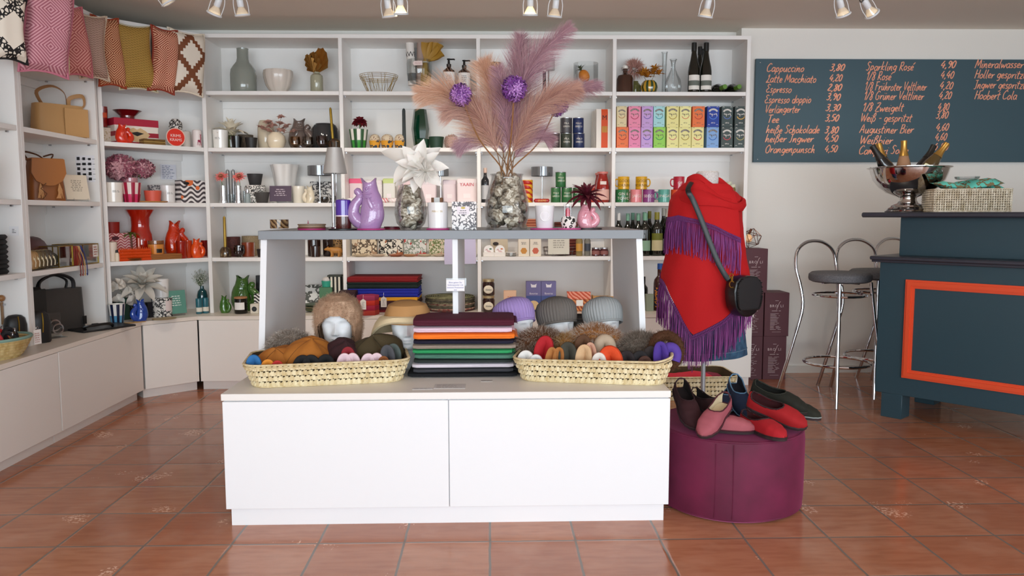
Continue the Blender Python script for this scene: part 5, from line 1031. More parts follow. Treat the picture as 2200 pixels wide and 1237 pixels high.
# ---- bay 4, fourth shelf: bottles
mint=M('#7fb59a',.4); olv=M('#8f8a2a',.4); crm=M('#cfcbbd',.5); mk=M('#8fb59a',.7)
for x0,x1,y0,d,cm,lb,nm in [(1322,1336,462,.08,M('#e9e9e6',.3),None,'dark bottle with white capsule at the left of the wine row'),(1341,1356,463,.10,mint,None,'first dark bottle with mint capsule'),(1352,1366,463,.20,mint,None,'mint-capped bottle in the second rank at the left'),(1362,1380,463,.10,mint,None,'second dark bottle with mint capsule'),(1376,1392,462,.20,mint,mk,'mint-capped bottle in the second rank at the right'),(1375,1397,462,.07,mint,mk,'mint-labelled wine bottle right of the counter cheek'),(1399,1423,460,.07,olv,M('#cfc59a',.7),'wine bottle with olive capsule and cream label'),(1388,1402,460,.22,olv,None,'olive-capped bottle in the second rank'),(1424,1442,453,.08,crm,M('#e9e6e0',.7),'broad dark bottle with cream capsule beside the poncho'),(1416,1434,453,.20,crm,None,'cream-capped bottle in the second rank')]:
    p=b(4,x0,x1,y0,553,d); w=max(p[1],.058)
    IT('wine_bottle',nm,'bottle',p,bottle(w*1.05,p[2],WBG,cm,lb,None,'bordeaux',(.12,.36),.17,(.36,.52,M('#6f7422',.6)) if 'olive capsule' in nm else None),'wine bottles on the fourth shelf')
L(b(5,1404,1431,567,668,.02),'whisky_bottle','amber spirit bottle with blue cap and dark painted label','bottle',lambda w,h:bottle(w,h,M('#3a0f0a',.06,coat=.7),M('#1f4fa0',.4),P('floral','#1b2240','#c97a2a',30.),None,'spirit',(.08,.5),.12)+[('price_card',G().box((w*.3,-w*.56,h*.06),(w*.5,.001,h*.42)),PAPER)])
L(b(5,1387,1403,632,668,.0),'sage_carton','small sage green carton beside the counter cheek','carton',boxf(M('#8f9a86',.6),.05))
L(b(5,1372,1392,600,668,.16),'dark_bottle','dark bottle half hidden by the counter cheek','bottle',lambda w,h:bottle(w,h,WBG,WBL,None,None,'bordeaux'))
# ================================================================ corner bay (red and orange wares)
def ff(pl,u):
    v=(pl[0]-CAM); v=Vector((v.x,v.y)).normalized(); return pl[1]/max(.25,abs(u['d'][0]*v.y-u['d'][1]*v.x))
def cush(pl,mat,em,label,seed,tilt=0.,yaw=None,t=.13):
    w,h=pl[1],pl[2]; g,e_=cushion(w,h,t,seed); e=E('cushion',label,'cushion',pl[0],0,'cushions along the top shelf',(0,tilt,pl[3] if yaw is None else yaw))
    g.ob('cover',mat,e); e_.ob('piping',em,e)
mv=('#b56a7c','#d9a0ab'); 
def cp(u,x0,x1,y0,y1,d):
    p=sh(u,2.05,x0,x1,y0,y1,d); v=atZ((x0+x1)/2,y1,1.)   # hang: base height from the lower pixel edge
    s=mpp(p[0]); dr=ray((x0+x1)/2,y1); q=CAM+dr*((p[0]-CAM).dot(_f)/dr.dot(_f)); p[0].z=q.z; return p
cush(cp(U3,-22,44,-12,132,-.09),P('honey','#efe6d6','#14100f',58.),M('#14100f',.8),'cream cushion with black ringlet bands at the upper left edge of the photo',1,.05,.9)
cush(cp(U2,42,137,-25,162,-.17),P('diamond','#a8606f','#dba3ab',5.4),M('#c27486',.8,sheen=.4),'mauve pink cushion with rhombs, the largest and nearest on the top shelf',2,.06,.75,.15)
cush(cp(U2,100,140,55,158,-.08),P('zigzag','#b09a5c','#e6d3b8',62.),M('#d8c79c',.8),'narrow straw yellow zigzag cushion squeezed behind the mauve one',3,-.05,.75,.10)
cush(cp(U2,128,189,17,166,-.075),P('diamond','#b55a58','#e7a79c',5.2),M('#c06a74',.8,sheen=.4),'salmon pink cushion with rhombs beside the mauve one',4,-.06,.70)
cush(cp(U2,168,226,33,172,-.07),P('zigzag','#8f6f60','#d3b4a2',60.),M('#cfbca6',.8),'beige zigzag cushion between salmon and rust cushions',5,0.,.72)
cush(cp(U1,207,262,39,188,-.10),P('diamond','#8a3a1c','#e9b48a',6.2),M('#9a3c1c',.8,sheen=.4),'rust cushion with rhombs left of the gold zigzag cushion',6,-.02)
cush(cp(U1,250,331,54,196,-.085),P('zigzag','#7a5a1c','#d0aa55',60.),M('#c4bda6',.8),'gold zigzag cushion on the corner shelf',7,-.03)
cush(cp(U1,318,374,60,200,-.10),P('diamond','#8f3420','#eab596',6.2),M('#8f3522',.8,sheen=.4),'brick red cushion with rhombs between gold and lattice cushions',8,.06)
cush(cp(U1,358,437,68,204,-.085),P('lattice','#e9dfcf','#7a4526',5.0),M('#e3d8c5',.8),'cream cushion with brown stepped lattice at the end of the row',9,.03)
# ---- second shelf of the corner bay
RED=glass('#a01414',.04)
L(f(2,214,231,219,262,.20,.11),'red_glass','red glass with orange label standing on the dotted carton','glass',lambda w,h:[('body',cup(w*1.2,h,.85),M('#8f1512',.05,coat=.8)),('label',wraplab(w*.57,h*.45,h*.75,.6),M('#e0562a',.6))])
L(f(2,217,243,262,296,.20),'dotted_carton','cream carton with gold dots on the corner shelf','carton',boxf(P('dots','#e6dccb','#cbb896',60.),.07))
L(f(2,246,304,228,302,.22),'flared_vase','dark red glass vase with flared rim behind the lips box','vase',lath([(.001,0),(.5,0),(.62,.05),(.66,.35),(.6,.6),(.5,.78),(.55,.88),(1.,1.),(.96,1.),(.4,.8),(.001,.2)],M('#6d0c12',.06,coat=.8)))
def lips(w,h):
    g=G().box((0,0,0),(w,.11,h*.78),.002); y=-.0555; o=[('body',g,M('#efe6da',.5)),('stripe_bands',G().box((0,0,h*.0),(w*1.004,.111,h*.10)).box((0,0,h*.30),(w*1.004,.111,h*.18)),M('#a3122e',.5)),('lid',G().box((0,0,h*.72),(w*1.02,.114,h*.28),.002),M('#b01638',.5))]
    lp=[(-.30,.0),(-.2,.09),(-.08,.15),(0,.11),(.08,.15),(.2,.09),(.30,0),(.18,-.13),(0,-.18),(-.18,-.13)]
    o+=[('lip_print',G().slab([(x*w,z*w) for x,z in lp[::-1]],y-.001,y).move(0,0,h*.4),M('#d9b98a',.5)),('mouth_print',G().slab([(x*w,z*w) for x,z in [(-.16,.02),(0,-.05),(.16,.02),(0,.055)]],y-.0016,y-.0009).move(0,0,h*.41),BLACK)]; return o
p=f(2,245,329,250,304,.15); IT('lips_box','red and white striped box with golden lips print','box',p,lips(ff(p,U1),p[2]))
L(f(2,247,282,262,304,.035),'fish_jug','small orange red fish-shaped jug before the lips box','jug',fishf(scalemat('#d92e0c'),1))
for i,(x0,x1,n) in enumerate([(305,327,'left'),(328,350,'right')]):
    for k in range(3):
        p=f(2,x0,x1,292,304,.05); IT('coaster','brown gold coaster, '+['lowest','middle','topmost'][k]+' of the %s small stack'%n,'coaster',(p[0]+Vector((0,0,.0125*k)),0,0,U1['rz']),[('body',G().box((0,0,0),(.075,.075,.012),.003),M(['#8a6a3a','#a98a4e','#7a5a30'][k],.3,.3))],'small coaster stacks')
L(f(2,364,392,249,310,.17),'patterned_vase','black and white patterned ball vase behind the red oval sign','vase',lambda w,h:[('body',G().lathe([(w*.25,0),(w*.3,h*.3),(w*.3,h*.5),(w*.5,h*.72),(w*.46,h*.88),(w*.25,h),(w*.2,h*.9)],24),P('floral','#e9e4dc','#2b2522',48.))])
p=f(2,357,397,270,310,.055); w=p[1]
IT('oval_sign','red oval sign with white capitals on the corner shelf','sign',(p[0],0,0,U1['rz']+.0),[('plate',G().lathe([(w*.5,0),(w*.5,.008)],36,sx=1.,sy=.95).mul(TR(0,.004,w*.49,0,PI/2)),M('#e5301c',.4)),('rim',G().torus((0,-.004,w*.49),w*.5,.0035,40,6,M4=Matrix.Rotation(PI/2,4,'X'),ry=.95),M('#f0cfc0',.5)),('lettering',text('KRIMS',w*.21).mul(TR(0,-.0045,w*.58)).join(text('KRAMS',w*.21).mul(TR(0,-.0045,w*.36))),M('#f6ece4',.6)),('stand',G().box((0,.02,0),(w*.5,.05,.003)),ACRYL)])
L(f(2,390,409,274,311,.17),'pillar_candle','white pillar candle behind the red oval sign','candle',lambda w,h:[('wax',G().lathe([(w*.48,0),(w*.5,.004),(w*.5,h*.96),(w*.4,h),(.001,h)],22,caps=False),M('#efe6dc',.4)),('wick',G().tube([(0,0,h),(0,0,h+.008)],.001,4),BLACK)])
def deer(w,h):
    g=G(); r=w*.51
    t=G(); t.ell((0,0,h*.36),w*.2,.001,h*.07,12,6,M4=Matrix.Rotation(.3,4,'Y')); t.tube([(w*.15,0,h*.4),(w*.2,0,h*.55),(w*.12,0,h*.62)],w*.045,6)
    for a,bb in ((-.18,-.24),(-.1,-.05),(.12,.06),(.18,.26)): t.tube([(a*w,0,h*.33),(bb*w,0,h*.12)],w*.025,5)
    for a in (-.1,.02,.12): t.tube([(w*.17,0,h*.6),(w*(.17+a),0,h*.75)],w*.018,5)
    return [('wax',G().lathe([(w*.48,0),(w*.5,.004),(w*.5,h*.95),(w*.4,h),(.001,h)],22,caps=False),M('#f0e6e2',.4)),('deer_print',wrap(t,r,0),M('#a31f4a',.6))]
L(f(2,414,433,274,312,.05),'pillar_candle','white pillar candle with a crimson leaping deer print','candle',deer)
# ---- third shelf of the corner bay
L(f(3,226,263,391,433,.06),'jar_candle','big cream jar candle at the left of the pink shelf','candle',jarf(M('#efe7dc',.18,coat=.5),lab=LAB))
p=f(3,262,303,391,433,.065); IT('striped_pot','crimson and pale pink striped pot holding the hydrangea','pot',p,[('body',stripecup(p[1],p[2],.74,0),[M('#f3dfd8',.3),M('#a8123a',.3),M('#d93a6a',.3),M('#8f0f2e',.3)])])
p2=f(3,266,296,380,433,.18); IT('glass_vase','pink tinted glass vase behind the striped pot','vase',p2,[('body',cup(p2[1],p2[2],.9,.002),M('#c98a92',.08,coat=.6))])
for i,(x0,x1,y0,y1,nm) in enumerate([(231,288,337,382,'dusty pink hydrangea head, the larger left one'),(286,327,340,385,'dusty pink hydrangea head, the smaller right one')]):
    q=f(3,x0,x1,y0,y1,.17); R_=q[1]*.52; dr=ray((x0+x1)/2,(y0+y1)/2); c=CAM+dr*((q[0]-CAM).dot(_f)/dr.dot(_f)); v0=p2[0]+Vector((0,0,.15))-c
    IT('hydrangea',nm,'flower',(c,0,0),[('petals',pom(R_,300,R_*.42,i+3,squash=.8,mi2=1,dep=.7),[M('#a35a6c',.75),M('#cf9aa0',.75)]),('stem',G().tube([(0,0,0),(v0.x*.5,v0.y*.5,v0.z*.4),(v0.x,v0.y,v0.z)],.003,6),M('#6f6a3a',.7)),('leaves',bloom([(4,.06,.035,-10,.4,.2)],Matrix.Translation((0,0,-R_*.5)),i),M('#55602c',.6))])
p=f(3,289,366,428,434,.055); IT('wooden_tray','oval light wooden tray under the coral bowl','tray',p,[('body',G().lathe([(.08,0),(.10,.004),(.105,.010),(.10,.010),(.001,.006)],36,sy=.5,caps=False),M('#c58f55',.5))])
q=f(3,311,346,408,431,.055,.0075); IT('coral_bowl','coral red tapered bowl on the wooden tray','bowl',q,[('body',cup(q[1],q[2],.86),M('#e2604a',.45))])
L(f(3,319,346,395,433,.19),'patterned_cup','grey floral cup behind the coral bowl','cup',potf(P('floral','#b9b4b2','#4a4a50',60.),.95))
L(f(3,345,376,396,433,.15),'jar_candle','white jar candle between coral bowl and patterned box','candle',jarf(M('#efebe8',.18,coat=.5),lab=LAB))
p=f(3,383,439,386,434,.11); IT('napkin_box','box of wavy black, white and orange pattern at the right end of the pink shelf','box',p,[('body',G().box((0,0,0),(ff(p,U1)*.94,.09,p[2]),.002),P('wave','#efe9e6','#4a4246',30.,'#e2723a',.5)),('badge',G().ell((-p[1]*.3,-.0455,p[2]*.86),p[1]*.12,.001,p[1]*.06,14,5),BLACK)])
p=f(3,347,381,344,376,.343); IT('price_list','small white printed list on the back of the corner bay','paper',p,[('sheet',G().box((0,0,0),(p[1],.001,p[2]),0),M('#e6e6ee',.8)),('lettering',lines(8,p[1]*.8,p[2]*.9,p[1]*.2,4,.3).mul(TR(0,-.0008,p[2]*.5)),M('#5a6a8a',.8))])
for o in list(C0.objects):
    if o.get('label')=='small white printed list on the back of the corner bay': o.location.z+=.17
# ---- fourth shelf of the corner bay
L(f(4,225,257,475,556,.24),'red_pot','tall brick red pot in the left rear of the orange shelf','pot',potf('#a8261a',.8))
L(f(4,273,332,450,555,.22),'flared_vase','big flared orange red vase on the fourth shelf','vase',lath([(.001,0),(.62,0),(.72,.05),(.8,.3),(.76,.5),(.66,.58),(.62,.68),(.66,.85),(1.,1.),(.96,1.),(.58,.82),(.55,.65),(.001,.3)],M('#b3200c',.06,coat=.9)))
p=f(4,232,290,498,556,.15); IT('fret_box','pink fretwork pattern box with oval badge behind the palm','box',p,[('body',G().box((0,0,0),(ff(p,U1)*.9,.05,p[2]),.002),P('wave','#b9525a','#ecc2bb',55.)),('badge',G().ell((-p[1]*.25,-.0255,p[2]*.82),p[1]*.14,.001,p[1]*.075,14,5),M('#4a1420',.6))])
L(f(4,229,251,517,559,.065),'pillar_candle','cream pillar candle at the left of the orange shelf','candle',lambda w,h:[('wax',G().lathe([(w*.48,0),(w*.5,.004),(w*.5,h*.97),(w*.4,h),(.001,h)],22,caps=False),M('#ecdccb',.4)),('wick',G().tube([(0,0,h),(0,0,h+.008)],.001,4),BLACK)])
L(f(4,247,256,536,561,.02),'match_bottle','little cream match flask with black top','flask',lambda w,h:[('flask',G().lathe([(w*.4,0),(w*.5,.003),(w*.5,h*.62),(w*.3,h*.75)],14),M('#ead9c0',.4)),('stopper',G().lathe([(w*.32,h*.75),(w*.3,h*.98),(.001,h)],12,caps=False),BLACK)])
def wovtray(w,h):
    g=G().box((0,0,0),(w,.12,.004)); 
    for k in range(4):
        z=.008+k*h/4.4
        for y in (-.06,.06): g.tube([(-w/2+w*i/16,y+.002*(-1)**(i+k),z) for i in range(17)],h*.11,5)
        for x in (-w/2,w/2): g.tube([(x+.002*(-1)**(i+k),-.06+.12*i/8,z) for i in range(9)],h*.11,5)
    for i in range(17):
        for y in (-.06,.06): g.tube([(-w/2+w*i/16,y,0),(-w/2+w*i/16,y,h)],.003,4)
    return [('body',g,M('#d9480f',.35))]
L(f(4,251,314,528,556,.075),'woven_tray','orange woven plastic tray under the little palm','basket',wovtray)
p=f(4,264,300,477,548,.085,.012); e=E('palm_decoration','little decorative palm with green crown in the orange tray','palm',p[0],U1['rz'])
G().tube(smoothp([(0,0,0),(.003,0,.07),(.0,0,.155)],4),[.009-.0004*i for i in range(9)],8).lathe([(.02,0),(.02,.006),(.008,.01)],14).ob('trunk',M('#5d2e1a',.6),e)
bloom([(9,.062,.016,15,.5,.3),(7,.055,.014,40,.4,.3)],Matrix.Translation((0,0,.155)),6).ob('crown',M('#5d6f22',.6),e)
IT('pink_tube','slim salmon glass tube standing in the orange tray','tube',f(4,296,302,506,548,.10,.012),[('body',G().lathe([(.0085,0),(.0085,.135),(.006,.135),(.006,.01),(.001,.01)],14,caps=False),M('#d9806a',.1,coat=.6))])
L(f(4,319,352,511,541,.075,.036),'amber_candle','amber glass candle with gold lid on the wooden blocks','candle',lambda w,h:[('jar',cup(w,h*.7,.97),M('#d98a3a',.08,coat=.7)),('lid',G().lathe([(w*.46,h*.7),(w*.49,h*.74),(w*.49,h*.97),(.001,h)],24,caps=False),M('#a86a3a',.08,coat=.6,t=.5)),('label',wraplab(w*.51,h*.1,h*.38,.35),BLACK)])
for k in range(3):
    p=f(4,320,383,540,556,.07); IT('wooden_block','flat brown wooden board, '+['lowest','middle','topmost'][k]+' of three under the amber candle','board',(p[0]+Vector((0,0,.0122*k)),0,0,U1['rz']),[('body',G().box((0,0,0),(ff(p,U1)*(.96+.02*(k%2)),.10,.0118),.002),P('hstripe','#8a5526','#a86c34',160.))],'stacked wooden boards')
L(f(4,353,402,473,554,.20),'fish_jug','large orange red fish-shaped jug on the fourth shelf','jug',fishf(scalemat('#cf3208'),1))
L(f(4,381,398,517,554,.06),'red_tumbler','glossy red glass tumbler left of the small orange jug','tumbler',lambda w,h:[('body',cup(w*1.25,h,.95),M('#b3200f',.05,coat=.8,t=.3))])
L(f(4,396,411,517,554,.10),'red_tumbler','glossy orange glass tumbler behind the red one','tumbler',lambda w,h:[('body',cup(w*1.25,h,.95),M('#d9420f',.05,coat=.8,t=.3))])
L(f(4,409,438,511,553,.06),'fish_jug','small orange fish-shaped jug beside the upright panel','jug',fishf(scalemat('#e8500c'),1))
L(f(4,432,447,518,552,.20),'red_vase','dark red vase half hidden by the upright panel','vase',potf(M('#8a140f',.08,coat=.7),.7))
for k in range(3):
    p=f(4,268,316,548,559,.0); IT('gold_plate','thin brown gold plate, '+['lowest','middle','topmost'][k]+' of three before the orange tray','plate',(Vector((p[0].x-.012,p[0].y+.012,ZS[1]+.0005+.0056*k))+Vector((U1['n'][0]*.045,U1['n'][1]*.045,0)),0,0,U1['rz']),[('body',G().lathe([(.05,0),(.068,.002),(.07,.005),(.001,.003)],30,caps=False),M('#6d5a34',.35,.4))],'stacked gold plates')
# ---- worktop of the corner bay
p=f(5,234,268,641,683,-.06); IT('striped_pot','navy, white and sky blue striped pot on the corner worktop','pot',p,[('body',stripecup(p[1],p[2],.74,0),[M('#efece6',.3),M('#16203f',.3),M('#5f9fc6',.3),M('#141c38',.3)])])
L(f(5,252,279,630,676,.10),'green_vase','dark green tall pot behind the striped navy pot','vase',potf('#234538',.9))
L(f(5,234,252,625,672,.16),'dark_pot','black green pot in the dark corner behind the lilies','pot',potf('#16201c',.95))
L(f(5,284,318,634,682,-.05),'fish_jug','small cobalt blue fish-shaped jug on the corner worktop','jug',fishf(scalemat('#1f47a3'),-1))
for i,(x0,x1) in enumerate(((276,294),(314,327))): L(f(5,x0,x1,640,672,.10),'dark_carton','navy black carton %s the cobalt fish jug'%['left behind','right behind'][i],'carton',boxf(M('#10131f',.4),.05))
IT('lilies','big grey white lily bloom spreading over the corner worktop','flower',(f(5,256,330,580,660,.10)[0]+Vector((.04,0,.22)),0,0,0),[('petals',bloom([(9,.165,.06,5,.1,.3),(8,.145,.055,35,0,.3),(5,.11,.05,62,-.1,.3)],Matrix.Rotation(.5,4,'X')@Matrix.Rotation(.3,4,'Y'),15),M('#c9c4ba',.6)),('stem',G().tube([(-.03,0,-.20),(-.02,0,-.08),(0,0,0)],.003,6),M('#5d6a4a',.7))])
g=G()
for i,(dx,dz) in enumerate(((-.07,.03),(-.02,.05),(.03,.0),(-.03,-.05),(.05,-.06),(-.08,-.04))): g.join(bloom([(3,.05,.05,10,.1,.3),(2,.045,.03,45,.1,.3)],TR(dx,-.02*(i%2),dz,i,1.1,.3),i))
IT('orchid','white orchid blossoms beside the big lily','flower',(f(5,236,300,605,660,.05)[0]+Vector((.0,0,.19)),0,0,0),[('petals',g,M('#ded8ce',.6)),('stem',G().tube(smoothp([(.03,.06,-.13),(.0,.03,-.05),(-.05,.01,.05)],3),.002,5),M('#5d6a4a',.7))])
p=f(5,327,369,632,672,.085); IT('floral_jar','round box with black and white floral print and pale label','box',p,[('body',G().lathe([(p[1]*.48,0),(p[1]*.5,.004),(p[1]*.5,p[2]),(.001,p[2])],30,caps=False),P('floral','#e6e2dc','#2a2a2c',44.)),('label',wraplab(p[1]*.506,p[2]*.3,p[2]*.85,.4,mid=.35),M('#ead8d6',.7))])
q=f(5,335,367,592,632,.085); IT('jar_candle','white jar candle standing on the floral print box','candle',(p[0]+Vector((0,0,p[2]+.001)),0,0,p[3]),jarf(M('#efedea',.18,coat=.5),lab=LAB)(q[1],q[2]))
p=f(5,362,403,618,672,.02); IT('card_on_stand','teal green card with white print on a clear stand','sign',p,cardstand('#5f9686','#dfeae4',-.14,3,nl=5)(ff(p,U1)*.96,p[2]))
p=f(5,424,446,614,668,.15); L(p,'teal_bottle_vase','deep teal bottle vase with baby\u2019s breath behind the blue candles','vase',lath([(.001,0),(.95,0),(1.,.04),(1.,.62),(.8,.8),(.35,.9),(.32,1.),(.2,1.),(.001,.6)],M('#0f4248',.07,coat=.8)))
g,s_=spray(170,.062,.0042,(0,0,.07),16)
IT('babys_breath','spray of tiny white blossoms in the deep teal vase','flowers',(p[0]+Vector((-.012,0,p[2]*.97)),0,0,0),[('petals',g,M('#dcdcd2',.7)),('stems',s_,M('#8a9a7a',.8))])
for i,(x0,x1) in enumerate(((421,434),(435,448))): L(f(5,x0,x1,639,672,.015),'glass_candle','petrol blue glass candle with cream band, %s of the pair'%['left','right'][i],'candle',lambda w,h:[('jar',cup(w,h,1.,.002),M('#2a6a78',.06,coat=.7)),('paper_label',wraplab(w*.51,h*.14,h*.42,1.5),M('#e3ddcf',.7)),('wax',G().lathe([(.001,h*.5),(w*.45,h*.5),(.001,h*.52)],16,caps=False),M('#3f8a96',.5))],'petrol glass candles')
p=f(5,331,375,676,683,-.10); IT('gold_dish','flat gold rimmed dish on the front edge of the corner worktop','dish',p,[('body',G().lathe([(.05,0),(.075,.003),(.08,.007),(.076,.007),(.001,.003)],30,caps=False,sy=.8),M('#b09558',.35,.4))])
for i,(x0,x1) in enumerate(((262,288),(288,309))):
    p=f(5,x0,x1,683,688,-.115); IT('wooden_tag','thin golden wooden tag lying on the worktop, %s of two'%['left','right'][i],'tag',p,[('body',G().box((0,0,0),(.075,.04,.004),.001).ell((-.02,0,.005),.012,.012,.003,10,4),M('#c9a468',.5))],'wooden tags')
# ================================================================ left wall bays
def strap(pts,w,t,n=5): return G().tube(smoothp(pts,n),w,6,flat=t)
def bagbody(w,d,h,bulge=.03,top=.9):
    rs=[]
    for i in range(7):
        t=i/6; k=1-(1-top)*t+bulge*sin(PI*t); dd=d*(1-.25*t); rs.append([(sx*w/2*k*(abs(c)**.35)*(1 if c>0 else -1)*1. ,dd/2*(abs(s)**.5)*(1 if s>0 else -1),h*t) for c,s,sx in [(cos(2*PI*j/24+.13),sin(2*PI*j/24+.13),1) for j in range(24)]])
    return G().loft(rs)
TAN=M('#c79a62',.5,bump=.15,bs=50); COG=M('#8f5220',.42,bump=.2,bs=60); BLK=M('#1a1a1b',.45,bump=.15,bs=50)
p=s2(2,74,176,205,285,.17); e=E('tote_bag','tan leather tote bag with looped straps on the left wall shelf','handbag',p[0],math.radians(52))
bagbody(.30,.14,.20,.01,.92).ob('bag_body',TAN,e); G().box((.075,-.072,.01),(.14,.006,.17),.002).ob('front_pocket',TAN,e)
strap([(-.10,-.03,.19),(-.14,-.06,.26),(-.06,-.07,.30),(.02,-.05,.27),(.04,-.03,.19)],.012,.2).ob('strap',M('#a67a50',.5),e)
strap([(.05,-.03,.19),(.05,-.05,.24),(.12,-.06,.26),(.14,-.04,.21),(.11,-.03,.18)],.012,.2).ob('strap',M('#b98d5c',.5),e)
p=s2(2,52,80,205,285,.20); e=E('tote_bag','second tan leather bag squeezed in behind the tote bag','handbag',Vector((p[0].x,4.40,p[0].z)),math.radians(70))
bagbody(.18,.13,.19,.01,.9).ob('bag_body',M('#b98449',.5,bump=.15,bs=50),e); strap([(-.05,-.03,.18),(-.06,-.05,.27),(.0,-.06,.31),(.05,-.05,.27),(.04,-.03,.18)],.013,.2).ob('strap',M('#6d4f3c',.5),e)
# backpack
p=s2(3,55,133,342,428,.14); e=E('backpack','cognac leather backpack with rounded flap and tassels','backpack',p[0],math.radians(48))
bagbody(.20,.15,.24,.05,.74).ob('bag_body',COG,e)
fp=[(-.085,.24),(.085,.24),(.092,.16),(.07,.115),(.03,.09),(0,.086),(-.03,.09),(-.07,.115),(-.092,.16)]
G().slab(fp[::-1],-.088,-.076).box((0,-.0,.236),(.17,.165,.008),.003).ob('flap',M('#a36428',.42),e); fl_=e.children[-1]
strap([(-.06,.05,.23),(-.09,.03,.28),(-.02,.04,.27),(.03,.05,.24)],.01,.4).ob('strap',M('#5d3517',.5),e); strap([(.05,.05,.23),(.07,.04,.275),(.02,.05,.26)],.01,.4).ob('strap',M('#5d3517',.5),e)
g=G(); q=random.Random(4)
for sx in (-.05,.05):
    for i in range(14): g.tube([(sx,-.09,.10),(sx+q.uniform(-.012,.012),-.094,.06),(sx+q.uniform(-.022,.022),-.093,.015)],.0022,4)
g.ob('tassel',M('#c08a55',.6),fl_)
G().tube([(-.02,-.09,.10),(-.05,-.095,.07),(-.02,-.096,.04),(-.04,-.094,.012)],.003,5).ob('tie_cord',M('#6d4426',.6),e)
p=s2(3,145,198,370,428,.035); IT('card_on_stand','cream card with fine print leaning on a clear stand by the backpack','sign',(p[0],0,0,math.radians(58)),cardstand('#e9dcc6','#9a8d78',-.2,7,nl=7)(.145,.165))
# product sheet on the inner side of the right panel of the bay
sx0=5.042; e=E('product_sheet','white product sheet with small black bag pictures taped to the shelf panel','paper',(-2.475,sx0,0))
a=atY(162,334,sx0); c=atY(205,391,sx0)
G().box(((a.x+c.x)/2+2.475,-.0012,c.z),(c.x-a.x,.001,a.z-c.z)).ob('sheet',M('#eeeef2',.8),e)
g=G(); q=random.Random(8)
for r_ in range(5):
    for k in range(3):
        xx=a.x+(c.x-a.x)*(.15+.3*k)+2.475; zz=a.z-(a.z-c.z)*(.12+.19*r_); g.box((xx,-.0024,zz-.009),(.020+q.uniform(-.004,.006),.001,.016+q.uniform(-.005,.004))); g.box((xx+.025,-.0024,zz-.003),(.016,.001,.002))
g.ob('print',M('#232326',.8),e)
# fourth shelf: pouch, wallets and glass case
p=s2(4,62,133,498,535,.20); e=E('toiletry_pouch','burgundy leather pouch lying behind the wallets','pouch',Vector((p[0].x,4.52,ZS[1]+.0005)),math.radians(90))
G().loft([[(x,.075*k*cos(a_)*1.,.095+.085*k*sin(a_)) for a_ in [2*PI*j/16 for j in range(16)]] for x,k in ((-.155,.5),(-.15,.9),(-.12,1),(0,1.04),(.12,1),(.15,.9),(.155,.5))]).ob('pouch_body',M('#4d1519',.4,bump=.2,bs=40),e)
G().tube([(-.14,-.03,.165),(0,-.035,.172),(.14,-.03,.165)],.003,5).ob('zipper',M('#2b0d10',.4),e)
wc=['#1d2c66','#c9a06c','#b08a54','#6d5a36','#5d4a2c','#4a3c28','#3c3226']; wl=['navy','sand','tan','khaki','olive brown','dark olive','dark brown']
def wallet(c):
    g=G().loft([[(x,.045*s_*k,.055+.052*c_*k) for c_,s_ in [(abs(cos(2*PI*j/16))**.6*(1 if cos(2*PI*j/16)>0 else -1),abs(sin(2*PI*j/16))**.6*(1 if sin(2*PI*j/16)>0 else -1)) for j in range(16)]] for x,k in ((-.016,.9),(-.012,1),(.012,1),(.016,.9))])
    z=G().tube([(-.0,.046*sin(a_),.055+.053*cos(a_)) for a_ in [-1.5+3*j/10 for j in range(11)]],.003,5); pl_=G().tube([(.003,-.047,.07),(.006,-.052,.045),(.004,-.05,.02)],.0028,5)
    return [('wallet_body',g,M(c,.45,bump=.15,bs=50)),('zipper',z,M('#d2c49c',.3,.6)),('zip_puller',pl_,M('#e3d6b8',.4))]
for i,c in enumerate(wc):
    y=4.285+.038*i; IT('wallet','upright '+wl[i]+' zip wallet in the row of seven','wallet',(Vector((-2.475-.065,y,ZS[1]+.0005)),0,0,math.radians(90)),wallet(c),'upright zip wallets')
e=E('glass_case','brass-edged glass case with small leather goods','case',(-2.475-.012,4.57,ZS[1]+.0005),math.radians(90))
def cage(x0,x1,y0,y1,h):
    g=G()
    for x in (x0,x1):
        for y in (y0,y1): g.box((x,y,0),(.005,.005,h))
        for z in (0,h-.005): g.box((x,(y0+y1)/2,z),(.005,y1-y0,.005))
    for y in (y0,y1):
        for z in (0,h-.005): g.box(((x0+x1)/2,y,z),(x1-x0,.005,.005))
    return g
cage(0,.155,.01,.19,.125).join(cage(.27,.455,.01,.19,.125)).ob('brass_frame',BRASS,e)
G().box((.0775,.01,.004),(.15,.002,.117)).ob('pane',tglass('#cfd6d4',.14),e); G().box((.0775,.1,.122),(.15,.18,.002)).ob('pane',tglass('#cfd6d4',.14),e); G().box((.3625,.1,.122),(.18,.18,.002)).ob('pane',tglass('#cfd6d4',.14),e); G().box((.3625,.01,.004),(.18,.002,.117)).ob('pane',tglass('#cfd6d4',.14),e)
IT('coin_purse','green grey purse inside the glass case','purse',(Vector((-2.475-.10,4.64,ZS[1]+.007)),0,0,math.radians(90)),[('body',G().ell((0,0,.04),.05,.03,.04,14,8),M('#5a5f52',.5))])
IT('coin_purse','russet purse inside the glass case','purse',(Vector((-2.475-.10,4.93,ZS[1]+.007)),0,0,math.radians(90)),[('body',G().ell((0,0,.035),.055,.03,.035,14,8),M('#7d3a1f',.5))])
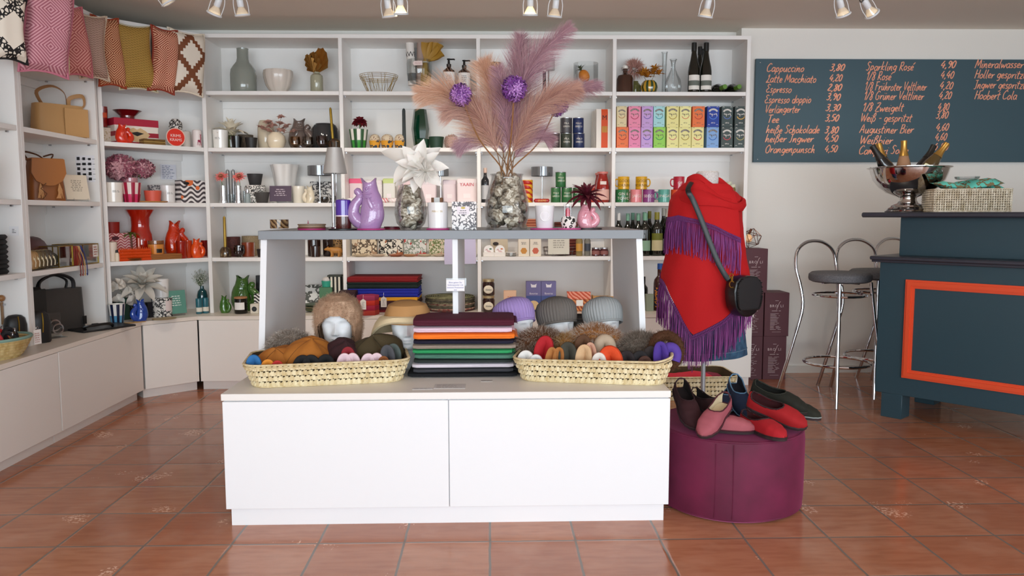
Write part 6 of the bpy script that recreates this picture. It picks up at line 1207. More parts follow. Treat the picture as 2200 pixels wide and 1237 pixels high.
for i,(c,nm) in enumerate((('#7a2016','dark red'),('#9a3a22','rust'),('#c9a06c','sand'),('#1d2f73','navy'))):
    e=E('wallet_with_strap',nm+' wallet with wrist strap hanging over the shelf edge','wallet',(Vector((-2.475-.06,4.745+.026*i,ZS[1]+.0005))),math.radians(90),'hanging wrist wallets')
    G().box((0,0,0),(.020,.09,.118),.007).ob('wallet_body',M(c,.45),e); G().tube(smoothp([(0,-.045,.10),(0,-.062,.05),(.002,-.068,0),(.003,-.068,-.06),(-.003,-.067,-.05)],3),.005,6,flat=.4).ob('wrist_strap',M(c,.5),e)
p=s2(4,201,214,533,552,-.0); IT('price_tag','white printed tag on the glass case','tag',(Vector((-2.474,4.94,ZS[1]+.045)),0,0,math.radians(90)),[('card',G().box((0,-.004,0),(.06,.001,.075)),PAPER),('lettering',lines(4,.045,.06,.012,5,.4).mul(TR(0,-.0055,.0375)),M('#b0604a',.8))])
# worktop of the left bay
zt=ZS[0]+.0005
IT('laptop_bag','large black leather laptop bag leaning at the back of the worktop','bag',(Vector((-2.69,4.47,zt)),0,0,math.radians(80)),[('bag_body',G().box((0,0,0),(.34,.09,.28),.02),BLK),('flap',G().box((0,-.05,.1),(.33,.012,.17),.005),M('#121213',.45)),('handle',strap([(-.08,0,.27),(-.07,0,.34),(.07,0,.34),(.08,0,.27)],.011,.6),BLK)])
IT('shopper_bag','dark grey leather shopper with arched handles on the worktop','bag',(Vector((-2.63,4.74,zt)),0,0,math.radians(66)),[('bag_body',bagbody(.36,.11,.255,0,.97),M('#3b3836',.45,bump=.1,bs=50)),('handle',strap([(-.11,-.03,.245),(-.10,-.03,.31),(0,-.03,.345),(.10,-.03,.31),(.11,-.03,.245)],.012,.5),M('#232325',.5)),('handle',strap([(-.09,.03,.245),(-.06,.03,.31),(.03,.03,.335),(.11,.03,.30),(.10,.03,.245)],.012,.5),M('#1c1c1e',.5)),('tag',G().box((.15,-.062,.03),(.025,.004,.05)),BLACK)])
for i,(y,x,nm) in enumerate(((4.18,-2.53,'left'),(4.33,-2.49,'right'))):
    IT('black_pouch','upright black pouch with gold zip, %s of the pair behind the straw basket'%nm,'pouch',(Vector((x,y,zt)),0,0,math.radians(50)),[('pouch_body',G().loft([[(.055*k*(abs(c_)**.6)*(1 if c_>0 else -1),.04*k*s_,z) for c_,s_ in [(cos(2*PI*j/16),sin(2*PI*j/16)) for j in range(16)]] for z,k in ((0,.9),(.01,1),(.12,1),(.155,.85),(.17,.55),(.174,.2))]),BLK),('zipper',G().tube(smoothp([(-.0,-.043,.06),(.003,-.046,.12),(.005,-.03,.165)],3),.003,5),BRASS)],'upright black pouches')
IT('perspex_stand','small clear stand with silver chains beside the black pouches','stand',(Vector((-2.50,4.50,zt)),0,0,math.radians(55)),[('acrylic_stand',G().box((0,.0,.0),(.10,.07,.003)).box((0,.034,0),(.10,.003,.14)),ACRYL),('chain',G().torus((0,-.0,.07),.03,.005,16,6,M4=Matrix.Rotation(PI/2,4,'X')).torus((.01,-.012,.05),.028,.005,16,6,M4=Matrix.Rotation(PI/2,4,'X')),STEEL)])
IT('black_folio','flat black leather folio with a short handle lying on the worktop','folio',(Vector((-2.42,4.86,zt)),0,0,math.radians(58)),[('folio_body',G().box((0,0,0),(.34,.20,.012),.004),BLK),('handle',strap([(-.13,-.05,.014),(-.15,-.09,.035),(-.02,-.11,.04),(.04,-.06,.016)],.010,.6),BLACK),('buckle',G().box((.0,.06,.012),(.04,.02,.015),.003),BLACK)])
# straw bowl with straps
BSK=P('straw','#d9c48c','#b89a5c',40.)
def coilbasket(r0,r1,h,n):
    g=G().lathe([(.001,.004),(r0,.004)],40,caps=False)
    for i in range(n):
        t=i/(n-1); rr=r0+(r1-r0)*(t**.75); g.torus((0,0,.006+t*(h-.012)),rr,h/n*.62,44,6)
    return g
bx=Vector((-2.46,3.86,zt)); e=E('straw_bowl','oval straw bowl with a turquoise rim full of key straps','basket',bx,math.radians(70))
coilbasket(.115,.165,.095,7).mul(Matrix.Diagonal((1.1,.9,1,1))).ob('bowl',BSK,e); G().torus((0,0,.097),.168,.0085,44,6).mul(Matrix.Diagonal((1.1,.9,1,1))).ob('rim',M('#7d9f92',.7),e)
q=random.Random(3); cs=['#15131a','#15131a','#c4202a','#1b1b1c','#e0a0a8','#15131a','#2a2330','#b3222c']
for i in range(8):
    a=2*PI*i/8; rr=.085; c=cs[i]
    IT('key_strap',['first','second','third','fourth','fifth','sixth','seventh','eighth'][i]+' coiled key strap clockwise in the straw bowl, '+('red' if c in('#c4202a','#b3222c') else 'pink' if c=='#e0a0a8' else 'black'),'key strap',(bx+Vector((rr*cos(a),rr*sin(a),.068+.012*(i%2))),0,0),[('strap',G().torus((0,0,.022),.03,.012,16,6,M4=Matrix.Rotation(.9+.3*i,4,'Z')@Matrix.Rotation(1.1,4,'X'),ry=1.2),M(c,.7)),('clip',G().box((.02,0,.03),(.012,.006,.03),.002),STEEL)],'key straps in the straw bowl')
IT('price_tag','white printed tag hanging on the rim of the straw bowl','tag',(Vector((-2.33,4.03,zt+.04)),0,0,math.radians(75)),[('card',G().box((0,0,0),(.045,.001,.075)),M('#e9e2dc',.8)),('lettering',lines(5,.034,.055,.01,5,.3).mul(TR(0,-.0012,.034)),M('#b07a70',.8)),('ring',G().torus((0,0,.083),.007,.0015,12,5,M4=Matrix.Rotation(PI/2,4,'X')),STEEL)])
e=E('straw_bowl','small straw bowl cut by the left edge of the photo','basket',Vector((-2.42,3.58,zt)),0); coilbasket(.07,.11,.06,5).ob('bowl',P('straw','#c9a36a','#a67c45',40.),e)
IT('dark_coil','dark coiled strap in the small straw bowl at the left edge','key strap',(Vector((-2.42,3.58,zt+.008)),0,0),[('strap',G().torus((0,0,.025),.045,.018,18,6),M('#17151a',.7))])
# bay at the photo's left edge
zs4=ZS[1]+.0005
for col,(yy,dx,c,n,nm) in enumerate(((4.06,.16,'#121113',8,'black'),(3.88,.10,'#54483a',8,'brown grey'))):
    for k in range(n):
        IT('folded_knit',nm+' folded knit, counted '+['first','second','third','fourth','fifth','sixth','seventh','eighth'][k]+' from the bottom of its stack','knitwear',(Vector((-2.475-dx,yy,zs4+.0255*k)),0,0,math.radians(90)+.05*((k%3)-1)),[('body',G().box((0,0,0),(.17+.006*(k%3),.24,.0252),.012),P('fabric',c,c,60.))],nm+' folded knit stack')
zs3=ZS[2]+.0005
for k,(c,nm) in enumerate((('#1d3f86','navy'),('#23519a','blue'),('#c22a1c','red'),('#d83a22','bright red'),('#cf4a2a','brick red'),('#e8672a','orange'),('#b3b82a','moss'),('#c9d94a','lime'),('#d9e86a','pale lime'))):
    IT('folded_cloth',nm+' folded cloth in the bright stack at the left edge','cloth',(Vector((-2.475-.12,3.86,zs3+.0225*k)),0,0,math.radians(90)),[('body',G().box((0,0,0),(.18,.22,.0222),.010),P('fabric',c,c,60.))],'bright folded cloths')
IT('photo_box','sand and pale blue box cut by the left edge of the photo','box',(Vector((-2.475-.12,3.88,ZS[3]+.0005)),0,0,math.radians(90)),[('body',G().box((0,0,0),(.16,.14,.22),.003),M('#d9c08f',.6)),('lower_half',G().box((0,0,0),(.163,.143,.1),.002),M('#8fb3bd',.6))])
sx1=4.209; a=atY(20,486,sx1); c=atY(41,506,sx1)
IT('panel_sign','small white printed sign taped to the shelf panel above the black knits','sign',(Vector(((a.x+c.x)/2,sx1,c.z)),0,0),[('sheet',G().box((0,-.001,0),(c.x-a.x,.001,a.z-c.z)),M('#e9e9ea',.8)),('lettering',lines(3,(c.x-a.x)*.6,(a.z-c.z)*.5,.02,4,.35,'C').mul(TR(0,-.0022,(a.z-c.z)*.5)),INK)])
IT('key_hanger','wooden ball strap hanging at the left edge panel','key strap',(Vector((-2.60,4.19,zt+.10)),0,0),[('strap',G().tube([(0,0,.14),(0,0,.02)],.007,6),M('#8a6a4a',.6)),('ball',G().ell((0,0,.16),.018,.018,.018,14,10),M('#9a6a3c',.4)),('ring',G().torus((0,0,-.0),.014,.003,16,6,M4=Matrix.Rotation(PI/2,4,'X')),STEEL),('holder',G().box((0,.012,.12),(.02,.03,.01)),STEEL)])
# ================================================================ on the grey top shelf of the counter
def tt(x0,x1,y0,y1,Y,dz=0.):
    p=atY((x0+x1)/2,460,Y); z=TZ+.0004+dz; n=colpt((x0+x1)/2,(0,Y),(1,0),z); s=mpp(n); return (n,(x1-x0)*s,(y1-y0)*s,0.)
L(tt(581,620,473,492,3.95),'glass_bowl','brown marbled glass bowl at the left end of the grey shelf','bowl',lambda w,h:[('body',cup(w,h,1.,.003),P('swirl','#4a2f18','#a88a62',40.,None,.08))])
MAG=M('#d0418f',.6); 
def coaster(px,Y,mat,lab,r=.055,dz=0.,name='coaster',grp=None,sy=1.,t=.006):
    p=tt(px-5,px+5,480,490,Y,dz); return IT(name,lab,'coaster',p,[('body',G().lathe([(r*.97,0),(r,.001),(r,t-.001),(r*.97,t)],36,sy=sy),mat)],grp)
for i,(c,nm,r) in enumerate([('#c9307f','magenta',.062),('#7d4a3c','rosewood',.063),('#b0957a','light brown',.06),('#8a745e','walnut',.063)]):
    coaster(670,3.58,M(c,.5),nm+' plate in the small plate stack at the left of the grey shelf',r,.0068*i,'plate','plate stack',t=.0062)
IT('incense_cone','tiny rosy incense cone on the plate stack','cone',(tt(660,664,470,480,3.58,.0275)[0],0,0),[('body',G().lathe([(.004,0),(.0008,.016)],10),M('#b06a7a',.6))])
coaster(738,3.54,M('#17161a',.35),'black round coaster under the purple and brown candle',.066)
p=tt(722,755,424,488,3.54,.0066); w,h=p[1],p[2]
IT('pillar_candle','glossy pillar candle, purple above a white line and brown below','candle',p,[('lower_wax',G().lathe([(w*.49,0),(w*.5,.004),(w*.5,h*.40)],32),M('#4a1a14',.15,coat=.7)),('line',G().lathe([(w*.5,h*.40),(w*.501,h*.41),(w*.501,h*.43),(w*.5,h*.44)],32),M('#f0dfe6',.3)),('upper_wax',G().lathe([(w*.5,h*.44),(w*.5,h*.93),(w*.46,h*.955),(.002,h*.995)],32),M('#4a1f9a',.13,coat=.8)),('wick',G().tube([(0,0,h*.99),(0,0,h*1.03)],.001,4),BLACK)])
p=tt(697,748,318,490,3.78); w,h=p[1],p[2]; sh0=h*.685
IT('table_lamp','silver table lamp with tapered shade behind the purple candle','lamp',p,[('base',G().lathe([(.05,0),(.05,.008),(.012,.012)],28),CHROME),('stem',G().tube([(-.012,0,.01),(-.012,0,h*.75)],.007,12).tube([(.004,0,.01),(.004,0,h*.72)],.003,8),CHROME),('lamp_shade',G().lathe([(w*.5,sh0),(w*.31,h*.985),(w*.305,h),(.002,h),(.002,h-.003),(w*.30,h-.004),(w*.49,sh0)],40,caps=False),M('#c0beba',.38,.45))])
coaster(797,3.53,MAG,'pink round coaster under the lilac fish jug',.062)
p=tt(757,828,380,490,3.53,.0066); IT('fish_jug','big lilac fish-shaped jug on the grey shelf','jug',p,[('body',fish(p[1],p[2],None,-1),scalemat('#a985b4',.16,75.))])
for k in range(2): coaster(842,3.66,M(['#8a1836','#5d0f22'][k],.4),['crimson','wine red'][k]+' small plate %s beside the lilac fish jug'%['below','on top'][k],[.04,.037][k],.0068*k,'plate','small red plates')
OYS=P('shell','#8f7f68','#eee5d3',18.,'#5f5443',.6)
def oyster(rnd):
    s=rnd.uniform(.85,1.15); g=G(); n=16; rs=[]
    for i in range(9):
        a=-PI/2+PI*i/8; q=max(cos(a),.03); rs.append([(.034*s*q*cos(t)*(1+.16*sin(3*t+i)+.08*sin(7*t)),.026*s*q*sin(t)*(1+.12*sin(5*t+i)),.015*s*sin(a)*(1+.25*sin(2*t+i))) for t in [2*PI*j/n for j in range(n)]])
    return g.loft(rs)
oy=[oyster(random.Random(i)).ob('oyster_shell',OYS) for i in range(3)]; _oyn=[0]
def shells(c,prof,n,lab,grp,seed):
    q=random.Random(seed)
    for i in range(n):
        t=(i+.5)/n; z=prof[0][1]+.02+(prof[-1][1]-.035-prof[0][1])*t; R_=ip([(b_,a) for a,b_ in prof],z)-.030; a=i*2.4+q.uniform(-.3,.3); rr=max(.0,R_)*(1.0 if i%4 else .25)
        loc=Vector(c)+Vector((rr*cos(a),rr*sin(a),z)); k=_oyn[0]; _oyn[0]+=1
        o=oy[k] if k<3 else oy[k%3].copy()
        if k>=3: C0.objects.link(o)
        o.location=loc; o.rotation_euler=(q.uniform(.6,1.6),q.uniform(-.6,.6),a+PI/2); tag(o,lab,'shell',grp)
def glassvase(prof,rim=True):
    return vessel([(r,z) for r,z in prof],.003,40)
CG=tglass('#fafcfb',.08)
p=tt(848,918,395,492,3.58); R0=p[1]/2; V1=[(R0*.62,0),(R0*.66,.008),(R0*.88,.03),(R0*1.,.07),(R0*.95,.12),(R0*.78,.17),(R0*.66,.195),(R0*.70,.205)]
IT('shell_vase','smaller clear glass vase filled with oyster shells under the white bloom','vase',p,[('body',glassvase(V1),CG)])
shells(p[0],V1,22,'oyster shell inside the smaller glass vase under the white bloom','oyster shells in the smaller vase',3)
fc=atY(905,365,3.50); e=E('artificial_flower','large white magnolia bloom with frosted centre on the smaller shell vase','flower',fc,0,None)
bloom([(7,.13,.062,8,.10,.35),(7,.125,.055,32,-.02,.35),(5,.10,.05,55,-.1,.3)],Matrix.Rotation(1.15,4,'X')@Matrix.Rotation(-.2,4,'Y'),21).ob('petals',M('#ece8e1',.5,sub=.15),e)
bloom([(4,.15,.065,10,.1,.35)],Matrix.Translation((-.04,.01,.02))@Matrix.Rotation(1.0,4,'X')@Matrix.Rotation(-.5,4,'Z'),22).ob('petals',M('#e3ded6',.5,sub=.15),e)
q=random.Random(2); paths=[]
for i in range(420):
    d=Vector((q.gauss(0,1),q.gauss(-.6,.7),q.gauss(-.1,1))).normalized(); o_=Vector((.022,-.055,-.01))+d*.012; paths.append([o_,o_+d*.025,o_+d*q.uniform(.04,.055)])
strands(paths,.0016).ob('stamens',M('#f2efe9',.6),e); G().tube(smoothp([(0,.01,0),(-.02,.05,-.05),(-.03,.07,-.16)],4),.004,6).ob('stem',M('#9a927c',.7),e)
coaster(941,3.52,MAG,'pink round coaster under the white jar candle with gold print',.052)
p=tt(919,963,434,489,3.52,.0066); IT('jar_candle','white jar candle with thin gold print beside the floral box','candle',p,candlejar(p[1],p[2],M('#eceaea',.15,coat=.6),tp=.97)+[('lettering',wrap(text('MAISON',.013),p[1]/2*1.0).move(0,0,p[2]*.66),M('#b89a4a',.4))])
p=tt(928,952,424,492,3.72); IT('wooden_box','small brown wooden clip box half behind the white jar candle','box',p,[('body',G().box((0,0,0),(p[1],.05,p[2]*.98),.002),M('#8a5a38',.6)),('front_slip',G().box((0,-.026,p[2]*.78),(p[1]*.5,.001,p[2]*.2)),PAPER)])
p=tt(972,1024,433,493,3.50); IT('floral_box','white box with grey floral print and pale label on the grey shelf','box',p,[('body',G().box((0,0,0),(p[1],.08,p[2]),.001),P('floral','#f1efee','#6f6f74',48.)),('paper_label',G().box((-.004,-.0406,p[2]*.55),(p[1]*.5,.001,p[2]*.28)),M('#eee6ec',.7)),('emblem',G().ell((-.004,-.0415,p[2]*.78),.010,.001,.005,12,5),M('#c9b45a',.5)),('lettering',lines(2,p[1]*.38,.018,.008,3,.3,'C').mul(TR(-.004,-.0415,p[2]*.64)),INK)])
p=tt(1041,1137,374,492,3.58); R0=p[1]/2; VB=p
V2=[(R0*.94,0),(R0*.96,.006),(R0*.86,.022),(R0*.97,.05),(R0*1.,.09),(R0*.94,.14),(R0*.80,.19),(R0*.70,.225),(R0*.70,.24),(R0*.75,.25)]
IT('shell_vase','big clear glass vase filled with oyster shells holding the pampas plumes','vase',p,[('body',glassvase(V2),CG)])
shells(p[0],V2,36,'oyster shell inside the big glass vase','oyster shells in the big vase',8)
# pampas plumes and alliums
def plume(px,Y1,w,n,mat,lab,seed,stemc='#8a6a4c'):
    q=random.Random(seed); Y0=3.58; k=len(px); base=Vector((VB[0].x+.02*sin(seed*2.1),Y0+.015*cos(seed*1.7),TZ+.07))
    pts=[base,Vector((VB[0].x+.028*sin(seed*2.1),Y0+.02*cos(seed),TZ+.248))]+[atY(x,y,Y0+(Y1-Y0)*(i+1)/k) for i,(x,y) in enumerate(px)]
    sp=smoothp(pts,8); Ls=len(sp)-1; i0=int(Ls*.36); e=E('pampas_plume',lab,'dried grass',base,0,'pampas plumes in the big vase')
    G().tube([s_-base for s_ in sp],[.0028-.0016*i/Ls for i in range(Ls+1)],6).ob('stem',M(stemc,.7),e)
    paths=[]
    for j in range(n):
        u=q.random()**.85; f_=i0+u*(Ls-i0); i=min(int(f_),Ls-1); o=sp[i].lerp(sp[i+1],f_-i); t=(sp[min(i+2,Ls)]-sp[max(i-1,0)]).normalized()
        pf=(sin(PI*min(1,u*.80+.16)))**.8*(1-.25*u); a=q.uniform(0,2*PI); sd=t.orthogonal().normalized(); lat=(sd*cos(a)+t.cross(sd)*sin(a)); lat.y*=.8
        ln=w*pf*q.uniform(.55,1.15)+.015; d1=(lat*.72+t*.85).normalized(); d2=(lat*.55+t*1.+Vector((0,0,-.55))).normalized()
        paths.append([o-base,o+d1*ln*.5-base,o+d1*ln*.8+d2*ln*.22-base,o+d1*ln*.95+d2*ln*.55-base])
    h=len(paths)*3//5; strands(paths[:h],.0006).ob('plume_hairs',mat[0],e,False); strands(paths[h:],.0006).ob('plume_hairs',mat[1],e,False)
PE=(M('#f0cbb0',.75,sheen=.3),M('#d9ab8c',.75,sheen=.3)); PM=(M('#d2aab2',.75,sheen=.3),M('#a98090',.75,sheen=.3)); PT=(M('#e6bfab',.75,sheen=.3),M('#c59a90',.75,sheen=.3))
plume([(1045,300),(1005,240),(960,205),(903,200)],3.50,.125,2600,PE,'peach pampas plume arching far out to the left',1)
plume([(1062,310),(1035,260),(1000,235),(958,240)],3.46,.115,2200,PT,'peach pampas plume drooping low on the left in front',2)
plume([(1075,300),(1062,230),(1050,170),(1040,140)],3.58,.10,2000,PE,'upright peach pampas plume left of the middle allium',3)
plume([(1095,300),(1100,210),(1112,140),(1118,80)],3.64,.10,2000,PM,'mauve pampas plume standing upright behind the middle allium',4)
plume([(1098,300),(1118,200),(1150,130),(1222,62)],3.56,.115,2800,PM,'tallest mauve pampas plume sweeping up to the right',5)
plume([(1108,310),(1140,250),(1185,210),(1240,190)],3.50,.105,2200,PT,'peach pampas plume bending right under the tall one',6)
plume([(1112,310),(1155,240),(1215,200),(1285,185)],3.64,.09,2000,PM,'mauve pampas plume reaching farthest to the right',7)
plume([(1080,320),(1050,300),(1010,300),(985,318)],3.62,.08,1300,PM,'short mauve pampas plume hanging low on the left',8)
plume([(1112,330),(1135,300),(1158,290),(1180,300)],3.60,.08,1300,PM,'short mauve pampas plume hanging low on the right',9)
plume([(1092,310),(1085,250),(1082,200),(1070,150)],3.50,.08,1500,PM,'slim mauve pampas plume in the middle front',10)
for i,(x,y,r,Y,nm) in enumerate(((990,204,22,3.44,'purple allium ball on the left over the peach plumes'),(1105,190,25,3.42,'largest purple allium ball in the middle of the plumes'),(1197,226,21,3.60,'purple allium ball half veiled by plumes on the right'))):
    c=atY(x,y,Y); r=r*mpp(c); b0=Vector((VB[0].x+.01*(i-1),3.575,TZ+.08)); e=E('allium',nm,'flower',b0,0,'alliums in the big vase')
    pom(r,260,r*.40,i+2,c=tuple(c-b0),mi2=1,dep=.62).ob('petals',[M('#7a3f92',.6),M('#b07cc0',.6)],e); G().tube(smoothp([(0,0,0),(0,0,.17),tuple((c-b0)*.6+Vector((0,0,.02))),tuple(c-b0)],5),.0032,6).ob('stem',M('#8f6238',.6),e)
coaster(1169,3.50,MAG,'pink round coaster under the white candle with ring emblem',.062,sy=.9)
p=tt(1149,1191,440,488,3.50,.0066); w,h=p[1],p[2]
IT('jar_candle','frosted white glass candle with embossed ring emblem','candle',p,candlejar(w,h,M('#e9e7ea',.2,coat=.6),tp=.86)+[('emblem',wrap(G().torus((0,0,0),w*.26,.0018,30,6,M4=Matrix.Rotation(PI/2,4,'X')),w*.485).move(0,0,h*.55),M('#f4f2f2',.3))])
coaster(1222,3.50,M('#e2569f',.6),'pink round coaster under the leopard print pot',.054,sy=.9)
p=tt(1205,1238,463,488,3.50,.0066); w,h=p[1],p[2]
IT('leopard_pot','small leopard print pot with pink coaster below','pot',p,[('body',vessel([(w*.4,0),(w*.5,h*.3),(w*.49,h*.7),(w*.4,h)],.003,28),P('leopard','#e9e2dc','#1a1513',55.))])
IT('lipstick_candle','small red lipstick-shaped candle in a clear tube on the leopard pot','candle',(p[0]+Vector((-.004,0,h*.55)),0,0,0),[('wax',G().lathe([(.012,0),(.012,.022),(.010,.022),(.010,.05),(.006,.06),(.001,.063)],18,caps=False),M('#c9304f',.3)),('holder',G().lathe([(.0145,0),(.0145,.024),(.013,.024),(.013,.002)],18,caps=False),M('#e9c9d0',.3)),('glass_tube',G().lathe([(.0185,0),(.0185,.078),(.001,.08)],20,caps=False),tglass('#f2f0f0',.14))])
coaster(1262,3.56,M('#17161a',.35),'black round plate under the pink fish jug',.066,sy=.9)
p=tt(1238,1283,432,487,3.56,.0066); IT('fish_jug','pink fish-shaped jug holding the burgundy dahlia','jug',p,[('body',fish(p[1],p[2],None,1),scalemat('#e39aa8',.14,120.))])
fc=p[0]+Vector((-.004,-.01,p[2]+.022)); e=E('dahlia','burgundy dahlia with pointed petals in the pink fish jug','flower',fc)
bloom([(13,.095,.022,-8,.15,.3),(13,.09,.022,14,.05,.3),(11,.08,.02,36,0,.3),(8,.06,.018,60,-.1,.3)],Matrix.Rotation(.35,4,'X'),31).ob('petals',M('#5a0f22',.6,sheen=.2),e); G().tube([(0,.01,0),(0,.01,-.07)],.003,6).ob('stem',M('#4d5a2a',.7),e)
IT('partition_sign','white note in a clear sleeve fixed to the counter partition','sign',(Vector((-.158,3.43,.878)),0,0),[('sleeve',G().box((0,-.003,0),(.088,.001,.062)),tglass('#eef2f6',.2)),('sheet',G().box((-.004,-.0055,.006),(.08,.001,.05)),M('#f6f5f6',.8)),('lettering',text('Bitte geben Sie',.0095).move(0,0,.044).join(text('Seifenspender mit',.0095).move(0,0,.033)).join(text('kleinem Preiszettel',.0095).move(0,0,.022)).join(text('aus',.0095).move(0,0,.012)).move(-.004,-.006,0),M('#5a56a8',.7))])
# ================================================================ on the counter top
ZC=CZ+.0004
def onc(px,Y): return colpt(px,(0,Y),(1,0),ZC)
def rrect(w,d,r,n=8):
    o=[]
    for cx,cy,a0 in ((w/2-r,-d/2+r,-PI/2),(w/2-r,d/2-r,0),(-w/2+r,d/2-r,PI/2),(-w/2+r,-d/2+r,PI)):
        for i in range(n+1): a=a0+PI/2*i/n; o.append((cx+r*cos(a),cy+r*sin(a)))
    return o
def along(poly,step):
    P_=[Vector((x,y,0)) for x,y in poly]; out=[]; acc=0
    for i in range(len(P_)):
        a,b_=P_[i],P_[(i+1)%len(P_)]; d=(b_-a).length
        while acc<=d and d>1e-6: out.append((a.lerp(b_,acc/d),(b_-a).normalized())); acc+=step
        acc-=d
    return out
def weave(w,d,h,r=.07,fl=.03,rows=4,step=.021,peak=None,c1='#e8dab4',c2='#cbb484'):
    """palm-leaf basket: plaited bands of leaf knots with slits between the rows"""
    shell=G(); body=G(); rim=G(); R_=[]
    def poly(t,ins=0.): k=fl*t; return rrect(w-2*fl+2*k-2*ins,d-2*fl+2*k-2*ins,r)
    n=len(poly(0)); shell.loft([[(x,y,.004) for x,y in poly(0,.006)],[(x,y,h*.97) for x,y in poly(.95,.006)]],c1=False)
    q=random.Random(5)
    for k in range(rows):
        z0=h*(k/rows)*.90+.004; hh=h*.90/rows; pl=along(poly((k+.5)/rows),step); hh*=.94
        for j,(p,t) in enumerate(pl):
            nr=Vector((t.y,-t.x,0)); a=z0; s_=step*.5
            for m,(o1,o2) in enumerate(((-.5,.10),(.04,.5))):
                sl=.0045*(1 if m else -.2); jz=q.uniform(-.001,.001); x0=p+t*(step*o1); x1=p+t*(step*o2); b0=.0035+.001*m; lo=a+jz+(.0 if m else hh*.10); hi=a+hh*(.90 if m else 1.)+jz
                vs=[x0+nr*-.002+Vector((0,0,lo)),x1+nr*-.002+Vector((0,0,lo+sl)),x1+nr*-.002+Vector((0,0,hi)),x0+nr*-.002+Vector((0,0,hi-sl)),x0+nr*b0*.5+Vector((0,0,lo)),x1+nr*b0*.5+Vector((0,0,lo+sl)),x1+nr*b0*.5+Vector((0,0,hi)),x0+nr*b0*.5+Vector((0,0,hi-sl)),(x0+x1)/2+nr*b0*1.35+Vector((0,0,(lo+hi)/2))]
                body.add(vs,[(4,5,8),(5,6,8),(6,7,8),(7,4,8),(0,1,5,4),(1,2,6,5),(2,3,7,6),(3,0,4,7)])
    pl=poly(1.); rp=[(x,y,h*.955+(peak*max(0,(x/(w/2)))**6 if peak else 0)) for x,y in pl]; rim.tube(rp,.0065,6,closed=True,flat=.7)
    rim.tube([(x*.998,y*.998,z-.010) for x,y,z in rp],.005,6,closed=True,flat=.6); rim.tube([(x,y,.004) for x,y in poly(0)],.004,6,closed=True)
    return [('inner_shade_shell',shell,M('#4a3a22',.9)),('weave',body,P('straw',c1,c2,60.)),('rim',rim,P('straw',c1,c2,62.))]  # dark inner shell paints the shade that shows through the slits
BL=(Vector((-.69,3.275,ZC)),math.radians(10)); BR=(Vector((.428,3.27,ZC)),math.radians(-11))
def loc(Bk,x,y,z): return Bk[0]+Matrix.Rotation(Bk[1],3,'Z')@Vector((x,y,z))
IT('woven_basket','woven palm-leaf basket on the counter full of hats and gloves, left of the scarves','basket',(BL[0],0,0,BL[1]),weave(.655,.36,.100),'woven counter baskets')
IT('woven_basket','woven palm-leaf basket on the counter full of mittens and fur, right of the scarves','basket',(BR[0],0,0,BR[1]),weave(.645,.36,.100,peak=.022),'woven counter baskets')
# foam heads
HD=[(0,.058,.052,.056),(.05,.052,.05,.054),(.085,.050,.060,.056),(.10,.048,.080,.060),(.115,.055,.088,.066),(.14,.064,.086,.076),(.17,.070,.084,.088),(.20,.0745,.084,.096),(.235,.076,.085,.100),(.265,.070,.076,.094),(.29,.052,.055,.07),(.302,.03,.03,.04),(.306,.004,.004,.005)]
def headmesh():
    nz,na=52,64; rs=[]
    for i in range(nz+1):
        t=i/nz; z=.306*t if t<.999 else .306; A=sm([(a,b_) for a,b_,c,d in HD],z); F=sm([(a,c) for a,b_,c,d in HD],z); B_=sm([(a,d) for a,b_,c,d in HD],z); ring=[]
        for j in range(na):
            a=2*PI*j/na-PI/2; cx,sy=cos(a),sin(a); x=A*(abs(cx)**.92)*(1 if cx>0 else -1); y=(F if sy<0 else B_)*(abs(sy)**.9)*(1 if sy>0 else -1); zz=z
            if sy<0:
                gs=lambda cxp,cz,sx,sz:math.exp(-((x-cxp)/sx)**2-((z-cz)/sz)**2)
                dn=0.
                nb=sm([(.0,0),(.150,0),(.158,.011),(.168,.023),(.182,.016),(.205,.006),(.222,.002),(.24,0)],z); dn+=nb*math.exp(-(x/(.0115 if z<.18 else .009))**2)+.007*(gs(.011,.161,.007,.006)+gs(-.011,.161,.007,.006))
                for sx in (-1,1): dn+=-.012*gs(sx*.031,.203,.015,.013)+.0065*gs(sx*.031,.201,.011,.0075)+.004*gs(sx*.03,.222,.022,.007)+.004*gs(sx*.045,.172,.014,.014)
                dn+=.0075*gs(0,.141,.019,.0055)+.0075*gs(0,.129,.016,.006)-.004*gs(0,.1352,.02,.0025)-.004*gs(0,.118,.02,.006)+.005*gs(0,.105,.018,.009)
                y-=dn*1.4
            ring.append((x,y,zz))
        rs.append(ring)
    return G().loft(rs)
FOAM=M('#eceef0',.55,sub=.1); h0=headmesh().ob('mannequin_head',FOAM); heads=[]
def head(px,Y,rz,lab,s=1.,dz=0.):
    o=h0 if not heads else h0.copy()
    if heads: C0.objects.link(o)
    heads.append(o); p=onc(px,Y); o.location=(p.x,p.y,ZC+dz); o.rotation_euler=(0,0,rz); o.scale=(s,s,s); tag(o,lab,'mannequin head','white foam heads'); return p
def furcoat(pts,nrm,L_,n,w=.0009,seed=1,droop=.3,lean=(0,0,0)):
    q=random.Random(seed); paths=[]
    for _ in range(n):
        i=q.randrange(len(pts)); o=Vector(pts[i])+Vector((q.gauss(0,.004),q.gauss(0,.004),q.gauss(0,.004))); d=(Vector(nrm[i]).normalized()+Vector((q.gauss(0,.35),q.gauss(0,.35),q.gauss(0,.35)))+Vector(lean)).normalized(); l=L_*q.uniform(.5,1.25)
        paths.append([o,o+d*l*.55,o+d*l*.9+Vector((0,0,-droop*l*.5))])
    return strands(paths,w)
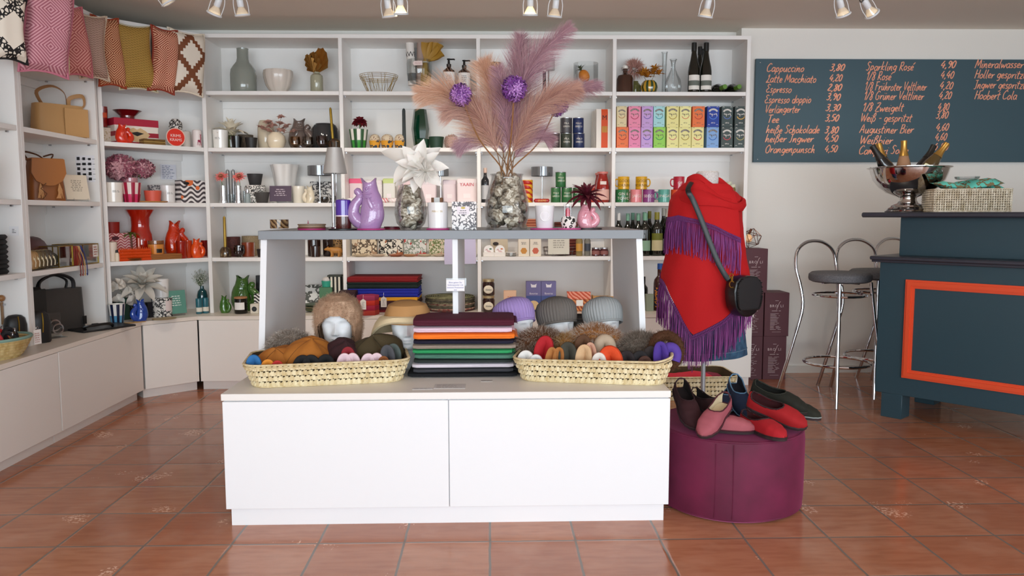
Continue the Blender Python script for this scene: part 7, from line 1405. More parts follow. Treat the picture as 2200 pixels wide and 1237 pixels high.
def surf(g,k=1):
    """sample points with normals from a G"""
    P_=[];Nn=[]
    for f_ in g.f[::k]:
        v=[Vector(g.v[i]) for i in f_[:4]]; c=sum(v,Vector())/len(v); n=(v[1]-v[0]).cross(v[2]-v[0]) if len(v)<4 else (v[2]-v[0]).cross(v[3]-v[1])
        if n.length>1e-12: P_.append(c); Nn.append(n.normalized())
    return P_,Nn
# fur trapper hat: dome with a face opening and long ear flaps
H1=head(729,3.52,.04,'white foam head wearing the beige fur trapper hat in the left basket',.98)
def trapper():
    rs=[]; na,nz=96,54
    for i in range(nz+1):
        z=.085+.245*i/nz
        A=sm([(.05,.095),(.12,.098),(.2,.105),(.26,.103),(.30,.08),(.325,.04),(.335,.004)],z); ring=[]
        for j in range(na):
            a=2*PI*j/na-PI/2; bl=1+.035*sin(5*a+z*40)+.02*sin(11*a-z*60); ring.append((A*.98*bl*cos(a),A*1.14*bl*sin(a)+.004,z))
        rs.append(ring)
    def mf(i,j):
        a=2*PI*(j+.5)/na; z=.085+.245*(i+.5)/nz; da=min(a,2*PI-a)
        if da<.84 and z<.246-.050*(da/.84)**2: return None
        if z<.15 and abs(da-1.75)>.85: return None
        return 0
    g=G(); g.loft(rs,c0=False,c1=True,mf=mf); inn=[[(x*.9,y*.9,z-.0) for x,y,z in r] for r in rs]; g.loft(inn,c0=False,c1=False,mf=mf,flip=True); return g
tg=trapper(); P_,N_=surf(tg,3); e=E('trapper_hat','beige brown fur trapper hat with ear flaps on the left foam head','hat',H1,.04)
FUR1=P('fabric','#a98468','#c4a488',30.); tg.ob('hat_body',FUR1,e); furcoat(P_[:len(P_)//2+200],N_[:len(N_)//2+200],.0105,15000,.00045,3,.4).ob('fur',M('#b5957a',.85,sheen=.4),e,False)
H2=head(876,3.50,.10,'white foam head wearing the cream shearling bucket hat beside the scarf stack',.95)
e=E('bucket_hat','tan suede bucket hat with cream shearling brim on the second foam head','hat',H2,.10)
G().lathe([(.100,.205),(.104,.225),(.098,.255),(.085,.285),(.05,.300),(.001,.304)],36,rf=lambda a,z:1+.04*sin(3*a+z*30)+.02*sin(7*a),sy=1.1,caps=False).ob('crown',M('#b98a55',.8,bump=.3,bs=40),e)
G().lathe([(.098,.235),(.118,.228),(.138,.200),(.150,.170),(.156,.145),(.148,.142),(.128,.175),(.104,.205),(.094,.215)],44,rf=lambda a,z:1+.05*sin(2*a+1)+.03*sin(5*a)-(.10*max(0,-sin(a))**3 if z<.2 else 0),sy=1.05,caps=False).warp(lambda x,y,z:(x,y,z+.085*max(0,-y/.15)**1.2*min(1,max(0,(.25-z)/.09)))).ob('brim',M('#d9c6a0',.9,bump=.6,bs=90,sheen=.4),e)
def beanie(px,Y,rz,c,lab,hl,tilt=(-.25,0),s=1.):
    p=head(px,Y,rz,hl,.87*s); e=E('beanie',lab,'hat',p+Vector((0,0,.0)),rz,'ribbed knit hats on foam heads')
    g=G(); na=160; rs=[]
    for t,rr,z in ((0,.086,.175),(.1,.093,.19),(.3,.098,.225),(.5,.097,.255),(.7,.084,.283),(.85,.06,.30),(.95,.03,.311),(1,.003,.314)):
        rs.append([((rr*(1+.022*(1 if (j//2)%2 else -1)))*cos(2*PI*j/na),(rr*(1+.022*(1 if (j//2)%2 else -1)))*1.12*sin(2*PI*j/na),z-.175) for j in range(na)])
    g.loft(rs,c0=False)
    g.torus((0,0,.004),.089,.006,96,8,ry=1.12)
    T_=Matrix.Translation((0,.010,.172))@Matrix.Rotation(tilt[0]*1.3,4,'X')@Matrix.Rotation(tilt[1],4,'Y')@Matrix.Scale(.95*s,4); g.mul(T_); g.ob('knit',P('fabric',c,c,200.),e,True,60)
beanie(1112,3.60,.75,'#a68cc6','lilac ribbed knit hat on a foam head','white foam head turned aside under the lilac knit hat',(-.30,.05))
beanie(1200,3.62,.45,'#6d6660','grey brown ribbed knit hat on a foam head','white foam head under the grey brown knit hat',(-.2,0))
beanie(1298,3.60,.10,'#a5a8a8','light grey ribbed knit hat on a foam head','white foam head under the light grey knit hat',(-.25,-.08))
IT('knit_headband','brown ribbed knit band standing between two foam heads','headband',(onc(1246,3.75)+Vector((0,0,.0)),0,0,.3),[('body',G().loft([[(.06*cos(a),.05*sin(a),z) for a in [2*PI*j/40 for j in range(40)]] for z in (0,.01,.17,.20)]+[[(.052*cos(a),.042*sin(a),z) for a in [2*PI*j/40 for j in range(40)]] for z in (.20,.05)],c0=False,c1=False),P('hstripe','#5a4f47','#3f3732',60.))])
# scarf stack
SCF=[('#090b12','black',.024),('#3b3c42','charcoal',.023),('#d6cfd8','pale lilac white',.027),('#26302d','dark bottle green',.02),('#4d7a69','sage green',.028),('#2b9a5c','emerald green',.024),('#97877a','taupe',.026),('#14122c','navy',.023),('#f2781c','orange',.036),('#e6c9d8','pale pink',.033),('#4d0a24','burgundy',.044)]
pz=ZC
for i,(c,nm,t) in enumerate(SCF):
    t*=.79
    q=random.Random(i+40); g=G(); w=.425+q.uniform(-.012,.012)+(.04 if i==0 else 0); d=.26; rs=[]; ph=q.uniform(0,6); x0=-w/2; n=22
    for k in range(n+1):
        x=x0+w*k/n; wv=.0014*sin(x*14+ph); ring=[]; ed=.9 if k in (0,n) else 1.
        for j in range(20):
            a=2*PI*j/20; cx,sy=cos(a),sin(a); yy=d/2*(abs(cx)**.35)*(1 if cx>0 else -1)*ed; zz=t/2*(abs(sy)**.5)*(1 if sy>0 else -1)*ed; ring.append((x,yy+.004*sin(x*9+ph),t/2+zz+(wv if 0<j<10 else 0)*0))
        rs.append(ring)
    g.loft(rs); ps=[('cloth',g,P('fold',c,c,40.) if i in(2,) else M(c,.85,sheen=.25,bump=.35,bs=220))]
    fo=G().tube([(x0+.02+w*.93*k/n,-d/2-.001,t*.52+.0012*sin(k*.9+ph)) for k in range(n+1)],.0012,4); ps.append(('fold_line',fo,M(c,.9)))
    fr=[]
    for k in range(14): fr.append([(w/2-.004,-d/2+.02+d*.9*k/14,t*.5),(w/2+.010,-d/2+.02+d*.9*k/14+.003,t*.45),(w/2+.018,-d/2+.022+d*.9*k/14,t*.25)])
    ps.append(('fringe',strands(fr,.0018),M(c,.9)))
    IT('folded_scarf',nm+' folded scarf, '+['lowest','second','third','fourth','fifth','sixth','seventh','eighth','ninth','tenth','topmost'][i]+' of the scarf stack on the counter','scarf',(Vector((-.122+q.uniform(-.006,.006),3.39,pz)),0,0,q.uniform(-.02,.02)),ps,'folded scarf stack'); pz+=t+.0006
# hats and gloves in the left basket
def cap(w,d,h,seed=0,seam=True):
    q=random.Random(seed); A=[q.uniform(0,6) for _ in range(8)]; rs=[]; na=48
    for t,k in ((0,.93),(.05,1.02),(.14,1.0),(.28,1.0),(.44,.96),(.58,.86),(.70,.72),(.80,.56),(.88,.40),(.94,.25),(.985,.10),(1,.008)):
        ring=[]
        for j in range(na):
            a=2*PI*j/na; kk=k*(1+.13*sin(2*a+A[0])*t+.06*sin(3*a+A[1])+.035*sin(7*a+A[2]+5*t)+.02*sin(11*a+A[3]-9*t)); z=h*t*(1+.16*sin(2*a+A[4])*(1-t*.6)+.07*sin(5*a+A[5])*(1-t)) - .10*h*max(0,cos(a-A[6]))**4*t*(1.3-t)
            ring.append((w/2*kk*cos(a)+.10*w*t*t*cos(A[7]),d/2*kk*sin(a),z))
        rs.append(ring)
    g=G().loft(rs); s_=G()
    for kk in (0,1): s_.tube([Vector(rs[i][(12*kk+4)%na])*1.004 for i in range(12)]+[Vector(rs[i][(12*kk+28)%na])*1.004 for i in range(11,-1,-1)],.0014,5)
    bd=G().tube([Vector(rs[1][j])*1.01 for j in range(na)],.0035,6,closed=True); return g,s_,bd
def hat(Bk,x,y,z,w,d,h,c,c2,lab,seed,rot):
    g,s_,bd=cap(w,d,h,seed); m=M(c,.85,sheen=.35,bump=.25,bs=70)
    IT('winter_cap',lab,'hat',(loc(Bk,x,y,z),0,0,0),[('cap_body',g,m),('seam',s_,M(c2,.9)),('band',bd,M(c2,.9))],None,rot)
hat(BL,-.20,.03,.055,.19,.18,.085,'#a3621f','#7a4716','ochre suede cap lying at the left end of the left basket',1,(.35,-.25,.3))
hat(BL,-.085,.02,.055,.23,.20,.125,'#a8661f','#7d4a18','ochre suede cap standing upright in the left basket',2,(.35,.12,.4))
hat(BL,.060,.05,.055,.19,.18,.115,'#331318','#231013','dark maroon cap in the middle of the left basket',3,(.45,.05,.1))
hat(BL,.195,.05,.055,.24,.20,.125,'#40341a','#2b2312','dark olive cap at the right of the left basket',4,(.4,-.1,.2))
hat(BL,.265,.10,.055,.12,.14,.09,'#1f1d16','#16140f','black green cap squeezed at the right end of the left basket',5,(.2,.2,.5))
def fold(w,h,t,c,z=0.): 
    """glove or sock folded double, standing on its fold: two rounded lobes around a slit"""
    rs=[]; pts=smoothp([(-w*.22,0,0),(-w*.27,0,h*.5),(-w*.17,0,h*.86),(0,0,h*.97),(w*.17,0,h*.86),(w*.27,0,h*.5),(w*.22,0,0)],4); return G().tube(pts,[t*.5]*len(pts),12,flat=w*.235/(t*.5))
def glove(Bk,x,y,z,w,h,c,lab,seed=0,mat=None,t=.05,grp=None,rz=0.,tilt=-.25):
    q=random.Random(seed); m=mat or M(c,.85,sheen=.3,bump=.3,bs=120)
    g=fold(w,h,t,c); cf=G().tube([(-w*.3,-t*.35,h*.12),(0,-t*.5,h*.10),(w*.3,-t*.35,h*.12)],w*.05,6)
    IT('folded_glove',lab,'glove',(loc(Bk,x,y,z),0,0,0),[('knit',g,m),('cuff',cf,m)],grp,(tilt,q.uniform(-.2,.2),Bk[1]+rz))
for i,(x,c) in enumerate(((-.02,'#0d0d0f'),(.015,'#121214'),(.05,'#0b0b0d'))): glove(BL,-.105+.045*i+.0,-.115,.048,.058,.052,c,'black folded glove, %s of three at the front of the left basket'%['left','middle','right'][i],i,None,.06,'black folded gloves')
for i in range(4): glove(BL,.06+.047*i,-.115,.050,.046,.056-.004*(i>1),'#e3c6cb','pale pink folded glove, %s of four at the front of the left basket'%['first','second','third','last'][i],i,None,.05,'pale pink folded gloves')
glove(BL,.085,-.075,.075,.045,.05,'#8a1f28','dark red folded glove behind the pale pink ones',3)
glove(BL,-.285,-.10,.055,.05,.055,'#2a6aa3','bright blue folded glove in the left corner of the left basket',4)
glove(BL,-.235,-.115,.052,.04,.04,'#e08a2a','orange folded glove beside the blue one',5); glove(BL,-.20,-.118,.05,.035,.036,'#c22f2a','red folded glove beside the orange one',6)
glove(BL,.245,-.09,.06,.05,.07,'#4a4a4e','dark grey folded glove at the right of the left basket',7); glove(BL,.275,-.03,.06,.05,.065,'#55605c','grey green folded glove at the right end of the left basket',8); glove(BL,.225,-.125,.05,.03,.04,'#8a4f24','brown folded glove beside the pale pink ones',9)
# fur and gloves
def furband(Bk,x,y,z,L_,r,h,cb,ct,lab,seed,rz=0.,n=5200,fl=.032,loop=False):
    g=G(); q=random.Random(seed)
    if loop: pts=[(L_/2*cos(a),.03*sin(a),h/2+h/2*sin(a)) for a in [2*PI*j/24 for j in range(24)]]; g.tube(pts,r,10,closed=True)
    else: pts=smoothp([(-L_/2,0,0),(-L_*.3,-.005,h*.7),(0,-.01,h),(L_*.3,-.005,h*.75),(L_/2,0,.0)],6); g.tube(pts,[r*(.75+.25*sin(PI*i/(len(pts)-1))) for i in range(len(pts))],12)
    P2,N2=surf(g); e=E('fur_band',lab,'fur',loc(Bk,x,y,z),Bk[1]+rz); g.ob('pelt',M(cb,.9),e)
    a=furcoat(P2,N2,fl,int(n*1.9),.00045,seed,.55); b_=furcoat(P2,N2,fl*1.2,int(n*.8),.0004,seed+1,.5); a.ob('fur',M(cb,.85,sheen=.4),e,False); b_.ob('fur_tips',M(ct,.85,sheen=.4),e,False)
furband(BR,-.235,.08,.075,.20,.038,.07,'#6d3f1e','#d8c9b8','red brown fur band at the left end of the right basket',1)
furband(BR,-.12,.07,.075,.10,.035,.05,'#a8773a','#cbb48a','small golden fur tuft beside the red brown band',2,n=3000)
furband(BR,.00,.08,.09,.24,.038,.075,'#a06a35','#e3d9cc','fox brown fur band in the middle of the right basket',3)
furband(BR,.195,.06,.075,.17,.040,.06,'#6d6054','#a99c8e','grey brown fur band at the right of the right basket',4,fl=.036)
furband(BR,.30,-.01,.06,.11,.022,.12,'#4a2a12','#6d431f','dark brown fur loop at the right end of the right basket',5,n=2600,fl=.008,loop=True)
furband(BL,-.16,.13,.10,.16,.03,.05,'#7d6f62','#cfc6bb','grey fur trim showing behind the ochre caps',6,n=3000,fl=.03)
GV=[(-.28,-.10,.05,.055,.05,'#e6e2dc','white fluffy folded glove in the left corner of the right basket',.06),(-.225,-.115,.045,.05,.045,'#e9e6e2','white folded glove, second from the left in the right basket',.05),(-.215,-.04,.065,.07,.09,'#b01822','red folded sleeve under the red brown fur',.06),(-.175,-.105,.05,.034,.075,'#b0723a','tan mitten with pale trim, left of the pair',.045),(-.140,-.105,.05,.034,.075,'#a86a32','tan mitten with pale trim, right of the pair',.045),
 (-.095,-.09,.05,.062,.085,'#3f3d33','grey green folded glove in the right basket',.07),(-.05,-.02,.065,.06,.095,'#5d3d26','brown folded sleeve behind the grey green glove',.06),(-.035,-.10,.05,.055,.082,'#d2ac82','beige knitted folded glove in the right basket',.06),(.005,-.075,.06,.035,.085,'#cf9f86','rosy beige folded glove behind the cream one',.045),(.03,-.115,.05,.05,.055,'#e6dcd0','cream folded mitten at the front of the right basket',.05),
 (.045,.0,.08,.10,.08,'#b8a48c','sand suede cuff below the fox brown fur',.05),(.085,-.10,.05,.088,.075,'#d8481a','orange cable knit folded glove in the right basket',.07),(.15,-.095,.05,.06,.06,'#231a1c','dark plum folded glove right of the orange one',.06),(.195,-.095,.05,.06,.06,'#1b1719','black folded glove right of the plum one',.06),(.215,-.11,.05,.05,.045,'#4a2c22','brown folded glove before the black one',.05),(.24,-.06,.06,.055,.065,'#2a211f','black brown folded glove before the grey fur',.06),(.285,-.09,.05,.055,.105,'#4a2f8a','violet felt slipper sock standing in the right corner',.05),(.315,-.05,.085,.09,.055,'#553a96','violet felt slipper sock lying over the basket corner',.05)]
for i,(x,y,z,w,h,c,lab,t) in enumerate(GV): glove(BR,x,y,z,w,h,c,lab,i+20,None,t)
for i,(x0,x1,y,nm,d) in enumerate(((886,930,835,'small flat',.03),(933,1000,830,'larger flat',.085),(1033,1058,818,'tiny flat',.03))):
    a=atZ(x0,y,ZC); b_=atZ(x1,y,ZC); e=E('price_slip',nm+' printed slip lying on the counter before the scarf stack','paper',((a.x+b_.x)/2,a.y,ZC))
    G().box((0,0,0),(b_.x-a.x,d,.0008)).ob('sheet',M('#dedad6',.3,coat=.4),e); lines(3+i%2,(b_.x-a.x)*.85,d*.8,.015,i,.2).mul(TR(0,0,.0012,0,-PI/2)).ob('lettering',M('#9a9694',.8),e)
# ================================================================ mannequin with poncho
MX,MY=1.222,4.45; ZP=lambda y:CAMH-(y-459)*.002646; XP=lambda x:(x-1520)*.002646
REDW=M('#c00a10',.85,sheen=.35,bump=.25,bs=260); VIO=M('#94498c',.8,sheen=.3); VIO2=M('#6d2c6a',.8,sheen=.3)
e=E('dress_form','white wicker-necked dress form on a grey pole wearing the red poncho','mannequin',(MX,MY,0))
G().lathe([(.085,1.20),(.068,1.30),(.060,1.38),(.064,1.45),(.055,1.458),(.001,1.459)],36,sy=.92,caps=False).ob('neck',P('fabric','#e9e6e2','#c9c4be',160.),e)
G().lathe([(.0135,.012),(.0135,1.2)],16).ob('pole',M('#b3b5b8',.35,.4),e); G().lathe([(.001,0),(.15,0),(.15,.008),(.03,.014),(.016,.03)],36,caps=False).ob('base_plate',M('#a8aaad',.35,.5),e)
TA=[(.40,.235),(.55,.232),(.70,.236),(.86,.230),(1.,.206),(1.12,.192),(1.21,.184),(1.28,.178),(1.32,.165),(1.36,.128),(1.40,.092),(1.44,.08)]; TB=[(.40,.165),(.55,.16),(.86,.165),(1.1,.145),(1.25,.125),(1.32,.11),(1.36,.095),(1.40,.085),(1.44,.078)]
def body(a,z,off=0.,fd=1.):
    A=sm(TA,z)+off; B_=sm(TB,z)+off; k=1+fd*(.018*sin(5*a+z*5)+.012*sin(9*a-z*8)); return (A*k*cos(a),B_*k*sin(a),z)
def lowz(a):
    x=cos(a)*.238
    if sin(a)<.15: return ip([(-.238,.85),(-.20,.745),(-.15,.625),(-.106,.545),(-.05,.575),(.05,.635),(.13,.70),(.20,.775),(.24,.83)],x)
    return .85+.02*sin(a)-.03*cos(a)
na=72
def shell(zt,lo,off,a0=0,a1=na,n=26,fd=1.):
    rs=[]
    for i in range(n+1):
        t=(i/n)**1.5; rs.append([body(2*PI*j/na,zt-(zt-lo(2*PI*j/na))*t,off+.004*t,fd) for j in range(a0,a1+1)])
    return rs
p_=E('fringed_poncho','red knitted poncho with purple leather fringes on the dress form','poncho',(MX,MY,0))
g=G(); g.loft(shell(1.385,lowz,.016),False,flip=True); g.loft(shell(1.385,lambda a:lowz(a)+.003,.010),False); g.ob('lower_layer',REDW,p_)
def upz(a):
    x=cos(a)*.225
    if sin(a)<.1: return ip([(-.225,1.20),(-.19,1.211),(-.10,1.19),(0,1.155),(.08,1.115),(.147,1.084),(.18,1.07)],x)
    return 1.18
ja=int(na*.44); jb=int(na*.865)
g=G(); g.loft(shell(1.385,upz,.032,ja,jb,18,.9),False,flip=True); g.loft(shell(1.385,upz,.026,ja,jb,18,.9),False); g.ob('upper_layer',REDW,p_)
# cowl collar in soft heaped folds, slumping to the right
rs=[]
def cw(a,r,z,dr): return (.010+r*1.06*cos(a)*(1+.04*sin(3*a+z*30)),-.012+r*.90*sin(a)*(1+.05*sin(2*a+z*20)),z-dr*(.055*max(0,cos(a+.75))**1.3)-.010*sin(3*a+z*22))
for r,z,dr in [(.074,1.32,.2),(.078,1.38,.5),(.086,1.415,.9),(.100,1.432,1.2),(.116,1.425,1.4),(.124,1.402,1.4),(.117,1.382,1.3),(.132,1.396,1.4),(.150,1.384,1.4),(.160,1.358,1.2),(.152,1.334,1.1),(.168,1.348,1.1),(.184,1.330,.9),(.190,1.300,.7),(.180,1.272,.6),(.150,1.268,.4),(.12,1.29,.2)]:
    rs.append([cw(2*PI*j/64,r,z,dr) for j in range(64)])
G().loft(rs).ob('cowl_collar',REDW,p_)
def fringe(lo,off,jf,ln,step=.5,seed=3):
    q=random.Random(seed); g1=[];g2=[]; net=G(); j=jf[0]; prev=None
    while j<jf[1]:
        a=2*PI*j/na; z=lo(a); x,y,_=body(a,z,off+.006,1.); o=Vector((x,y,z)); nr=Vector((cos(a),sin(a)*1.3,0)).normalized()
        if prev is not None and (o-prev).length<.05:
            d_=Vector((0,0,-.028)); net.tube([prev+nr*.003,(o+prev)/2+d_*.5+nr*.006,o+d_+nr*.004],.0022,4); net.tube([o+nr*.003,(o+prev)/2+d_*.5+nr*.004,prev+d_+nr*.004],.0022,4)
        for k in range(2):
            s_=o+Vector((0,0,-.024)); l=ln(a)*q.uniform(.86,1.1); w_=nr*q.uniform(.002,.014); b_=Vector((q.uniform(-.009,.009),q.uniform(-.004,.004),0)); pts=[s_,s_+w_+b_*.3+Vector((0,0,-l*.35)),s_+w_*.9+b_*.8+Vector((0,0,-l*.7)),s_+w_*.7+b_*1.3+Vector((0,0,-l))]
            (g1 if q.random()<.6 else g2).append(pts)
        prev=o; j+=step
    def band(paths,m,nm):
        g=G()
        for pts in paths: g.tube(pts,.0034,4,flat=.5)
        return g.ob(nm,m,p_)
    band(g1,VIO,'fringe'); band(g2,VIO2,'fringe'); net.ob('fringe_knots',VIO2,p_)
fringe(upz,.03,(ja,jb),lambda a:.175,.36,4)
fringe(lowz,.014,(na*.46,na*1.03),lambda a:ip([(-1,.22),(-.7,.2),(-.4,.165),(.5,.19),(1,.16)],cos(a)),.34,5)
DEN=N(.85); q_=DEN.noise(30.,4.); x_,y_,z_=DEN.sep(); DEN.bump(DEN.m('SINE',DEN.m('MULTIPLY',DEN.m('ADD',x_,z_),1800.)),.2,.001); DENIM=DEN.col(DEN.mix(DEN.ramp(q_,.3,.7),'#26425c','#3d6280'))
sk=E('denim_skirt','short blue denim skirt on the dress form below the poncho','skirt',(MX,MY,0))
def sring(z,ra,rb,n=64): return [(ra*(1+.018*sin(7*a+z*6))*cos(a)+.012,rb*(1+.02*sin(7*a+z*6))*sin(a),z+.012*cos(a)) for a in [2*PI*j/n for j in range(n)]]
G().loft([sring(.74,.185,.125),sring(.62,.205,.14),sring(.50,.222,.155),sring(.40,.235,.165),sring(.40,.228,.158),sring(.55,.20,.14)],c0=True,c1=True).ob('cloth',DENIM,sk)
G().tube(sring(.438,.2325,.1635)[:],.0012,4,closed=True).ob('hem_stitching',M('#7d93a5',.8),sk)
# handbag
hb=Vector((1.372,4.225,0)); zt=ZP(586); e=E('handbag','black leather saddle bag with braided flap hanging on the dress form','handbag',(hb.x,hb.y,ZP(672)),math.radians(24))
Hb=zt-ZP(672); D_=[]
for t in range(25):
    a=PI+PI*t/24; D_.append((.098*cos(a)*(1 if abs(cos(a))<.9 else .97),.115+.115*sin(a)))
D_=D_+[(.098,Hb*.62),(.088,Hb*.86),(.06,Hb*.97),(0,Hb),(-.06,Hb*.97),(-.088,Hb*.86),(-.098,Hb*.62)]
LEA=M('#111113',.36,bump=.25,bs=70,coat=.2)
g=G(); rs=[]
for y,k in ((-.042,.93),(-.038,.98),(-.02,1.),(.02,1.),(.038,.98),(.042,.93)): rs.append([(x*k,y,Hb*.5+(z-Hb*.5)*k) for x,z in D_])
g.loft(rs,flip=True).ob('bag_body',LEA,e)
F_=[(x*.93,(z if z>.03 else z)*1.) for x,z in D_]; F_=[(x*.95,max(z,.035)+(0)) for x,z in F_]
G().slab([(x,Hb*.52+(z-Hb*.52)*.92) for x,z in F_],-.052,-.040).ob('flap',M('#17171a',.33,coat=.2),e); fl_=e.children[-1]
br=[(x*1.0,-.054,Hb*.52+(z-Hb*.52)*.90) for x,z in F_]; g=G()
for i in range(len(br)):
    a_=Vector(br[i]); b_=Vector(br[(i+1)%len(br)]); 
    if (a_-b_).length>.05: continue
    for k in (0,.5): g.ell(a_.lerp(b_,k),.006,.004,.004,6,4)
g.ob('braided_trim',LEA,fl_)
G().torus((-.10,-.02,Hb*.80),.017,.003,18,6,M4=Matrix.Rotation(PI/2,4,'X')).torus((-.105,-.02,Hb*1.0),.012,.0028,16,6,M4=Matrix.Rotation(PI/2,4,'X')).box((-.10,-.02,Hb*.86),(.010,.006,.03)).ob('gold_ring',GOLD,e)
g=G(); iv=e.matrix_basis.copy(); ivm=Matrix.Translation(e.location)@Matrix.Rotation(math.radians(24),4,'Z'); inv=ivm.inverted()
sp=[(1478,408,-.185),(1490,432,-.195),(1508,475,-.205),(1525,520,-.215),(1542,562,-.222),(1556,588,-.225),(1566,602,-.228)]
pts=[atY(x,y,MY+dy) for x,y,dy in sp]; pts=[Vector((MX-.075,MY+.06,1.38)),Vector((MX-.10,MY-.06,1.40))]+pts
G().tube([inv@p for p in smoothp(pts,5)],.0145,8,flat=.2).ob('strap',M('#16181c',.4),e)
# ================================================================ pouf with slippers
pc=Vector((1.011,3.262,0)); PR=.308; PZ=.337
VEL=N(.7,0,.45); VEL.b.inputs['Sheen Tint'].default_value=(*lin('#d06a98'),1); VEL.b.inputs['Sheen Roughness'].default_value=.35; x_,y_,z_=VEL.sep(); v_=VEL.noise(7.,5.); VELV=VEL.col(VEL.mix(VEL.ramp(v_,.35,.7),'#560a2e','#6d143c')); 
e=E('pouf','round plum velvet pouf beside the display counter','pouf',pc)
G().lathe([(.001,0),(PR*.93,0),(PR*.985,.012),(PR,.05),(PR*1.004,.17),(PR,.29),(PR*.985,PZ-.012),(PR*.95,PZ-.003),(.001,PZ)],80,caps=False,rf=lambda a,z:1+.004*sin(6*a+z*9)).ob('cushion_body',VELV,e)
G().torus((0,0,PZ-.010),PR*.978,.0045,80,8).torus((0,0,.012),PR*.975,.004,80,8).ob('piping',VELV,e)
g=G()
for a in (-2.02,-1.80): g.tube([(PR*1.004*cos(a),PR*1.004*sin(a),z) for z in (.02,.12,.22,.32)],.0022,5)
g.ob('side_seam',VELV,e)
def slipper(c,cin,cp,Lg=.25):
    """Friulian slipper, toe along +x"""
    n=30; m=18; SW=[(0,.018),(.04,.028),(.15,.033),(.35,.034),(.6,.041),(.75,.042),(.88,.034),(.96,.02),(1,.0012)]; HT=[(0,.058),(.1,.062),(.3,.052),(.48,.050),(.6,.052),(.75,.045),(.88,.034),(.96,.022),(1,.008)]
    rs=[]
    for i in range(n+1):
        t=i/n; w=sm(SW,t); h=sm(HT,t); x=(t-.5)*Lg; rs.append([(x,w*(abs(sin(a))**.75)*(1 if a>0 else -1)*(1.+.06*cos(a)),.012+h*max(0,cos(a))**.62) for a in [-PI/2+PI*j/m for j in range(m+1)]])
    def op(t): return ip([(.02,0.),(.06,.9),(.15,1.0),(.3,.98),(.42,.85),(.50,.55),(.54,.30),(.585,.0)],t) if .02<t<.585 else 0
    def mf(i,j):
        t=(i+.5)/n; a=-PI/2+PI*(j+.5)/m
        return None if abs(a)<op(t) else 0
    up=G().loft(rs,False,mf=mf,flip=True); inn=[[(x*.985,y*.93,.013+(z-.012)*.95) for x,y,z in r] for r in rs]; li=G().loft(inn,False,mf=mf)
    sole_out=[(rs[i][0][0],rs[i][0][1]*1.05) for i in range(n+1)]+[(rs[i][-1][0],rs[i][-1][1]*1.05) for i in range(n,-1,-1)]
    so=G().prism(sole_out,.0,.0125); ins=G().prism([(x*.95,y*.9) for x,y in sole_out],.0126,.0145)
    ed=[]; 
    for i in range(n+1):
        t=i/n; o=op(t)
        if o>0: ed.append((t,o))
    pts=[]
    def P3(t,a): w=sm(SW,t); h=sm(HT,t); return ((t-.5)*Lg,w*(abs(sin(a))**.75)*(1 if a>0 else -1)*(1+.06*cos(a)),.012+h*max(0,cos(a))**.62+.001)
    for t,o in ed: pts.append(P3(t,-o))
    for t,o in ed[::-1]: pts.append(P3(t,o))
    pi=G().tube(pts,.0028,6,closed=True); pi.tube([(x,y,.0125) for x,y in sole_out],.0026,5,closed=True)
    return [('upper',up,M(c,.85,sheen=.25,bump=.15,bs=90)),('lining',li,M(cin,.8)),('insole',ins,M(cin,.85)),('piping',pi,M(cp,.7)),('sole',so,M('#2a1a1c',.8))]
def slip(px,Y,z,yaw,pit,rol,c,cin,cp,lab):
    p=colpt(px,(0,Y),(1,0),z); IT('slipper',lab,'slipper',(Vector((p.x,Y,z)),0,0),slipper(c,cin,cp),'velvet slippers on the pouf',(math.radians(rol),math.radians(pit),math.radians(yaw)))
slip(1474,3.19,.405,-86,28,0,'#2e060d','#120608','#2a0a10','dark burgundy slipper at the left of the pouf with heel propped up')
slip(1523,3.40,.345,-70,6,0,'#2b070d','#0d0506','#1d070b','dark burgundy slipper lying behind the propped one')
slip(1534,3.07,.385,-130,20,-8,'#a0525c','#d9c9a8','#4a1420','dusty pink slipper with cream lining propped over its mate')
slip(1556,3.10,.339,-14,0,0,'#a5565e','#5d2a30','#4a1420','dusty pink slipper lying under its mate, toe to the right')
slip(1588,3.43,.375,-92,25,0,'#12233f','#0c1524','#5d86a5','navy slipper with pale blue piping propped up at the back')
slip(1562,3.46,.345,-120,4,0,'#12233f','#0c1524','#5d86a5','navy slipper with pale blue piping lying behind the pink pair')
slip(1668,3.14,.385,-34,16,22,'#9a0a12','#3d0a10','#2b1418','bright red slipper with heel propped up, toe to the right')
slip(1640,3.06,.339,-70,0,0,'#a80e1c','#3d0a10','#2b1418','bright red slipper lying flat beside the pink pair')
slip(1672,3.33,.393,-32,15,12,'#17180d','#0d0e08','#23241a','black olive slipper propped behind the red ones')
slip(1700,3.34,.342,-36,4,0,'#1b1c10','#0d0e08','#8f9a9a','black olive slipper lying at the right rear of the pouf')
# ---- floor basket behind the mannequin
fb=Vector((1.325,5.17,.0005)); IT('woven_basket','woven palm-leaf basket on the floor behind the mannequin pole','basket',(fb,0,0,.03),weave(.56,.36,.165,.06,.02,5,.024))
for i,(dx,dy,c,nm,rz) in enumerate(((.0,.02,'#c01220','crimson',.3),(-.1,-.03,'#d9a02a','mustard',.8),(.08,.05,'#8a1a3a','wine red',-.2),(-.02,-.06,'#d9203a','bright red',.1))):
    q=random.Random(i); IT('folded_knit',nm+' knitted piece lying in the floor basket','knitwear',(fb+Vector((dx,dy,.055+.026*i)),0,0,rz),[('body',G().loft([[(x,.11*k*cos(a)*(1+.1*sin(3*x*20)),.012+.012*k*sin(a)+.008*sin(x*25)) for a in [2*PI*j/14 for j in range(14)]] for x,k in [(-.15,.5),(-.13,.9),(-.06,1),(0,.95),(.07,1.),(.13,.9),(.15,.5)]]),M(c,.85,sheen=.3))],'knits in the floor basket')
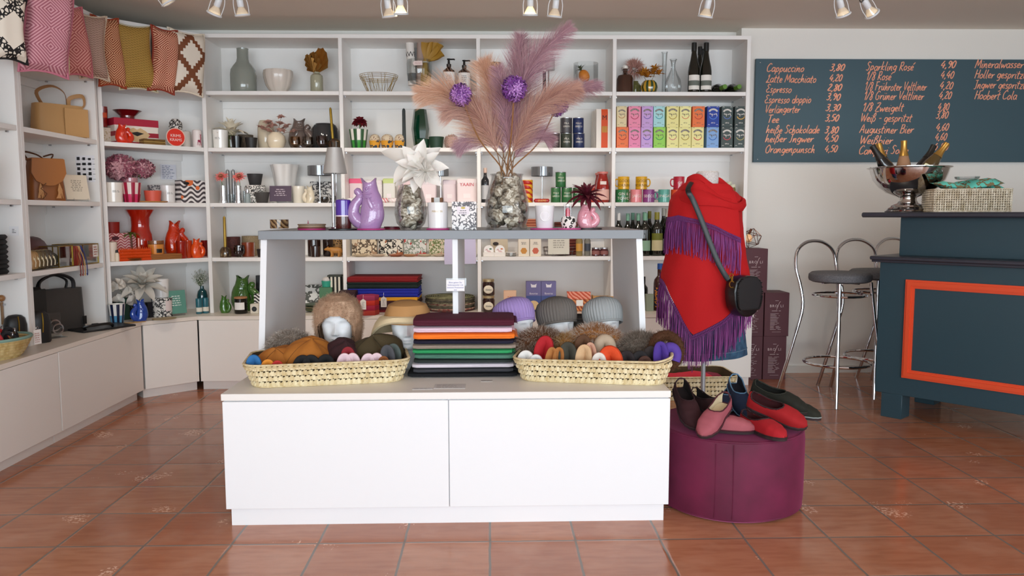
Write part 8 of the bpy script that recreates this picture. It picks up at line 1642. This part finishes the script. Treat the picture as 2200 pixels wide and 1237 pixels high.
# ---- wine cartons by the wall
CART=M('#5a3038',.6); CTX=M('#d9c4c4',.7)
def carton(x0,x1,z,lab,rz=0.,y=5.64):
    w=x1-x0; h=.321; D=.20; e=E('wine_carton',lab,'carton',((x0+x1)/2,y+D/2,z),rz,'stacked wine cartons')
    G().box((0,0,0),(w,D,h),.0015).ob('carton_body',CART,e); f_=-D/2-.0008; t=G()
    t.join(text('BRO',.027,0,1.25).mul(TR(-.024,f_,h*.70))).join(text('LI',.027,0,1.25).mul(TR(.036,f_,h*.70))).tube([(-.004,f_,h*.61),(.006,f_,h*.68),(.018,f_,h*.78),(.026,f_,h*.80)],.0014,4)
    t.join(lines(1,.045,.008,.02,1,.3,'C').mul(TR(0,f_,h*.82))).join(lines(1,.075,.008,.03,2,.35,'C').mul(TR(0,f_,h*.585))).join(lines(16,.085,.125,.05,int(z*100+x0*77),.22).mul(TR(-.005,f_,h*.34)))
    t.join(lines(1,.1,.008,.1,3,.15,'C').mul(TR(0,f_,h*.10))); t.ob('lettering',CTX,e); return e
carton(1.838,1.984,0,'burgundy wine carton, lowest in the left stack beside the white cabinet')
carton(1.838,1.984,.3214,'burgundy wine carton, middle of the left stack beside the white cabinet')
carton(1.838,2.004,.6428,'burgundy wine carton, topmost under the copper wire lamp')
carton(1.990,2.160,0,'burgundy wine carton, lower of the right stack near the bar stools')
carton(1.992,2.172,.3214,'burgundy wine carton, upper of the right stack near the bar stools')
wl=Vector((1.915,5.75,.9642)); e=E('wire_lamp','geometric copper wire lamp on the topmost wine carton','lamp',wl)
ic=[]; ph=(1+5**.5)/2
for s1 in (-1,1):
    for s_2 in (-1,1): ic+=[Vector((0,s1,s_2*ph)),Vector((s1,s_2*ph,0)),Vector((s_2*ph,0,s1))]
Rw=.075; ic=[(Matrix.Rotation(.5,3,'X')@Matrix.Rotation(.3,3,'Y')@v).normalized()*Rw for v in ic]; zm=min(v.z for v in ic); g=G()
for i in range(12):
    for j in range(i):
        if (ic[i]-ic[j]).length<Rw*1.1: g.tube([ic[i]-Vector((0,0,zm)),ic[j]-Vector((0,0,zm))],.0022,5)
g.v=[(a,b_,max(c,.0005)) for a,b_,c in g.v]; g.ob('wire_frame',M('#7a4a38',.35,.8),e); G().ell((-.02,0,-zm),.026,.026,.032,16,10).ob('bulb',M('#d9a878',.1,em=.5,emc='#e8b888'),e); G().tube([(-.02,0,-zm+.03),(0,0,-2*zm-.004)],.009,8).ob('socket',M('#7a4a38',.35,.8),e)
# ================================================================ on the bar
ZB=1.2254
bw=Vector((2.545,4.76,ZB)); e=E('wine_cooler','large silver footed bowl with champagne bottles on the bar','cooler',bw)
SIL=M('#c9c6c4',.07,1.)
w=.235; G().lathe([(.001,0),(.125,0),(.128,.006),(.12,.014),(.122,.022),(.10,.032),(.095,.042),(.06,.055),(.05,.075),(.052,.09),(.075,.10),(.12,.118),(.165,.15),(.20,.195),(.215,.235),(.222,.262),(.238,.268),(.238,.272),(.222,.272),(.21,.24),(.19,.19),(.15,.145),(.08,.115),(.001,.11)],64,caps=False).ob('bowl',SIL,e)
FOIL=M('#b8904a',.32,.85); BT=M('#0f120d',.08,coat=.6)
def chb(dx,dy,z,rx,ry,body,foil,lab,cat='bottle',lb=None):
    IT('champagne_bottle',lab,cat,(bw+Vector((dx,dy,z)),0,0),bottle(.085,.31,body,foil,lb,None,'champ',(.2,.45),.30),'champagne bottles in the silver bowl',(rx,ry,0))
chb(-.055,.0,.150,.0,-.62,M('#101010',.15,coat=.5),M('#14120f',.5),'black-capped bottle leaning left out of the silver bowl')
chb(-.06,.075,.13,-.15,-.25,BT,FOIL,'gold-foiled bottle low behind the left black one')
chb(-.02,.02,.125,.0,-.03,M('#b58a6a',.1,t=.4,coat=.5),FOIL,'gold-foiled rosé bottle standing upright in the silver bowl')
chb(.05,.06,.14,-.1,.50,M('#101010',.15,coat=.5),M('#14120f',.5),'black-capped bottle leaning right in the silver bowl')
chb(.02,-.03,.160,.05,.62,M('#4a3a1c',.1,coat=.5),FOIL,'gold-foiled bottle leaning far right out of the silver bowl',lb=M('#dfe0bc',.6))
for i,(dx,dy) in enumerate(((.03,-.06),(.075,-.08))): IT('drink_can','silver can top between the bottles, %s of two'%['left','right'][i],'can',(bw+Vector((dx,dy,.165)),0,0),[('can_body',G().lathe([(.024,0),(.03,.006),(.03,.105),(.026,.112),(.025,.110),(.001,.109)],24,caps=False),M('#c9ccce',.2,.9))],'silver cans',(-.1,.1,0))
wb=colpt(2073,(0,4.52),(1,0),ZB); wb=Vector((wb.x,4.52,ZB))
wbp=weave(.40,.26,.135,.02,.0,9,.0125,None,'#e6ddca','#bcae92'); e=IT('wicker_box','pale wicker box with turquoise packets beside the silver bowl','basket',(wb,0,0,brz+.62),wbp)
for i,(dx,dy,rz,rx) in enumerate(((-.09,.0,.2,.12),(.02,.04,-.2,-.1),(.11,-.02,.4,.18),(.05,-.06,.1,.3))):
    IT('turquoise_packet','turquoise packet with bronze leaves, %s in the wicker box'%['left','rear','right','front'][i],'packet',(wb+Vector((dx,dy,.150+.012*(i%2))),0,0),[('body',G().loft([[(x,.055*k*cos(a),.022*k2*sin(a)) for a in [2*PI*j/14 for j in range(14)]] for x,k,k2 in ((-.10,1.05,.05),(-.085,1.,.3),(-.05,1,1),(.05,1,1),(.085,1,.3),(.10,1.05,.05))]),P('floral','#5fc4b4','#7a6a4a',22.))],'turquoise packets',(rx,.15*(-1)**i,brz+.6+rz))
IT('glass_dish','small clear glass dish on the turquoise packets','dish',(wb+Vector((-.01,-.02,.186)),0,0),[('body',vessel([(.05,0),(.062,.006),(.066,.018)],.003,28),tglass('#e9eef0',.3))])
# ================================================================ ceiling spotlights
WM=M('#dfe3e6',.35); GL=M('#f4ead8',.15,em=1.2,emc='#ffe2b0'); GLB=M('#fff0d0',.2,em=14.,emc='#ffdca0')
def spot(px,py,tx,ty,bright,lab,Y=4.3):
    p=atY(px,py,Y); e=E('ceiling_spotlight',lab,'spotlight',p,0,'ceiling spotlights',(tx,ty,0))
    G().torus((0,0,0),.036,.0055,32,8).ob('ring',WM,e)
    G().lathe([(.034,.0),(.030,.012),(.018,.035),(.013,.045)],28,caps=False).ob('reflector',M('#efe6d6',.1,.3,al=.75),e); rf_=e.children[-1]
    G().lathe([(.001,.012),(.026,.010),(.030,.006),(.001,.004)],24,caps=False).ob('bulb_face',GLB if bright else GL,rf_)
    G().lathe([(.014,.04),(.017,.045),(.017,.085),(.012,.095),(.001,.096)],20,caps=False).ob('lamp_holder',WM,e)
    for s_ in (-1,1): G().tube(smoothp([(s_*.036,0,0),(s_*.037,0,.06),(s_*.022,0,.105),(0,0,.125)],4),.0022,6).ob('wire_bracket',WM,e)
    R_=Euler((tx,ty,0)).to_matrix(); tp=R_@Vector((0,0,.125)); iv=R_.inverted(); top=iv@Vector((tp.x,tp.y,HC-p.z)); 
    G().tube([(0,0,.122),tuple(top)],.004,8).ob('stem',WM,e)
    G().tube([iv@v for v in smoothp([R_@Vector((0,0,.092)),R_@Vector((.012,-.012,.11)),R_@Vector((-.025,-.012,.10)),R_@Vector((-.015,0,.12)),tp+Vector((.004,.006,.05))],4)],.0026,6).ob('cable',M('#2b2724',.6),e)
    G().lathe([(.035,0),(.035,-.012),(.008,-.018)],24).mul(Matrix.Translation(top)@iv.to_4x4()).ob('ceiling_cup',WM,e)
    l=bpy.data.lights.new('spotlight_beam','SPOT'); l.energy=SPOTP*(2. if bright else 1.); l.color=(1.,.88,.74); l.spot_size=1.6; l.spot_blend=.7; l.shadow_soft_size=.03
    o=bpy.data.objects.new('spotlight_beam',l); C0.objects.link(o); o.parent=e; o.location=(0,0,-.012); o.rotation_euler=(.45,0,0)
for i,(x,y,tx,ty,br_,nm) in enumerate([(362,6,.25,-.5,0,'first ceiling spotlight from the left, cut by the top edge of the photo'),(460,30,.2,.45,0,'second ceiling spotlight from the left, tilted to the left'),(521,33,.2,-.1,0,'third ceiling spotlight from the left'),(837,36,.2,-.12,0,'ceiling spotlight left of the brightly glowing pair partner'),(861,30,.25,0,1,'brightly glowing ceiling spotlight above the second shelf bay'),(1139,32,.25,0,1,'brightly glowing ceiling spotlight above the pampas plumes'),(1191,36,.2,.1,0,'ceiling spotlight right of the glowing one above the plumes'),(1515,36,.25,.15,0,'single ceiling spotlight above the fourth shelf bay'),(1812,32,.3,-.45,0,'ceiling spotlight above the drinks board, left of the last pair'),(1874,30,.3,-.75,0,'last ceiling spotlight on the right, strongly tilted')]):
    spot(x,y,tx,ty,br_,nm)
